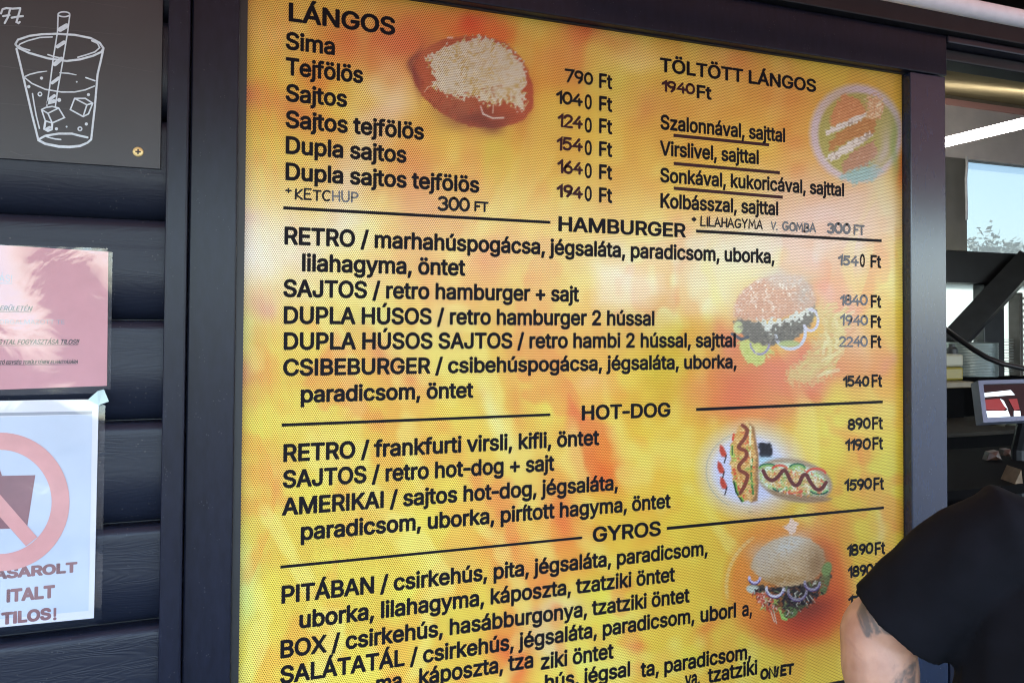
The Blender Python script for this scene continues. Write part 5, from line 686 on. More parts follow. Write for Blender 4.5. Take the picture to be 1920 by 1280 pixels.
B(1378, 735, 60, 46, (218, 112, 74), .9); B(1375, 640, 26, 36, (216, 120, 84), .85); B(1440, 770, 50, 30, (222, 130, 90), .7); B(1310, 740, 46, 40, (222, 140, 60), .8); B(1560, 560, 30, 46, (226, 160, 150), .8); B(1600, 630, 50, 50, (224, 176, 140), .8); B(1655, 680, 36, 26, (214, 146, 126), .9)
B(1500, 690, 90, 50, (222, 128, 104), .9); B(1500, 737, 44, 20, (216, 116, 92), .85, 18); B(1462, 783, 20, 22, (214, 128, 92), .85); B(1635, 545, 36, 50, (220, 208, 124), .85); B(1615, 780, 20, 46, (222, 168, 82), .7); B(1560, 800, 60, 60, (218, 196, 90), .7); B(1650, 760, 30, 40, (220, 190, 100), .7)
B(450, 1090, 26, 90, (206, 206, 124), .85); B(520, 890, 36, 46, (222, 156, 76), .8); B(500, 960, 40, 60, (222, 190, 90), .5); B(560, 780, 60, 40, (220, 186, 84), .6); B(700, 960, 60, 40, (226, 180, 82), .6); B(930, 950, 40, 80, (222, 150, 72), .75, -25); B(955, 1050, 36, 60, (222, 132, 64), .8); B(965, 1225, 34, 66, (222, 92, 52), .95)
B(850, 1050, 40, 30, (210, 206, 110), .6); B(800, 1140, 50, 30, (210, 200, 86), .5); B(1060, 990, 38, 90, (222, 108, 54), .9, -14); B(1000, 1080, 40, 60, (222, 130, 68), .8); B(1052, 1145, 52, 26, (216, 176, 140), .85, -15); B(1020, 1200, 30, 30, (220, 190, 150), .8); B(1105, 1235, 60, 30, (216, 206, 110), .7); B(1130, 1130, 40, 80, (214, 200, 74), .6, -35)
B(1202, 1222, 16, 14, (222, 124, 66), .9); B(1335, 1180, 18, 34, (222, 124, 60), .8, 26); B(1300, 1230, 60, 20, (210, 200, 70), .6); B(1400, 1010, 40, 30, (224, 150, 66), .7); B(1420, 950, 60, 30, (222, 160, 70), .6); B(1650, 880, 40, 60, (206, 198, 80), .6); B(1642, 985, 10, 40, (214, 206, 140), .7); B(1690, 760, 7, 300, (222, 180, 52), .8, warp=0); B(1690, 320, 10, 40, (214, 104, 46), .9, warp=3)
n1 = ART.noise(70, 2)[..., None]-.5; n2 = ART.noise(28, 6)[..., None]-.5
ART.a += n1*np.array([6, 22, 10])+n2*np.array([4, 14, 8])
yr = np.clip((np.arange(ART.h)-380)/250, 0, 1)[:, None, None]
st = np.clip((.7*ART.sweep(58, 3.2, 3, 70)+.3*ART.noise(31, 4)-.57)*2.6, 0, .4)[..., None]*(.35+.65*yr)
ART.a = ART.a*(1-st)+np.array([228, 146, 62])*st
s2_ = np.clip((.75*ART.sweep(44, 4.2, 5, -90)+.25*ART.noise(26, 7)-.57)*3, 0, .5)[..., None]*(.4+.6*yr)
ART.a = ART.a*(1-s2_)+np.array([230, 216, 120])*s2_
s3_ = np.clip((.8*ART.sweep(66, 3, 8, 110)+.2*ART.noise(22, 7)-.70)*4, 0, .3)[..., None]*yr
ART.a = ART.a*(1-s3_)+np.array([224, 104, 58])*s3_
B(1500, 695, 95, 42, (222, 124, 98), .75); B(1378, 735, 55, 44, (218, 110, 72), .75); B(1585, 575, 26, 44, (224, 156, 142), .7); B(1375, 640, 22, 34, (216, 120, 84), .7); B(1560, 400, 115, 70, (228, 196, 184), .6); B(1050, 560, 60, 90, (224, 184, 84), .5)  # the large pale pink blob again carries painted sky reflection
ART.poly([(1116, 498), (1160, 500), (1236, 520), (1242, 545), (1215, 572), (1160, 580), (1117, 572)], (240, 222, 212), al=.45, soft=15, food=False)  # white reflection on the film, painted into the print
# fried flat bread under grated cheese
ART.poly([(780, 106), (803, 88), (830, 74), (870, 68), (905, 67), (946, 79), (975, 105), (990, 132), (1000, 165), (1000, 203), (978, 228), (938, 240), (882, 238), (835, 218), (793, 183), (774, 150), (773, 125)], (178, 92, 62), soft=2.2, rough=1.5)
B(800, 95, 30, 22, (190, 108, 72), .7, -30, food=True); B(900, 222, 66, 22, (112, 56, 50), .8, 5); B(860, 200, 40, 26, (160, 96, 70), .6); B(783, 130, 8, 40, (120, 60, 62), .7); B(985, 190, 14, 50, (182, 82, 54), .6); B(945, 205, 30, 18, (176, 84, 56), .6)
ART.poly([(880, 70), (862, 80), (826, 90), (812, 103), (795, 107), (810, 114), (802, 124), (812, 138), (816, 150), (811, 160), (824, 173), (845, 180), (866, 183), (886, 178), (902, 192), (926, 197), (946, 190), (962, 196), (972, 208), (983, 206), (985, 190), (981, 172), (988, 150), (980, 124), (966, 100), (940, 82), (912, 73)], (208, 196, 176), soft=2, rough=9, speck=(190, 158, 92), nc=3)
for k in range(70):
    a = RNG.random()*6.28; q = RNG.random()**.5*.8; x, y = 905+78*q*math.cos(a)+6*q*math.sin(a), 135+52*q*math.sin(a)+14*q*math.cos(a); ART.line([(x, y), (x+RNG.normal()*6, y+RNG.normal()*4)], 1.7, [(226, 218, 204), (190, 150, 80), (166, 122, 72)][k % 3], .55)
ART.line([(901, 200), (906, 214), (924, 222), (944, 221)], 3, (214, 200, 190), .9); ART.line([(925, 197), (924, 212)], 2, (214, 200, 180), .8); ART.line([(796, 172), (802, 164), (811, 160)], 2.2, (214, 180, 150), .8); ART.line([(840, 71), (848, 71)], 4, (225, 190, 180), .8)
ART.scatter([(840, 90), (905, 74), (960, 100), (982, 150), (975, 195), (930, 192), (880, 178), (825, 165), (815, 120)], [(226, 216, 198), (214, 202, 180), (196, 166, 104), (182, 150, 96), (222, 206, 170)], 420, 9, 2, .5, seed=3)
ART.scatter([(905, 165), (960, 150), (975, 185), (930, 190)], [(170, 96, 56), (150, 82, 50), (196, 150, 80)], 40, 7, 2.4, .6, seed=4)
ART.scatter([(785, 120), (812, 160), (860, 195), (960, 205), (985, 210), (930, 236), (860, 230), (800, 185)], [(186, 92, 66), (146, 58, 46), (176, 76, 54), (132, 54, 46)], 120, 12, 4, .22, seed=5)
# stuffed flat bread on a plate
ART.ell(1606, 250, 88, 92, (208, 190, 196), soft=5); ART.ell(1608, 252, 74, 78, (176, 170, 100), soft=3); B(1570, 195, 30, 20, (190, 165, 84), .7)
ART.poly([(1583, 176), (1612, 186), (1624, 204), (1622, 212), (1560, 238), (1556, 226), (1570, 192)], (206, 144, 98), soft=1.8, rough=3); ART.poly([(1625, 180), (1650, 178), (1660, 200), (1650, 222), (1622, 232), (1626, 210)], (214, 170, 130), soft=3, rough=6, speck=(230, 214, 180))
ART.poly([(1570, 250), (1620, 222), (1644, 224), (1640, 250), (1596, 262), (1556, 284), (1556, 268)], (188, 134, 84), soft=1.8, rough=3); ART.poly([(1580, 306), (1600, 284), (1640, 262), (1646, 290), (1625, 312), (1580, 326)], (184, 140, 114), soft=1.8, rough=3)
for pl in ([(1546, 246), (1562, 238), (1600, 220), (1626, 208), (1624, 218), (1608, 230), (1566, 248), (1550, 254)], [(1545, 300), (1560, 286), (1604, 260), (1628, 247), (1640, 252), (1600, 281), (1562, 302)]): ART.poly(pl, (222, 214, 208), soft=1.6, rough=2.5, speck=(176, 160, 146))
ART.poly([(1576, 330), (1600, 318), (1640, 306), (1656, 320), (1640, 336), (1600, 346)], (156, 188, 188), soft=4, rough=5); B(1652, 280, 14, 46, (196, 184, 184), .8, 4); B(1672, 270, 8, 60, (150, 170, 110), .8, -6)
ART.scatter([(1583, 180), (1618, 190), (1620, 210), (1562, 234), (1570, 195)], [(226, 168, 120), (196, 132, 92), (216, 150, 100)], 60, 7, 2.5, .4, seed=6); ART.scatter([(1572, 252), (1630, 226), (1640, 246), (1562, 278)], [(206, 160, 104), (170, 122, 78), (196, 150, 96)], 60, 8, 2.5, .45, rot=-28, seed=7)
ART.scatter([(1626, 184), (1648, 184), (1656, 202), (1630, 226)], [(236, 224, 200), (206, 150, 110), (222, 190, 150)], 50, 5, 2, .6, seed=8); ART.scatter([(1582, 306), (1640, 266), (1644, 292), (1590, 322)], [(206, 170, 150), (176, 136, 116)], 40, 8, 3, .4, rot=-28, seed=9)
# burger with chips
ART.poly([(1382, 642), (1392, 662), (1398, 678), (1418, 684), (1432, 680), (1436, 662), (1452, 662), (1440, 646), (1400, 634)], (192, 196, 112), soft=2, rough=5)
ART.poly([(1376, 604), (1384, 596), (1440, 606), (1500, 590), (1527, 568), (1532, 590), (1510, 622), (1480, 642), (1440, 648), (1408, 640), (1384, 622)], (104, 98, 92), soft=2, rough=3)
ART.poly([(1376, 594), (1377, 568), (1394, 542), (1420, 523), (1458, 514), (1500, 516), (1522, 536), (1531, 562), (1524, 574), (1500, 586), (1460, 598), (1420, 602), (1388, 598)], (204, 150, 122), soft=3, rough=2, speck=(222, 190, 170), nc=3); B(1505, 545, 24, 26, (176, 164, 156), .7); B(1470, 520, 40, 8, (205, 195, 185), .7, -3)
for x, y in ((1417, 572), (1430, 580), (1450, 574), (1436, 546), (1408, 538), (1462, 532), (1480, 550)): ART.line([(x, y), (x+1, y+4)], 3, (236, 222, 208), .9)
ART.poly([(1412, 602), (1436, 600), (1470, 598), (1500, 586), (1524, 572), (1524, 582), (1500, 600), (1470, 606), (1452, 612), (1440, 626), (1432, 610)], (208, 208, 200), soft=1.5, rough=8)
ART.ell(1384, 614, 9, 12, (190, 196, 140), soft=2); ART.line([(1373, 626), (1390, 636), (1402, 632)], 6, (62, 70, 88), .9)
ART.line(arc(1425, 640, 18, 24, 10, 170, 10), 4, (150, 140, 178), .95); ART.line(arc(1482, 624, 28, 30, -20, 170, 12), 6, (196, 200, 218), .95); ART.line(arc(1520, 600, 14, 20, -100, 150, 12), 5, (204, 200, 220), .95); ART.ell(1480, 644, 20, 6, (170, 180, 120), soft=2)
ART.poly([(1532, 582), (1572, 590), (1584, 620), (1572, 660), (1560, 700), (1520, 722), (1480, 716), (1476, 700), (1510, 668), (1528, 640), (1545, 620)], (212, 188, 128), soft=6, rough=8, al=.85)
ART.scatter([(1532, 582), (1572, 590), (1580, 620), (1570, 660), (1556, 696), (1520, 716), (1484, 712), (1482, 700), (1512, 668), (1532, 640), (1545, 616)], [(222, 206, 148), (210, 188, 118), (226, 214, 168), (216, 160, 112), (214, 196, 130)], 120, 40, 6.5, .55, rot=-32, seed=21)
ART.scatter([(1540, 590), (1570, 596), (1576, 640), (1556, 670), (1546, 640)], [(224, 210, 158), (206, 176, 108), (218, 200, 136)], 40, 36, 6, .5, rot=62, seed=22)
ART.scatter([(1384, 560), (1420, 526), (1500, 520), (1526, 560), (1470, 592), (1390, 594)], [(222, 176, 146), (190, 136, 108), (214, 160, 128), (196, 150, 130)], 170, 8, 3, .3, seed=10); ART.scatter([(1390, 550), (1420, 524), (1500, 518), (1520, 548), (1450, 572)], [(240, 228, 212)], 30, 2.5, 2.4, .8, seed=11)
ART.scatter([(1380, 604), (1440, 612), (1515, 596), (1505, 622), (1440, 645), (1390, 620)], [(70, 62, 58), (130, 122, 112), (92, 84, 78), (150, 140, 126)], 150, 6, 2.6, .5, seed=12); ART.scatter([(1384, 642), (1400, 676), (1430, 682), (1450, 660), (1404, 640)], [(214, 214, 140), (170, 180, 90), (200, 206, 120)], 50, 9, 2.4, .6, seed=13)
# hot dogs on a plate
ART.ell(1408, 880, 86, 78, (206, 202, 214), soft=24); ART.ell(1402, 880, 62, 60, (196, 196, 222), soft=9); ART.line(arc(1408, 882, 84, 74, 120, 250, 14), 2.5, (160, 160, 150), .5)
ART.poly([(1422, 830), (1444, 830), (1449, 842), (1446, 855), (1425, 858)], (24, 24, 34), soft=2, rough=2); B(1430, 862, 24, 6, (160, 200, 215), .8, warp=2)
ART.poly([(1404, 792), (1414, 800), (1422, 850), (1423, 900), (1420, 938), (1408, 942), (1412, 850)], (150, 106, 66), soft=2)
ART.poly([(1388, 796), (1402, 792), (1412, 812), (1417, 860), (1416, 920), (1408, 940), (1392, 938), (1378, 910), (1368, 870), (1370, 836), (1378, 812)], (204, 152, 84), soft=2, rough=3, speck=(224, 190, 130))
ART.line([(1374, 836), (1372, 850), (1378, 862)], 6, (170, 190, 90)); ART.line([(1373, 836), (1373, 852)], 2, (30, 70, 40)); ART.line([(1377, 902), (1382, 922), (1392, 938)], 6, (110, 160, 60)); ART.line([(1376, 902), (1380, 922), (1391, 939)], 2.6, (20, 50, 34)); ART.line([(1410, 860), (1408, 890), (1412, 925)], 4, (60, 120, 56)); ART.line([(1407, 800), (1406, 850), (1409, 870)], 4, (222, 214, 170)); ART.line([(1376, 814), (1374, 824)], 4, (212, 70, 50)); ART.line([(1376, 880), (1380, 895)], 5, (208, 80, 50))
ART.scatter([(1382, 812), (1404, 800), (1412, 860), (1410, 925), (1390, 930), (1374, 880), (1374, 840)], [(214, 150, 70), (186, 120, 58), (222, 190, 120), (150, 170, 80), (206, 90, 56), (196, 130, 60)], 170, 7, 3, .7, seed=14)
ART.line(flow([(1392, 797), (1401, 806), (1396, 822), (1385, 838), (1398, 845), (1399, 856), (1386, 872), (1388, 882), (1401, 890), (1397, 908), (1388, 924)]), 6.5, (124, 58, 40))
for x, y in ((1354, 845), (1350, 876), (1355, 905)):
    ART.poly([(x-4, y-12), (x+2, y-8), (x+8, y+4), (x+8, y+12), (x-1, y+10), (x-5, y)], (184, 66, 50), soft=1.5); ART.line([(x+8, y+8), (x+4, y+22)], 2, (40, 34, 40))
ART.ell(1490, 900, 72, 40, (162, 140, 116), rot=12, soft=3); ART.ell(1488, 901, 66, 32, (204, 214, 196), rot=12, soft=3, speck=(170, 190, 110)); ART.ell(1490, 903, 58, 20, (206, 170, 110), rot=12, soft=4, speck=(222, 214, 180)); ART.poly(arc(1500, 925, 60, 14, 0, 180, 12, 8), (150, 120, 90), soft=3)
for q in (arc(1440, 878, 16, 7, 190, 340, 8), arc(1495, 878, 14, 7, 190, 350, 8)): ART.line(q, 5, (130, 170, 90)); ART.line([(x, y-2) for x, y in q], 2, (24, 84, 72))
for q in (arc(1462, 880, 14, 8, 190, 340, 8), arc(1530, 888, 18, 10, 200, 350, 8), arc(1486, 916, 20, 8, 30, 150, 8)): ART.line(q, 4, (208, 78, 58))
for q in (arc(1462, 906, 16, 12, 40, 140, 8), arc(1536, 914, 18, 10, 30, 150, 8)): ART.line(q, 5, (140, 186, 120)); ART.line([(x, y+2) for x, y in q], 2.4, (18, 70, 60))
ART.scatter(arc(1490, 901, 60, 25, 0, 360, 20, 12), [(216, 170, 96), (196, 140, 70), (226, 216, 180), (150, 180, 96), (214, 100, 70), (232, 226, 206), (120, 150, 80)], 260, 7, 2.6, .7, seed=15)
ART.line(flow([(1431, 882), (1438, 895), (1448, 900), (1458, 894), (1468, 882), (1474, 884), (1482, 900), (1490, 909), (1498, 906), (1505, 892), (1512, 890), (1520, 904), (1530, 916), (1540, 916), (1549, 904)]), 6.5, (98, 44, 42))
# gyros in a bun on a round orange ground
ART.ell(1478, 1095, 116, 118, (224, 140, 58), soft=14); B(1530, 1130, 70, 60, (206, 78, 44), .9, 30, warp=4); B(1500, 1165, 60, 34, (190, 68, 46), .85, -10, warp=4); B(1545, 1060, 30, 60, (212, 92, 48), .8, warp=4); B(1520, 1140, 44, 24, (128, 58, 46), .8, -15, warp=4); ART.line(arc(1478, 1100, 116, 112, 170, 235, 12), 7, (222, 206, 150), .28)
ART.poly([(1405, 1090), (1450, 1100), (1540, 1080), (1556, 1060), (1558, 1080), (1550, 1100), (1520, 1130), (1490, 1150), (1470, 1150), (1440, 1130), (1412, 1110)], (52, 46, 46), soft=3, rough=5); ART.poly([(1538, 1085), (1556, 1060), (1557, 1085), (1548, 1112), (1536, 1116)], (88, 104, 64), soft=2)
ART.poly([(1416, 1112), (1436, 1106), (1450, 1130), (1452, 1150), (1434, 1140), (1420, 1126)], (190, 84, 62), soft=2, rough=4); ART.poly([(1440, 1110), (1470, 1112), (1464, 1140), (1450, 1130)], (150, 90, 50), soft=2, rough=4, speck=(80, 40, 30)); ART.ell(1482, 1148, 14, 10, (96, 116, 70), soft=2, rot=-20); ART.line([(1462, 1140), (1468, 1158), (1474, 1160)], 6, (150, 190, 100)); ART.ell(1412, 1104, 13, 8, (190, 200, 190), soft=2, rot=10)
for x0, y0, x1, y1 in ((1430, 1115, 1440, 1135), (1440, 1130, 1452, 1165), (1446, 1125, 1456, 1168), (1505, 1120, 1515, 1135), (1512, 1118, 1520, 1132), (1518, 1116, 1528, 1128)): ART.line([(x0, y0), (x1, y1)], 2, (206, 204, 190), .8)
ART.poly([(1407, 1062), (1412, 1045), (1430, 1024), (1452, 1009), (1485, 1004), (1520, 1010), (1543, 1030), (1547, 1050), (1540, 1072), (1522, 1088), (1500, 1096), (1470, 1100), (1445, 1094), (1420, 1078)], (196, 168, 132), soft=2.5, rough=2); B(1478, 1020, 38, 18, (200, 202, 202), .8, -30, warp=3); B(1430, 1050, 20, 30, (188, 176, 164), .6); B(1530, 1050, 20, 30, (150, 118, 84), .7); B(1470, 1086, 50, 10, (160, 118, 66), .7, -4, warp=3)
ART.scatter([(1415, 1050), (1440, 1020), (1485, 1008), (1530, 1024), (1543, 1052), (1520, 1084), (1470, 1096), (1425, 1076)], [(206, 180, 146), (186, 158, 122), (214, 194, 166), (176, 146, 108)], 260, 7, 2.6, .3, seed=16); B(1532, 1062, 16, 26, (142, 108, 74), .55, 20, warp=3)
ART.scatter([(1410, 1098), (1450, 1104), (1540, 1086), (1552, 1075), (1545, 1105), (1510, 1138), (1475, 1152), (1440, 1138), (1416, 1116)], [(30, 26, 28), (84, 92, 60), (120, 76, 50), (190, 186, 170), (70, 50, 46), (150, 84, 56), (110, 124, 80), (46, 40, 40)], 330, 10, 2.6, .75, seed=17); ART.scatter([(1412, 1108), (1450, 1108), (1456, 1150), (1430, 1138)], [(206, 96, 70), (178, 70, 52), (226, 190, 170), (150, 170, 90)], 70, 9, 2.4, .75, seed=18)
for x, y, a, c in ((1415, 1083, 10, (190, 180, 214)), (1453, 1103, 16, (206, 204, 220)), (1495, 1108, 17, (140, 132, 146)), (1523, 1092, 14, (150, 142, 160))): ART.line(arc(x, y, a, a*.9, 0, 190, 12), 5, c, .95); ART.line(arc(x, y+2.5, a, a*.95, 10, 170, 12), 1.6, (80, 60, 120), .8)
ART.ell(1550, 1066, 9, 14, (120, 140, 84), soft=2, rot=20)
ART.poly([(1486, 967), (1490, 978), (1498, 985), (1490, 998), (1488, 1004), (1480, 1004), (1478, 996), (1470, 986), (1480, 980)], (226, 196, 176), soft=1.5, rough=4)

menu = empty('menu_board', ((xB1+xJ)/2, YB, zFb), 'yellow and orange printed menu board of prices framed in dark wood', 'menu board')
PITCH_ = 4.25*(PX(482, YB, 140)-PX(481, YB, 140))
M_film = ink_material('perforated print film', PITCH_, hole=.28, dim=.27, rough=.2, coat=0)
M_film.node_tree.nodes['Principled BSDF'].inputs['Specular IOR Level'].default_value = .3
INK = np.array([.93, .96, .92])
x0f, x1f = xB1+.009, xJ
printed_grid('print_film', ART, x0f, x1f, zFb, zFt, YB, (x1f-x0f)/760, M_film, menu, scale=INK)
boxes = [('flat bread picture', (760, 55, 1015, 250)), ('stuffed bread picture', (1505, 150, 1692, 350)), ('burger picture', (1368, 505, 1590, 725)), ('hot dog picture', (1300, 780, 1570, 965)), ('gyros picture', (1355, 960, 1600, 1225))]
for nm, (a, c, d, e) in boxes:
    q = [P(u, v, YB) for u in (a, d) for v in (c, e)]
    def keep(px, py, a=a, c=c, d=d, e=e):
        ix = np.clip((px-ART.x0).astype(int), 0, ART.w-1); iy = np.clip((py-ART.y0).astype(int), 0, ART.h-1)
        return (ART.m[iy, ix] > .5) & (px > a) & (px < d) & (py > c) & (py < e)
    o = printed_grid('food_picture', ART, min(v.x for v in q), min(max(v.x for v in q), x1f-.001), min(v.z for v in q), max(v.z for v in q), YB-.0002, .0009, M_film, menu, keep, INK); o['label'] = nm
def T(text, x0, y0, x1, cap, fat=26, name='menu_line', m=None):
    mb = MB(); board_text(mb, text, x0, y0, x1, cap, YB, fat); return mb.build(name, m or M_ink, menu)
# left column of flat breads
T('LÁNGOS', 541, 40.5, 741, 35.5, 26)
for t, x0, y0, x1 in (('Sima', 535.5, 93, 628), ('Tejfölös', 535.5, 141, 680.7), ('Sajtos', 535.5, 190.5, 650.7), ('Sajtos tejfölös', 535.3, 240, 795), ('Dupla sajtos', 535.3, 288.5, 762.3), ('Dupla sajtos tejfölös', 535, 338, 898.6)): T(t, x0, y0, x1, 33.6)
T('HAMBURGER', 1046.7, 433.7, 1286, 28.6, 26); T('HOT-DOG', 1090.5, 788, 1257, 28.6, 26); T('GYROS', 1111, 1016.5, 1239, 29, 26)
T('TÖLTÖTT LÁNGOS', 1237, 134.5, 1530, 26.6, 26)
for t, x0, y0, x1, cap in (('RETRO / marhahúspogácsa, jégsaláta, paradicsom, uborka,', 533, 458.5, 1452, 34), ('lilahagyma, öntet', 566, 509, 872.5, 34), ('SAJTOS / retro hamburger + sajt', 531, 557, 1085.7, 34),
    ('DUPLA HÚSOS / retro hamburger 2 hússal', 531.7, 607.3, 1227, 33.6), ('DUPLA HÚSOS SAJTOS / retro hambi 2 hússal, sajttal', 531.7, 656, 1379.5, 33.4), ('CSIBEBURGER / csibehúspogácsa, jégsaláta, uborka,', 530.5, 705, 1381, 32.6), ('paradicsom, öntet', 563.7, 755, 887.5, 32.6),
    ('RETRO / frankfurti virsli, kifli, öntet', 531, 866, 1123.5, 34), ('SAJTOS / retro hot-dog + sajt', 530, 915, 1039.5, 34), ('AMERIKAI / sajtos hot-dog, jégsaláta,', 528.5, 966.5, 1158.5, 34), ('paradicsom, uborka, pirított hagyma, öntet', 563.7, 1013, 1257.5, 33.6),
    ('PITÁBAN / csirkehús, pita, jégsaláta, paradicsom,', 527.5, 1131.3, 1326.7, 34), ('uborka, lilahagyma, káposzta, tzatziki öntet', 561, 1178, 1265.5, 34), ('BOX / csirkehús, hasábburgonya, tzatziki öntet', 525.5, 1233.7, 1293, 34), ('SALÁTATÁL / csirkehús, jégsaláta, paradicsom,', 525, 1282, 1302, 34), ('uborl', 1313, 1166.5, 1380, 29), ('a,', 1391, 1155.5, 1410, 28),
    ('káposzta, tza', 785.5, 1284.5, 1000, 32.5), ('ziki öntet', 1013.5, 1255.3, 1150.5, 31), ('ma,', 705, 1298, 762, 33), ('hús, jégsal', 1021, 1294, 1181.5, 30), ('ta, paradicsom,', 1200.5, 1269.5, 1408, 29.5), ('ya,', 1284, 1287, 1312, 28), ('tzatziki', 1326.5, 1280, 1420, 28.5)): T(t, x0, y0, x1, cap)
for t, x0, y0, x1, cap in (('Szalonnával, sajttal', 1238, 243, 1472, 28.5), ('Virslivel, sajttal', 1237, 291.5, 1422.5, 28.2), ('Sonkával, kukoricával, sajttal', 1237.5, 342, 1582.5, 28), ('Kolbásszal, sajttal', 1238, 390, 1459, 28)): T(t, x0, y0, x1, cap)
# printed parts of the prices
for y0, z in ((165.5, 0), (208, 205.5), (250, 249), (293, 291.5), (336, 334.5), (379.5, 377.5)):
    T('Ft', 1123, y0, 1147.8, 28.3, 26, 'price_line')
    if z: T('0', 1096, z-.5, 1109.5, 28.3, 26, 'price_line')
T('Ft', 1306, 184.5, 1334.2, 25.6, 26, 'price_line')
for x0, y0, x1 in ((1632, 502, 1652), (1632.5, 577, 1652.2), (1632.5, 615, 1652.3), (1632.7, 652.5, 1652.6), (1634, 726, 1654), (1635, 805.5, 1655.3), (1635.6, 843.5, 1655.6), (1637.5, 919.3, 1657.4), (1640, 1040.5, 1659.8), (1641, 1079, 1661)): T('Ft', x0, y0, x1, 24.6, 26, 'price_line')
T('0', 1612.3, 500.5, 1621.5, 24.5, 26, 'price_line')
# section rules
def rule(x0, y0, x1, y1, wd, m=None, name='section_rule'):
    a, c = P(x0, y0, YB), P(x1, y1, YB); h = abs(PZ(x0, y0-wd/2, YB)-PZ(x0, y0+wd/2, YB))/2; e = -.00035
    MB().add([(a.x, YB+e, a.z-h), (c.x, YB+e, c.z-h), (c.x, YB+e, c.z+h), (a.x, YB+e, a.z+h)], [(0, 1, 2, 3)]).build(name, m or M_ink, menu)
for q in ((531, 389.8, 1032, 417), (1305, 433.3, 1653, 451.6), (528, 796.5, 1032, 777), (1305, 767.3, 1655, 753), (525.7, 1062.3, 1091.7, 1007.3), (1250, 990, 1657, 951.3)): rule(*q, 5.8)
M_maroon = mat('black marker with maroon sheen', (.03, .005, .007), .5, spec=.15, noise=.2); M_marker = mat('black marker', (.005, .004, .005), .5, spec=.15, noise=.2); M_grey = mat('black marker with painted glare', (.085, .086, .092), .45, spec=.4, noise=.35, nscale=160)  # grey and maroon put reflections on the black marker strokes into the ink colour
for q in ((1262.5, 254.2, 1442, 272), (1263, 306.8, 1462, 324.2), (1263, 353, 1467.5, 370)): rule(*q, 6.2, M_maroon, 'marker_underline')
def Hd(text, x0, y0, x1, h, wpx, m=None, name='marker_text'):
    mb = MB(); hand_text(mb, text, x0, y0, x1, h, YB, wpx); mb.build(name, m or M_marker, menu)
Hd('+', 534.5, 363.5, 547, 13, 3.2); Hd('KETC', 552.5, 374.6, 620, 22, 3.6); Hd('HUP', 622, 378.2, 672.5, 22, 3.2, M_grey); Hd('300', 820, 395, 881, 28.5, 5.2); Hd('FT', 889, 396.8, 916, 20, 4)
Hd('790', 1058, 155.5, 1112, 27, 4.6); Hd('104', 1042, 196, 1093, 27, 4.8); Hd('124', 1045, 239, 1093, 27, 4.8, M_maroon); Hd('154', 1043, 282.5, 1093, 27, 4.8, M_maroon); Hd('164', 1044.5, 326, 1093, 27, 4.8, M_maroon); Hd('194', 1043, 370.5, 1093, 26, 5.2, M_maroon); Hd('1940', 1240, 172, 1303, 23, 4.4, M_maroon)
Hd('+', 1296, 417, 1306, 12, 3.6); Hd('LILAHAGYMA', 1312.5, 424.5, 1430, 19.5, 2.8); Hd('V.', 1445, 432, 1458, 17, 2.8, M_grey); Hd('GOMBA', 1466, 433.5, 1530, 19, 3.2, M_grey); Hd('300', 1550, 438.5, 1595, 23, 4.2, M_grey); Hd('FT', 1600, 441, 1621, 20, 3.4, M_grey)
Hd('154', 1571, 498.5, 1610, 21.5, 3.6, M_grey); Hd('1840', 1574.5, 573, 1627, 22, 3.4, M_grey); Hd('1940', 1574.5, 611, 1627.5, 22, 3.4, M_grey); Hd('2240', 1572.5, 651, 1627, 22, 3.2, M_grey); Hd('1540', 1580, 726.5, 1630, 23, 3.8); Hd('890', 1589, 807, 1632.5, 23, 4); Hd('1190', 1584, 846, 1633, 23.5, 4); Hd('1590', 1582.5, 922, 1635, 23.5, 4); Hd('1890', 1587.5, 1044, 1637.5, 23.5, 4); Hd('1890', 1589, 1084, 1638, 24, 4); Hd('1790', 1590, 1141, 1640, 25, 4); Hd('ON(ET', 1425, 1275, 1489, 23, 4.4)

# ------------------------------------------------------------------ chalk drink board
YD = 1.1725
xD1 = PX(303, YD, 200); zD = PZ(300, 317.5, YD)
db = empty('drink_board', (xD1-.35, YD, zD), 'black chalkboard panel with a drawn glass of iced drink and straw', 'chalkboard')
M_chalkb = mat('matt black sheet', (.017, .016, .018), .42, noise=.25, nscale=7, bump=.04, bscale=40)
MB().box(xD1-.75, xD1, YD, YD+.008, zD, zHt).build('panel', M_chalkb, db, bevel=.0008)
M_chalk = mat('pale chalk marker', (.50, .56, .60), .7, noise=.12, nscale=300)
fD = lambda p, l: Vector((lambda q: (q.x, YD-l, q.z))(P(p.x, p.y, YD)))
def chalk(name, lines, wd):
    mb = MB(); strokes(mb, lines, wd, lift=.0004, f=fD)
    mb.build(name, M_chalk, db)
chalk('chalk_glass', [[(29, 83), (34, 75), (55, 68), (78, 65), (105, 64), (140, 66), (170, 72), (187, 81), (194, 91), (190, 98), (175, 105), (150, 112), (125, 115), (90, 110), (55, 100), (36, 91), (29, 84)],
    [(31, 92), (38, 120), (45, 150), (60, 215), (72, 263)], [(194, 92), (189, 115), (183, 140), (178, 200), (171, 262)], [(72, 263, 4.5), (85, 270, 4.5), (110, 275, 5), (130, 276, 5), (150, 274, 4.5), (164, 268), (171, 262)], [(74, 261), (85, 255), (110, 251), (135, 251), (150, 255), (164, 258)]], 3.9)
for ln in [[(98, 70), (75, 71), (52, 77), (38, 83), (35, 87), (42, 91), (56, 95)], [(172, 77), (183, 82), (187, 90), (178, 98), (160, 104), (146, 108)], [(83, 255), (95, 259), (104, 261), (114, 262)], [(61, 176), (64, 195), (68, 217), (74, 241)], [(90, 103), (102, 107), (112, 109)]]: chalk('chalk_stroke', [ln], 2.6)
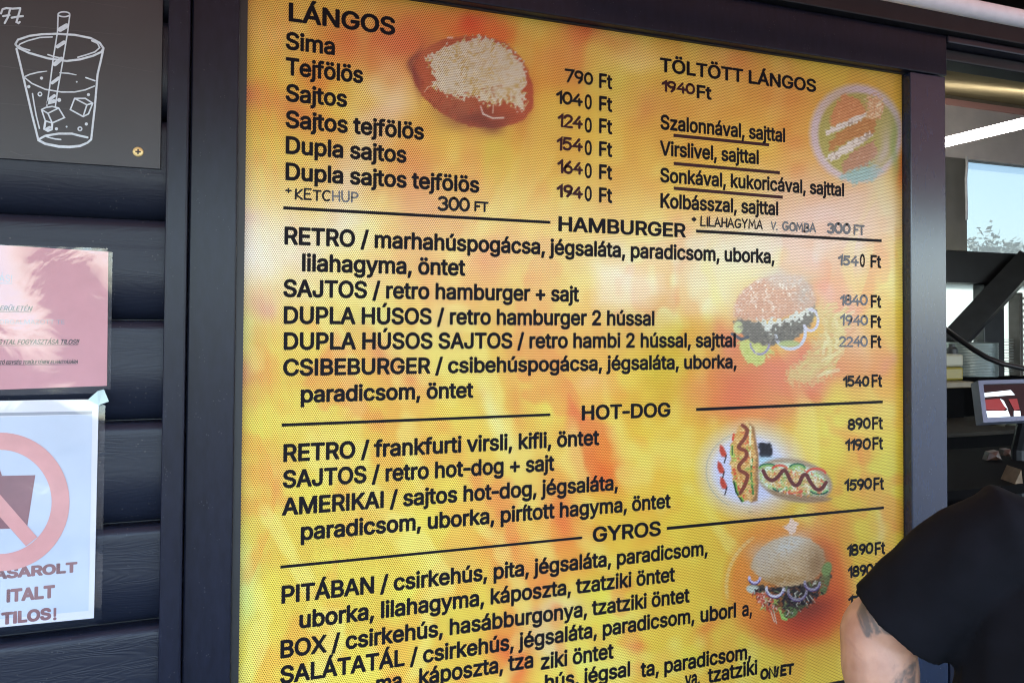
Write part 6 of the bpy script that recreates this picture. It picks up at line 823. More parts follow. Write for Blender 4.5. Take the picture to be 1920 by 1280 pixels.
chalk('chalk_liquid', [[(45, 145), (60, 157), (85, 168), (115, 173), (140, 173), (160, 169), (177, 162)], [(45, 145), (56, 140), (72, 136), (88, 134, 1.4)], [(112, 137, 2), (128, 138), (143, 141, 1.5)], [(161, 146), (178, 152)]], 2.6)
chalk('chalk_straw', [arc(120, 27.5, 11, 4.6, 0, 360, 16), [(109, 29), (108, 60), (100, 110), (93, 165), (88, 199)], [(131, 29), (127, 60), (118, 115), (108, 170), (104, 199)], [(113, 56, 9), (125, 49, 9)], [(108, 88, 7), (120, 80, 7)], [(103, 121, 8), (115, 111, 8)], [(98, 156, 6), (110, 147, 6)], [(94, 186, 6), (102, 180, 6)], [(90, 193, 7), (102, 190, 7)]], 2.6)
chalk('chalk_ice', [[(78, 206), (86, 202), (98, 200), (110, 203), (121, 221), (98, 231), (85, 227), (78, 206)], [(78, 206), (90, 213), (98, 231)], [(90, 213), (110, 203)], [(85, 229, 4), (83, 242, 4), (90, 246, 4), (97, 243, 4), (98, 232, 4)], [(140, 185), (160, 185), (174, 194), (166, 214), (156, 219), (132, 206), (140, 185)], [(140, 185), (163, 197), (174, 194)], [(163, 197), (156, 219)], [(88, 242, 5), (93, 239, 5)]], 2.7)
for ln in [[(x, y, 2*r_)] for x, y, r_ in ((78, 147, 3), (144, 154, 1.6), (54, 163, 3.2), (166, 178, 3), (111, 188, 3.8), (106, 242, 3), (125, 238, 1.8), (162, 233, 3))]+[arc(75, 177, 3.4, 3.4, 0, 330, 10), arc(150, 242, 3.6, 3.4, 0, 340, 10)]: chalk('chalk_bubble', [ln], 2.4)
chalk('chalk_writing', [[(2, 26), (5, 18), (12, 16), (24, 17), (38, 16)], [(19, 18), (15, 33), (9, 44)], [(6, 31), (18, 29)], [(38, 18), (34, 32), (31, 42), (35, 44), (37, 42)], [(22, 34), (33, 32), (43, 31)], [(-40, 18), (-52, 40), (-30, 40)], [(-20, 17), (-28, 30), (-20, 42), (-12, 30), (-20, 17)]], 3.8)
m_scr = mat('faint scratch', (.045, .042, .046), .6)
for ln in ([(0, 48, .8), (60, 50, .8), (130, 57, .8), (230, 66, .5)], [(0, 124, 1.1), (60, 132, .9), (118, 139, .5)], [(0, 194, .9), (70, 200, .8), (150, 206, .5)], [(150, 2, .6), (240, 16, .6)], [(20, 284, 1.6), (40, 292, 1.8), (60, 290, 1)], [(200, 120, .5), (290, 136, .5)]):
    mb = MB(); strokes(mb, [ln], 1, lift=.0003, f=fD); mb.build('scratch', m_scr, db)
def pan_screw(px, py, y, rad, parent, m):
    p = P(px, py, y); mb = MB(); n_ = 20
    pr = [(0, .0012), (rad*.5, .0012), (rad*.85, .0009), (rad, .0002), (rad, -.0006), (0, -.0006)]
    mb.loft([[Vector((p.x+r_*math.cos(2*math.pi*k/n_), y-z, p.z+r_*math.sin(2*math.pi*k/n_))) for k in range(n_)] for r_, z in pr])
    o = mb.build('screw', m, parent, smooth=True)
    mb = MB(); a = rad*.5; b_ = rad*.13
    for c, s_ in ((1, 0), (0, 1)): mb.box(p.x-(a if c else b_), p.x+(a if c else b_), y-.00145-.00002*c, y-.0011, p.z-(b_ if c else a), p.z+(b_ if c else a))
    mb.build('cross_slot', M_black, o)
pan_screw(259, 285, YD, .0068, db, mat('brass yellow screw', (.62, .47, .2), .35, metal=.35, noise=.15))

# ------------------------------------------------------------------ laminated notices
m_lam = bpy.data.materials.new('clear laminate'); m_lam.use_nodes = True; n = m_lam.node_tree.nodes; l = m_lam.node_tree.links
tr = n.new('ShaderNodeBsdfTransparent'); tr.inputs[0].default_value = (.93, .93, .94, 1); gs = n.new('ShaderNodeBsdfGlossy'); gs.inputs['Roughness'].default_value = .05
mx = n.new('ShaderNodeMixShader'); fr = n.new('ShaderNodeFresnel'); fr.inputs[0].default_value = 1.65; g = n.new('ShaderNodeNewGeometry')
t = n.new('ShaderNodeTexNoise'); t.inputs['Scale'].default_value = 12; t.inputs['Detail'].default_value = 3.5; t.inputs['Distortion'].default_value = 1.0; t.inputs['Roughness'].default_value = .58; l.new(g.outputs['Position'], t.inputs[0]); bp = n.new('ShaderNodeBump'); bp.inputs['Strength'].default_value = .24; bp.inputs['Distance'].default_value = .004; l.new(t.outputs[0], bp.inputs['Height'])
for q in (gs, fr): l.new(bp.outputs[0], q.inputs['Normal'])
bk = n.new('ShaderNodeMath'); bk.operation = 'SUBTRACT'; bk.inputs[0].default_value = 1; l.new(g.outputs['Backfacing'], bk.inputs[1])
fm = n.new('ShaderNodeMath'); fm.operation = 'MULTIPLY'; l.new(fr.outputs[0], fm.inputs[0]); l.new(bk.outputs[0], fm.inputs[1]); l.new(fm.outputs[0], mx.inputs[0])
l.new(tr.outputs[0], mx.inputs[1]); l.new(gs.outputs[0], mx.inputs[2]); l.new(mx.outputs[0], n['Material Output'].inputs[0])
def laminate(name, x0, x1, z0, z1, y, parent, bend):
    nx, nz = 40, 40; mb = MB(); vs = []; rr = .007
    for j in range(nz+1):
        for i in range(nx+1):
            x = x0+(x1-x0)*i/nx; z = z0+(z1-z0)*j/nz; vs.append((x, y+bend(x, z), z))
    mb.add(vs, [(j*(nx+1)+i, j*(nx+1)+i+1, (j+1)*(nx+1)+i+1, (j+1)*(nx+1)+i) for j in range(nz) for i in range(nx) if not (i == nx-1 and j in (0, nz-1))])
    o = mb.build(name, m_lam, parent, smooth=True)
    if o.data.polygons[0].normal.y > 0: o.data.flip_normals()
    return o
YN = 1.1715
def sheet(name, quad, m, parent, y):
    vs = [(v.x, y, v.z) for v in quad]; vs += [(a, b_+.0004, c) for a, b_, c in vs]; k = len(quad)
    return MB().add(vs, [tuple(range(k)), tuple(range(k, 2*k))[::-1]]+[(i, k+i, k+(i+1) % k, (i+1) % k) for i in range(k)]).build(name, m, parent)
def Q(*pts): return [P(x, y, YN) for x, y in pts]
m_red = mat('salmon pink paper', (.49, .225, .24), .6, noise=.05, nscale=30); m_wht = mat('white paper', (.56, .57, .62), .55, noise=.04, nscale=20); m_blu = mat('pale blue print', (.42, .48, .56), .55, noise=.04, nscale=20)
m_txt = mat('dark printed text', (.025, .01, .014), .5); m_mauve = mat('brown mauve print', (.19, .085, .09), .5, noise=.1, nscale=60); m_ring = mat('faded red print', (.55, .26, .24), .55, noise=.06, nscale=50); m_cup = mat('mauve brown print', (.19, .08, .09), .5, noise=.12, nscale=40); m_bar = mat('grey print', (.24, .26, .29), .5)
pr = P(100, 730, YN); red = empty('laminated_notice', (pr.x-.06, YN, PZ(100, 738, YN)), 'pink laminated notice with underlined rules stapled above the white one', 'notice')
sheet('paper', Q((-190, 722+8*1.9), (200.5, 723), (203, 472), (-190, 448)), m_red, red, YN)
def NT(text, x0, y0, x1, cap, parent, m, fat=0, shear=0, name='notice_line', under=False):
    mb = MB(); a = P(x0, y0, YN); b_ = P(x1, along(x0, y0, x1), YN); h = PZ(x0, y0-cap, YN)-a.z
    text_mesh(mb, text, Vector((a.x, YN, a.z)), XU, ZU, b_.x-a.x, h, fat, .0003, 0, shear)
    if m is m_txt: text_mesh(mb, text, Vector((a.x+.00055, YN, a.z)), XU, ZU, b_.x-a.x, h, fat, .00036, 0, shear); text_mesh(mb, text, Vector((a.x+.0003, YN, a.z+.0003)), XU, ZU, b_.x-a.x, h, fat, .00042, 0, shear)
    if under: mb.add([(a.x, YN-.00035, a.z-h*.28), (b_.x, YN-.00035, a.z-h*.28), (b_.x, YN-.00035, a.z-h*.18), (a.x, YN-.00035, a.z-h*.18)], [(0, 1, 2, 3)])
    mb.build(name, m, parent)
NT('ÁS!', -2, 528, 23, 13, red, m_bar, 0, 0, under=True); NT('ERÜLETÉN', -1, 582.5, 58, 9, red, m_txt, 0, .25, under=True); NT('ORGALMAZOTT TE', -1, 607, 121, 8, red, m_bar, 0)
NT('S ITAL FOGYASZTÁSA TILOS!!', -4, 645.5, 146, 9, red, m_txt, 0, .25, under=True); NT('TÓ EGYSÉG TERÜLETÉNEK ELHAGYÁSÁRA', -2, 683, 145, 6.6, red, m_txt, 0, .25, under=True)
zr0, zr1 = PZ(205, 736, YN), PZ(205, 466.5, YN); xr1 = PX(210, YN, 600)
laminate('laminate_film', PX(-200, YN, 600), xr1, zr0, zr1, YN-.0035, red, lambda x, z: -.006*((z-zr0)/(zr1-zr0))**3*(.6+.6*math.sin(9*x+1))+.0015*math.sin(38*x+22*z))
pw = P(90, 1170, YN); white = empty('laminated_notice', (pw.x-.06, YN, PZ(90, 1183, YN)), 'white laminated notice showing a crossed out cup in a red ring', 'notice')
sheet('paper', Q((-190, 1194), (176, 1158), (185, 748), (-190, 754)), m_wht, white, YN)
def flat(name, pts, m, parent, lift): MB().add([(v.x, YN-lift, v.z) for v in Q(*pts)], [tuple(range(len(pts)))]).build(name, m, parent)
flat('blue_field', [(-180, 1176), (166, 1144), (173, 777), (-180, 786)], m_blu, white, .0003); flat('header_bar', [(-180, 783), (172.5, 776), (173, 770), (-180, 777)], m_bar, white, .0005)
flat('cup_sign', [(-62, 893), (66.5, 890), (51, 988), (-46, 994)], m_cup, white, .0006); flat('cup_sign', [(-20, 840), (-14, 838), (4, 891), (-4, 892)], m_cup, white, .0007)
mb = MB(); o_ = arc(2, 940, 128.5, 129.5, 0, 360, 72)[:-1]; i_ = arc(0, 940, 97, 97.5, 0, 360, 72)[:-1]; V = [(v.x, YN-.0009, v.z) for v in Q(*(o_+i_))]
mb.add(V, [(k, (k+1) % 72, 72+(k+1) % 72, 72+k) for k in range(72)]); mb.add([(v.x, YN-.00095, v.z) for v in Q((-80, 878), (-60, 857), (70, 1006), (49, 1023))], [(0, 1, 2, 3)]); mb.build('ban_ring', m_ring, white)
NT('ASAROLT', -13, 1086.5, 145, 20.5, white, m_mauve, 46); NT('ITALT', 12, 1129, 103, 25, white, m_mauve, 46); NT('TILOS', 2, 1171, 96, 23.5, white, m_mauve, 46); NT('!', 99.5, 1162, 106, 23, white, m_mauve, 26)
zw0, zw1 = PZ(190, 1168, YN), PZ(190, 748, YN)
laminate('laminate_film', PX(-200, YN, 950), PX(195, YN, 950), zw0, zw1, YN-.0035, white, lambda x, z: -.0025*math.sin(26*z+4*x)**2+.001*math.sin(50*x+31*z))
mb = MB(); mb.add([(v.x, YN-.006-.002*k, v.z) for k, v in enumerate(Q((166, 748), (187, 758), (206, 751), (197, 728), (186, 731)))], [(0, 1, 2, 3, 4)])
mb.build('tape', mat('greenish tape', (.5, .62, .6), .25, noise=.1), white)

# ------------------------------------------------------------------ things round the hatch
p0 = P(1920, 36, 1.05); pz = p0.z
pipe = empty('awning_tube', (1.6, 1.05, pz-.016), 'white round plastic tube running under the awning above the hatch', 'tube')
MB().tube([(.62, 1.05, pz+.004), (1.3, 1.05, pz), (3.6, 1.05, pz-.004)], .0158, 20).build('tube', M_white, pipe, smooth=True)
for x in (2.2, 3.2): MB().box(x-.012, x+.012, 1.045, 1.055, pz+.014, zAw+.001).build('bracket', M_steel, pipe)
lm = mat('lit fluorescent tube', (1, 1, 1), .4, emit=(1, .98, .93), es=3.0)
LX = 2.40; lz = 1.55+.642
lamp = empty('strip_lamp', (LX, 2.0, lz-.03), 'lit white fluorescent tube glowing inside the kiosk', 'lamp')
MB().tube([(LX, 1.72, lz), (LX, 2.76, lz)], .017, 16).build('lit_tube', lm, lamp, smooth=True)
for y in (1.70, 2.78): MB().box(LX-.018, LX+.018, y-.02, y+.02, lz-.02, lz+.026).build('end_cap', M_white, lamp, bevel=.003); MB().box(LX-.004, LX+.004, y-.004, y+.004, lz+.026, c0+(c1-c0)*(y-YB-.06)/(YR-YB-.06)).build('hanger', M_steel, lamp)
# cable, monitor, shelf, tub and sauce box seen through the hatch
cb = [W(x, y, t) for x, y, t in ((1700, 585, 2.2), (1760, 608, 2.15), (1780, 622, 2.1), (1800, 637, 2.08), (1825, 655, 2.05), (1850, 670, 2.02), (1880, 682, 2.0), (1920, 691, 1.98), (1980, 690, 1.95))]
MB().tube(cb, .0068, 10).build('cable', mat('black cable', (.008, .008, .008), .4, noise=.1), None, smooth=True)
tag(bpy.data.objects['cable'], 'black cable sagging across the open hatch above the till screen', 'cable')
def quadW(pts, t, dt): return [W(x, y, t) for x, y in pts], [W(x, y, t+dt) for x, y in pts]
TM = 1.98
q = [W(x, y, t) for x, y, t in ((1834, 713, TM), (2012, 708, TM+.02), (1998, 784, TM-.02), (1844, 792, TM-.04))]
mon = empty('till_screen', (q[2].x, q[2].y, zS), 'tilted till screen with a blue grey bezel on a black stand', 'till screen')
nr = (q[1]-q[0]).cross(q[3]-q[0]).normalized(); nr = nr if nr.dot(q[0]-CAM) > 0 else -nr
def lerpq(u, v): return (q[0]*(1-u)+q[1]*u)*(1-v)+(q[3]*(1-u)+q[2]*u)*v
M_bez = mat('blue grey bezel', (.12, .13, .18), .4, noise=.1)
mb = MB(); ou = [lerpq(u, v) for u, v in ((0, 0), (1, 0), (1, 1), (0, 1))]; inn = [lerpq(u, v) for u, v in ((.05, .09), (.95, .09), (.95, .89), (.05, .89))]
mb.add(ou+inn+[a+nr*.03 for a in ou]+[a+nr*.006 for a in inn], [(k, (k+1) % 4, 4+(k+1) % 4, 4+k) for k in range(4)]+[(k, 8+k, 8+(k+1) % 4, (k+1) % 4) for k in range(4)]+[(4+k, 4+(k+1) % 4, 12+(k+1) % 4, 12+k) for k in range(4)]+[(8, 9, 10, 11)])
mb.build('bezel', M_bez, mon)
MB().add([a+nr*.005 for a in inn], [(0, 1, 2, 3)]).build('display', mat('black glass', (.003, .003, .006), .08), mon)
def qpx(x, y):                                # a photo pixel on the display plane
    d = (x-CX)/F*rt-(y-CY)/F*up+fw; o = inn[0]+nr*.0042; return CAM+d*((o-CAM).dot(nr)/d.dot(nr))
m_dw = mat('white screen reflection', (.1, .1, .1), .3, emit=(.68, .78, .85), es=.17); m_dr = mat('red screen reflection', (.05, .005, .005), .3, emit=(.16, .012, .012), es=.13)  # reflections of sky and awning in the glass, built as glowing patches
for mm, pts in ((m_dw, ((1844, 736.5), (1895, 731), (1903, 740), (1846, 744))), (m_dw, ((1849, 770), (1886, 770), (1889, 767), (1895, 782), (1852, 783))), (m_dw, ((1875, 747), (1882, 751), (1890, 767), (1883, 761))), (m_dw, ((1901, 770), (1913, 770), (1914, 781), (1901, 781))), (m_dr, ((1847, 749), (1874, 747), (1887, 766), (1881, 769), (1848, 768))), (m_dr, ((1891, 748), (1907, 747), (1912, 767), (1902, 769)))):
    MB().add([qpx(x, y) for x, y in pts], [tuple(range(len(pts)))]).build('screen_reflection', mm, mon)
bc = lerpq(.62, .8)
MB().tube([bc+nr*.03, bc+nr*.06+Vector((0, 0, -.08)), Vector((bc.x+nr.x*.06, bc.y+nr.y*.06, zS+.012))], .018, 10).build('stand', M_black, mon)
MB().lathe([(0, zS+.001), (.085, zS+.001), (.085, zS+.008), (.03, zS+.016), (0, zS+.016)], (bc.x+nr.x*.06, bc.y+nr.y*.06, 0), 24).build('stand_base', M_black, mon)
M_tan = mat('tan worktop edge', (.12, .09, .05), .5, noise=.2)
yS = 2.3; z1 = PZ(1800, 716, yS); z0 = PZ(1800, 727, yS)
sh = empty('work_shelf', (PX(1800, yS), yS, .1), 'tan wooden work shelf behind the hatch beneath the tub', 'shelf')
MB().box(PX(1740, yS), PX(1826, yS), yS, yS+.45, z0, z1).build('shelf_board', M_tan, sh, bevel=.003)
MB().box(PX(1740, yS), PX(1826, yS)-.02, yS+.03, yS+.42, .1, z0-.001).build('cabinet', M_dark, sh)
t2 = 2.0; za = PZ(1850, 808, t2); zb_ = PZ(1850, 816, t2)
sh2 = empty('counter_shelf', (PX(1860, t2), t2, .1), 'low dark counter with a thin tan edge under the till screen', 'counter')
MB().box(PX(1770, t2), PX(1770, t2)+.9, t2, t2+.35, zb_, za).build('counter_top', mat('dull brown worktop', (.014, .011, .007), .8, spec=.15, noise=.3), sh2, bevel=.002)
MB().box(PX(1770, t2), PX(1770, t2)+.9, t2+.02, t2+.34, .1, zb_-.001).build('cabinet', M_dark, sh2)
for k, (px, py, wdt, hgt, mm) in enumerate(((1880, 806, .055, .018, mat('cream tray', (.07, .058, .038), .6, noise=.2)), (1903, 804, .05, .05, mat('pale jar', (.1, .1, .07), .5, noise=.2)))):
    p = P(px, py+2, t2+.08); r_ = wdt/2
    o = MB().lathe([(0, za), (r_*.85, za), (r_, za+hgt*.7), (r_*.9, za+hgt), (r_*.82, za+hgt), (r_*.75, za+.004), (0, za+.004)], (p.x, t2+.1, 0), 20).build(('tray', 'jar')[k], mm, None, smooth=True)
    tag(o, ('low cream tray on the counter below the till screen', 'small pale jar on the counter below the till screen, right of the tray')[k], ('tray', 'jar')[k])
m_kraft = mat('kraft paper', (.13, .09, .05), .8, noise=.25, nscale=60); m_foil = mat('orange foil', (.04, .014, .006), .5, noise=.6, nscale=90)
tn_ = 1.70; q0, q1, q2 = W(1903, 907, tn_), W(1918, 906, tn_), W(1915, 880, tn_)
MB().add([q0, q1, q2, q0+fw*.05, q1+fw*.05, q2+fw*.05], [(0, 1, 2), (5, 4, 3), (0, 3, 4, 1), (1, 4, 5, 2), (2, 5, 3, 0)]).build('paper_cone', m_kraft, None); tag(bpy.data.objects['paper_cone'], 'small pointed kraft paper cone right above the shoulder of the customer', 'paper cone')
for k, pts in enumerate((((1850, 863), (1856, 848), (1872, 845), (1878, 861)), ((1881, 854), (1882, 843), (1895, 842), (1895, 855)))):
    f_ = [W(x, y, 1.99) for x, y in pts]; g_ = [v+fw*.02 for v in f_]; c_ = sum(f_, Vector())/4-fw*.008
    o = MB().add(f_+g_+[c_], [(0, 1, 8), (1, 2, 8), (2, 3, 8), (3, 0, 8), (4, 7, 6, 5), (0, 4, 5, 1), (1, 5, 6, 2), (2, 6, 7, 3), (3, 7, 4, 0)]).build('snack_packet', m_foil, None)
    tag(o, ('larger of the two dull orange foil packets in the dark hatch, left of the other', 'smaller of the two dull orange foil packets in the dark hatch, right of the other')[k], 'packet', 'foil packets in the dark hatch')
# tub with ribbed side and an oil box, both on the work shelf
yT = 2.42; xa, xb = PX(1809, yT+.08), PX(1873, yT+.08); rr = (xb-xa)/2; hz = PZ(1840, 645, yT)-z1
tub = empty('food_tub', ((xa+xb)/2, yT+.13, z1), 'grey green ribbed steel tub standing on the work shelf', 'tub')
prof = [(0, z1+.001), (rr*.97, z1+.001)]
for k in range(22): zz = z1+.004+hz*k/22; prof += [(rr*.985, zz), (rr, zz+.002), (rr, zz+.004), (rr*.985, zz+.0055)]
prof += [(rr*.95, z1+hz), (rr*.9, z1+hz), (rr*.9, z1+.01), (0, z1+.01)]
MB().lathe(prof, ((xa+xb)/2, yT+.13, 0), 40).build('tub_body', mat('grey green steel', (.17, .2, .19), .3, metal=.5, noise=.1), tub, smooth=True)
xo0, xo1 = PX(1765, 2.36), PX(1807, 2.36)
ob = empty('oil_container', ((xo0+xo1)/2, 2.4, z1), 'half full translucent container of yellow oil on the work shelf', 'container')
zo = PZ(1795, 664, 2.36); zm = PZ(1795, 688, 2.36)
MB().box(xo0, xo1, 2.36, 2.46, z1+.001, zm).build('oil', mat('yellow oil', (.17, .13, .02), .25), ob, bevel=.008)
MB().box(xo0, xo1, 2.36, 2.46, zm+.0005, zo).build('container_top', mat('cloudy plastic', (.22, .2, .14), .35), ob, bevel=.008)
MB().lathe([(0, zo), (.02, zo), (.02, zo+.02), (.012, zo+.028), (.012, zo+.04), (0, zo+.04)], (PX(1785, 2.41), 2.41, 0), 16).build('cap', M_black, ob)
# ------------------------------------------------------------------ trees beyond the rear window
m_leaf = mat('foliage', (.10, .12, .06), .6, noise=.3, nscale=3); m_bark = mat('bark', (.08, .06, .045), .8, noise=.3)
def tree(x, y, h, r, label):
    e = empty('leafy_tree', (x, y, 0), label, 'tree', 'trees beyond the kiosk')
    MB().tube([(x, y, 0), (x+.1, y, h*.35), (x-.05, y, h*.7), (x, y, h*.9)], [.16, .13, .09, .03], 8).build('trunk', m_bark, e)
    mb = MB(); rg = random.Random(int(x*10))
    lob = [(rg.gauss(0, .5), rg.gauss(0, .5), rg.gauss(0, .32)) for _ in range(26)]
    for _ in range(5200):
        a = lob[rg.randrange(len(lob))]; d = Vector((rg.gauss(0, .2), rg.gauss(0, .2), rg.gauss(0, .17)))
        c = Vector((x, y, h*.72))+r*Vector((a[0]+d.x, a[1]+d.y, (a[2]+d.z)*.9)); s_ = rg.uniform(.05, .1)*1.3
        u = Vector((rg.gauss(0, 1), rg.gauss(0, 1), rg.gauss(0, 1))).normalized(); v = u.orthogonal().normalized()
        mb.add([c-u*s_, c+v*s_*.5, c+u*s_, c-v*s_*.5], [(0, 1, 2, 3)])
    mb.build('crown', m_leaf, e)
tree(16.6, 12.4, 3.5, 1.25, 'leafy green tree beyond the rear window, left one at its edge'); tree(19.2, 13.2, 3.75, 1.5, 'taller leafy green tree beyond the rear window, at its right')
MB().tube([P(x, y, 2.86) for x, y in ((1812.5, 294), (1813, 312), (1811, 335), (1811.5, 360), (1812.5, 388), (1812, 412))], .006, 8).build('edge_strip', M_white, kiosk, smooth=True)

# ------------------------------------------------------------------ the customer at the hatch
def ring(c, ax, rx_, ry_, side, n=20):
    ax = ax.normalized(); a = (side-ax*side.dot(ax)).normalized(); b_ = ax.cross(a)
    return [c+a*rx_*math.cos(2*math.pi*k/n)+b_*ry_*math.sin(2*math.pi*k/n) for k in range(n)]
def limb(mb, pts, radii, side=Vector((1, 0, 0)), n=20, sub=5):
    """tapered limb through joints, smoothly interpolated, rounded at both ends"""
    P_ = [Vector(p) for p in pts]; C = []; Rr = []
    for i in range(len(P_)-1):
        p0, p1, p2, p3 = P_[max(i-1, 0)], P_[i], P_[i+1], P_[min(i+2, len(P_)-1)]
        for k in range(sub):
            t = k/sub; C.append(.5*((2*p1)+(p2-p0)*t+(2*p0-5*p1+4*p2-p3)*t*t+(3*p1-p0-3*p2+p3)*t**3))
            a, b_ = radii[i], radii[i+1]; s_ = t*t*(3-2*t); Rr.append((a[0]*(1-s_)+b_[0]*s_, a[1]*(1-s_)+b_[1]*s_))
    C.append(P_[-1]); Rr.append(radii[-1]); rg = []
    for i, c in enumerate(C):
        ax = C[min(i+1, len(C)-1)]-C[max(i-1, 0)]
        if i == 0:
            for f_, o_ in ((.35, -.85), (.75, -.5)): rg.append(ring(c+ax.normalized()*o_*min(Rr[0]), ax, Rr[0][0]*f_, Rr[0][1]*f_, side, n))
        rg.append(ring(c, ax, Rr[i][0], Rr[i][1], side, n))
        if i == len(C)-1:
            for f_, o_ in ((.75, .5), (.35, .85)): rg.append(ring(c+ax.normalized()*o_*min(Rr[-1]), ax, Rr[-1][0]*f_, Rr[-1][1]*f_, side, n))
    mb.loft(rg)
def fuse(mb, name, voxel, m, parent, smooth=8):
    """melt the limbs of one body or garment into a single continuous skin"""
    me = mb.mesh(name); o = bpy.data.objects.new(name, me); COL.objects.link(o)
    r_ = o.modifiers.new('r', 'REMESH'); r_.mode = 'VOXEL'; r_.voxel_size = voxel
    s_ = o.modifiers.new('s', 'SMOOTH'); s_.iterations = smooth; s_.factor = .5
    bpy.context.view_layer.update(); dg = bpy.context.evaluated_depsgraph_get(); nm = bpy.data.meshes.new_from_object(o.evaluated_get(dg)); bpy.data.objects.remove(o); nm.name = name
    return link(name, nm, m, parent, smooth=True)
TURN = R(28); sh_w = W(1866, 1000, .965); G0 = .1              # the customer looks past the post into the hatch
cxp, cyp = sh_w.x+.158*math.cos(TURN), sh_w.y-.158*math.sin(TURN)  # body axis; built facing +y, then turned
RM = Matrix.Translation((cxp, cyp, 0)) @ Matrix.Rotation(-TURN, 4, 'Z') @ Matrix.Translation((-cxp, -cyp, 0)); RI = RM.inverted()
sh_L = RI @ sh_w; el_L = RI @ W(1644, 1186, 1.04); wr_L = RI @ W(1664, 1420, 1.0); hem_w = RI @ W(1686, 1168, 1.022)
class BB(MB):                                 # body builder: turns what it built
    def mesh(s, name): me = super().mesh(name); me.transform(RM); return me
zs = sh_L.z; V3 = Vector
person = empty('person', (cxp, cyp, G0), 'person in a black t-shirt with a tattooed bare arm standing at the hatch', 'person')
mb = BB(); H_ = zs+.29-G0
hipz = G0+(zs-G0)*.62; knz = G0+(zs-G0)*.34
limb(mb, [(cxp, cyp, hipz-.06), (cxp, cyp, hipz+.06), (cxp, cyp-.005, zs-.28), (cxp, cyp-.01, zs-.13), (cxp, cyp-.005, zs-.035), (cxp, cyp, zs+.02)], [(.15, .11), (.16, .115), (.145, .11), (.14, .10), (.10, .07), (.05, .05)])
limb(mb, [(cxp, cyp, zs), (cxp, cyp+.01, zs+.08), (cxp, cyp+.03, zs+.12)], [(.062, .06), (.054, .056), (.056, .058)])
hc = V3((cxp, cyp+.04, zs+.2)); rg = []
for k in range(13):
    a = math.pi*(k+.5)/13; z_ = -math.cos(a)*.118; r_ = math.sin(a); w_ = .076*r_**.8*(1-.12*(z_ < -.03)*(-z_-.03)/.08); rg.append([hc+V3((w_*math.cos(2*math.pi*j/24), (.096*r_**.8)*math.sin(2*math.pi*j/24)+(.012 if z_ < 0 else 0), z_)) for j in range(24)])
mb.loft(rg)
limb(mb, [hc+V3((0, .09, .005)), hc+V3((0, .112, -.022)), hc+V3((0, .1, -.032))], [(.008, .008), (.014, .012), (.012, .008)], n=10)          # nose
for s_ in (-1, 1):
    limb(mb, [hc+V3((s_*.076, 0, .012)), hc+V3((s_*.084, -.008, -.005)), hc+V3((s_*.078, -.002, -.028))], [(.008, .014), (.008, .02), (.007, .011)], n=10)
    limb(mb, [hc+V3((s_*.05, .083, .022)), hc+V3((s_*.018, .09, .02))], [(.011, .008), (.01, .007)], n=8)                                    # brow
limb(mb, [hc+V3((-.024, .091, -.056)), hc+V3((0, .098, -.054)), hc+V3((.024, .091, -.056))], [(.007, .006), (.009, .008), (.007, .006)], n=8)  # lips
for s_ in (-1, 1):
    hx = cxp+s_*.085
    limb(mb, [(hx, cyp, hipz-.02), (hx+s_*.01, cyp+.005, (hipz+knz)/2), (hx+s_*.015, cyp+.01, knz), (hx+s_*.015, cyp-.012, knz-.14), (hx+s_*.015, cyp-.02, G0+.09)], [(.088, .09), (.078, .08), (.056, .058), (.055, .06), (.036, .04)])
    limb(mb, [(hx+s_*.015, cyp-.04, G0+.045), (hx+s_*.02, cyp+.06, G0+.035), (hx+s_*.025, cyp+.16, G0+.025)], [(.036, .04), (.042, .03), (.038, .02)])
el_R = V3((cxp+.27, cyp-.02, zs-.27)); wr_R = V3((cxp+.2, cyp+.2, zs-.33)); sh_R = V3((cxp+.185, cyp, zs))
ad = (el_L-sh_L).normalized(); dn = V3((0, 0, -.008))
limb(mb, [sh_L+V3((.05, 0, -.03)), sh_L+dn+V3((0, 0, -.004)), sh_L.lerp(el_L, .3)+dn, sh_L.lerp(el_L, .6)+dn, sh_L.lerp(el_L, .9), el_L, el_L.lerp(wr_L, .1), el_L.lerp(wr_L, .3), el_L.lerp(wr_L, .62), wr_L], [(.045, .045), (.045, .045), (.043, .043), (.044, .044), (.045, .045), (.0445, .0445), (.0455, .0455), (.0465, .047), (.039, .04), (.027, .031)], side=V3((0, 1, 0)), sub=4)
limb(mb, [sh_R+V3((-.05, 0, -.035)), sh_R+V3((0, 0, -.012)), sh_R.lerp(el_R, .3)+V3((0, 0, -.006)), sh_R.lerp(el_R, .65), el_R, el_R.lerp(wr_R, .3), wr_R], [(.042, .042), (.044, .044), (.044, .044), (.042, .043), (.041, .042), (.043, .044), (.028, .024)], side=V3((0, 1, 0)))
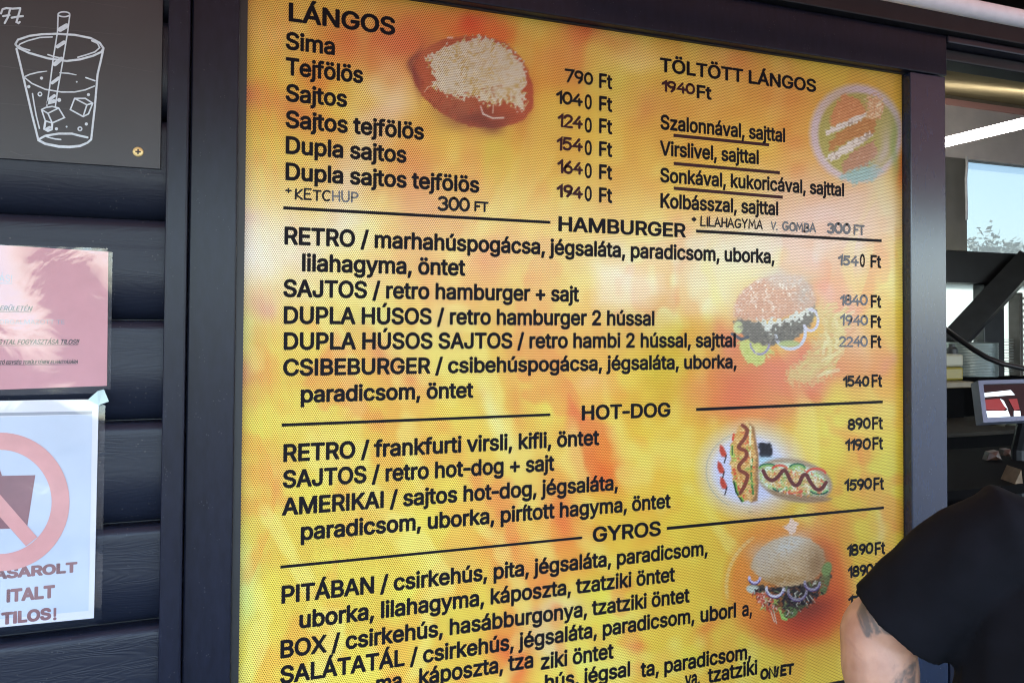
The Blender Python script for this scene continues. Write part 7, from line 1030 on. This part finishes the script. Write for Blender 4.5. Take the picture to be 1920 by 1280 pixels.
# elbow point of the near arm
limb(mb, [el_L+(el_L-sh_L).normalized()*.012-(RI.to_3x3() @ rt)*.006, el_L+(el_L-sh_L).normalized()*.022-(RI.to_3x3() @ rt)*.012-V3((0, 0, .006))], [(.03, .03), (.022, .022)], n=14)
def hand(mb, w0, d, pl, th):
    """palm and five bent fingers: d = along the hand, pl = palm side, th = towards the thumb"""
    d, pl, th = d.normalized(), pl.normalized(), th.normalized()
    limb(mb, [w0, w0+d*.04, w0+d*.085], [(.026, .018), (.036, .015), (.04, .013)], side=th)
    for k, (o_, L_) in enumerate(((.03, .068), (.011, .078), (-.009, .072), (-.028, .056))):
        b_ = w0+d*.088+th*o_; c1 = b_+d*L_*.42+pl*.006; c2 = c1+d*L_*.33+pl*.017; c3 = c2+d*L_*.18+pl*.018
        limb(mb, [b_-d*.012, b_, c1, c2, c3], [(.0095, .0095), (.0095, .0095), (.0088, .0085), (.008, .0078), (.0066, .006)], side=th, n=10, sub=3)
    b_ = w0+d*.025+th*.026; limb(mb, [b_, b_+th*.022+d*.028+pl*.01, b_+th*.03+d*.056+pl*.018, b_+th*.028+d*.074+pl*.024], [(.014, .013), (.012, .012), (.0105, .01), (.008, .0075)], side=d, n=10, sub=3)
hand(mb, wr_L, V3((.18, .18, -1)), V3((1, .0, .1)), V3((.0, 1, .2))); hand(mb, wr_R, V3((-.1, 1, .0)), V3((0, 0, -1)), V3((-1, -.1, 0)))
m_skin = bpy.data.materials.new('tattooed skin'); m_skin.use_nodes = True; n = m_skin.node_tree.nodes; l = m_skin.node_tree.links; b = n['Principled BSDF']
a = n.new('ShaderNodeAttribute'); a.attribute_name = 'skin'; g = n.new('ShaderNodeNewGeometry'); t = n.new('ShaderNodeTexNoise'); t.inputs['Scale'].default_value = 38; t.inputs['Detail'].default_value = 6; l.new(g.outputs['Position'], t.inputs[0])
mx = n.new('ShaderNodeMix'); mx.data_type = 'RGBA'; mx.blend_type = 'MULTIPLY'; mx.inputs[0].default_value = 1; rp = n.new('ShaderNodeValToRGB'); rp.color_ramp.elements[0].color = (.8, .72, .69, 1); rp.color_ramp.elements[0].position = .3; rp.color_ramp.elements[1].color = (1.08, 1.06, 1.05, 1); rp.color_ramp.elements[1].position = .7
l.new(t.outputs[0], rp.inputs[0]); l.new(a.outputs['Color'], mx.inputs[6]); l.new(rp.outputs[0], mx.inputs[7]); l.new(mx.outputs[2], b.inputs['Base Color']); b.inputs['Roughness'].default_value = .5; b.inputs['Subsurface Weight'].default_value = .12; b.inputs['Subsurface Radius'].default_value = (.01, .004, .002)
t2_ = n.new('ShaderNodeTexNoise'); t2_.inputs['Scale'].default_value = 420; l.new(g.outputs['Position'], t2_.inputs[0]); bp = n.new('ShaderNodeBump'); bp.inputs['Strength'].default_value = .15; bp.inputs['Distance'].default_value = .001; l.new(t2_.outputs[0], bp.inputs['Height']); l.new(bp.outputs[0], b.inputs['Normal'])
body = fuse(mb, 'body', .0032, m_skin, person, 6); me = body.data
co = np.empty(len(me.vertices)*3); me.vertices.foreach_get('co', co); co = co.reshape(-1, 3); px, py = topx(co[:, 0], co[:, 1], co[:, 2])
TA = Art(1540, 1080, 1760, 1330, lin((205, 156, 128))*.72*255); SK = lin((205, 156, 128))*.72
sk = np.tile(SK, (len(co), 1)); tn = RNG.random(len(co))
TA.a[:] = 0                                    # tattoo mask drawn on the arm
def ta(v): return (v*255, v*255, v*255)
TA.poly([(1606, 1150), (1616, 1125), (1645, 1090), (1670, 1150), (1690, 1190), (1668, 1190), (1654, 1184), (1645, 1189), (1634, 1188), (1630, 1196), (1622, 1192), (1612, 1170)], ta(.95), soft=1.6, food=False); TA.line([(1634, 1168), (1641, 1190)], 4, ta(.3)); TA.line([(1641, 1160), (1654, 1184)], 3.5, ta(.35)); TA.line([(1626, 1146), (1633, 1166)], 2.5, ta(.55)); TA.line([(1612, 1150), (1622, 1180)], 2, ta(.6))
TA.poly([(1718, 1238), (1714, 1320), (1655, 1325), (1668, 1290), (1688, 1262), (1705, 1246)], ta(.9), soft=1.4, food=False)
for k in range(60): x, y = 1668+RNG.random()*46, 1250+RNG.random()*70; TA.line([(x, y), (x+RNG.normal()*4, y-3-RNG.random()*5), (x+4+RNG.normal()*3, y-4)], 1.8, ta(.25), .8)
msk = np.clip(TA.sample(px, py)[:, 0]/255, 0, 1)*(px > 1545)*(px < 1755)*(py > 1085)*(py < 1325)
ink = np.array([.055, .062, .062]); sk = sk*(1-msk[:, None]*.86)+ink*msk[:, None]*.86
red_ = np.exp(-(((px-1583)/22)**2+((py-1190)/40)**2))*(px > 1500); sk = sk*(1-red_[:, None]*.18)+np.array([.42, .16, .12])*red_[:, None]*.18
for x0, y0, x1, y1 in ((1592, 1203, 1616, 1228), (1588, 1196, 1600, 1208), (1600, 1222, 1612, 1236)):
    dx, dy = x1-x0, y1-y0; tt = np.clip(((px-x0)*dx+(py-y0)*dy)/(dx*dx+dy*dy), 0, 1); d = np.hypot(px-x0-tt*dx, py-y0-tt*dy); k = np.exp(-(d/2.4)**2)*.25; sk = sk*(1-k[:, None])+np.array([.26, .12, .09])*k[:, None]
ca = me.color_attributes.new('skin', 'FLOAT_COLOR', 'POINT'); ca.data.foreach_set('color', np.concatenate([sk, np.ones((len(sk), 1))], 1).ravel())
# clothes
M_tee = mat('black cotton', (.0036, .0036, .0055), .9, noise=.2, nscale=30, bump=.3, bscale=24, spec=.14)
mb = BB()
limb(mb, [(cxp, cyp, hipz-.1), (cxp, cyp, hipz+.04), (cxp, cyp-.005, zs-.28), (cxp, cyp-.01, zs-.12), (cxp, cyp-.005, zs-.0), (cxp, cyp, zs+.055)], [(.215, .15), (.22, .15), (.215, .145), (.2, .14), (.165, .11), (.068, .068)])
limb(mb, [(cxp-.13, cyp, zs-.03), (cxp-.07, cyp, zs-.008), (cxp+.07, cyp, zs-.008), (cxp+.13, cyp, zs-.03)], [(.058, .06), (.062, .066), (.062, .066), (.058, .06)], side=V3((0, 1, 0)))
hem = hem_w
def sleeve(mb, pts, rad):                     # open-ended: flat at the hem, follows the arm inside it
    rg = []; N = 6
    for i in range(len(pts)-1):
        for k in range(N+(i == len(pts)-2)):
            t = k/N; ax = pts[i+1]-pts[max(i-1, 0)] if k < N/2 and i else pts[min(i+2, len(pts)-1)]-pts[i]
            r_ = rad[i]*(1-t)+rad[i+1]*t; c = pts[i].lerp(pts[i+1], t); rg.append(ring(c, ax, r_, r_, V3((0, 0, 1)), 30))
    mb.loft(rg)
sleeve(mb, [sh_L+V3((.07, 0, -.03)), sh_L+V3((.01, 0, -.006)), sh_L.lerp(hem, .35)+V3((0, 0, -.004)), sh_L.lerp(hem, .7), hem], [.07, .068, .066, .066, .068])
sleeve(mb, [sh_R-V3((.07, 0, .02)), sh_R, sh_R.lerp(el_R, .45), sh_R.lerp(el_R, .85)], [.068, .066, .064, .066])
tee = fuse(mb, 't_shirt', .005, M_tee, person, 5)
tx = bpy.data.textures.new('folds', 'CLOUDS'); tx.noise_scale = .085; dm = tee.modifiers.new('folds', 'DISPLACE'); dm.texture = tx; dm.strength = .012; dm.mid_level = .62; dm.texture_coords = 'LOCAL'
mb = BB(); m_jn = mat('dark trousers', (.012, .013, .02), .8, noise=.3, nscale=40)
limb(mb, [(cxp, cyp, hipz-.09), (cxp, cyp, hipz+.03)], [(.172, .125), (.17, .122)])
for s_ in (-1, 1):
    hx = cxp+s_*.085; limb(mb, [(hx, cyp, hipz-.04), (hx+s_*.01, cyp+.005, (hipz+knz)/2), (hx+s_*.015, cyp+.01, knz), (hx+s_*.015, cyp-.01, knz-.16), (hx+s_*.015, cyp-.015, G0+.1)], [(.1, .105), (.092, .094), (.074, .076), (.07, .074), (.064, .066)])
fuse(mb, 'trousers', .009, m_jn, person)
mb = BB()
for s_ in (-1, 1): hx = cxp+s_*.085; limb(mb, [(hx+s_*.015, cyp-.045, G0+.05), (hx+s_*.02, cyp+.06, G0+.045), (hx+s_*.026, cyp+.17, G0+.03)], [(.044, .046), (.048, .04), (.042, .026)])
for s_ in (-1, 1):
    hx = cxp+s_*.085; mm = BB(); limb(mm, [(hx+s_*.015, cyp-.045, G0+.05), (hx+s_*.02, cyp+.06, G0+.045), (hx+s_*.026, cyp+.17, G0+.03)], [(.044, .046), (.048, .04), (.042, .026)]); mm.build('shoe', mat('dark shoe', (.02, .02, .02), .6, noise=.2), person, smooth=True)
mb = BB(); rg = []; hn = random.Random(5)
for k in range(12):                           # cropped hair: low at the nape, high over the brow
    a = math.pi*(.40+.58*(k/11)); r_ = math.sin(a)**.8; row = []
    for j in range(48):
        ph = 2*math.pi*j/48; fr_ = max(0, math.sin(ph)); z_ = -math.cos(a)*.126+fr_*.052*(1-k/11); q_ = 1+hn.uniform(-.018, .018)
        row.append(hc+V3((.081*r_*math.cos(ph)*q_, .101*r_*math.sin(ph)*q_-.006, z_)))
    rg.append(row)
mb.loft(rg); mb.build('hair', mat('short brown hair', (.03, .02, .013), .7, noise=.5, nscale=160, bump=1, bscale=260), person, smooth=True)
for s_ in (-1, 1):
    e_ = hc+V3((s_*.032, .082, .008)); rg = [[e_+V3((.011*math.sin(math.pi*(k+.5)/8)*math.cos(2*math.pi*j/12), .008*math.sin(math.pi*(k+.5)/8)*math.sin(2*math.pi*j/12), -.007*math.cos(math.pi*(k+.5)/8))) for j in range(12)] for k in range(8)]
    mm = BB(); mm.loft(rg); mm.build('eye', mat('eye', (.5, .5, .5), .2, noise=.1), person, smooth=True)
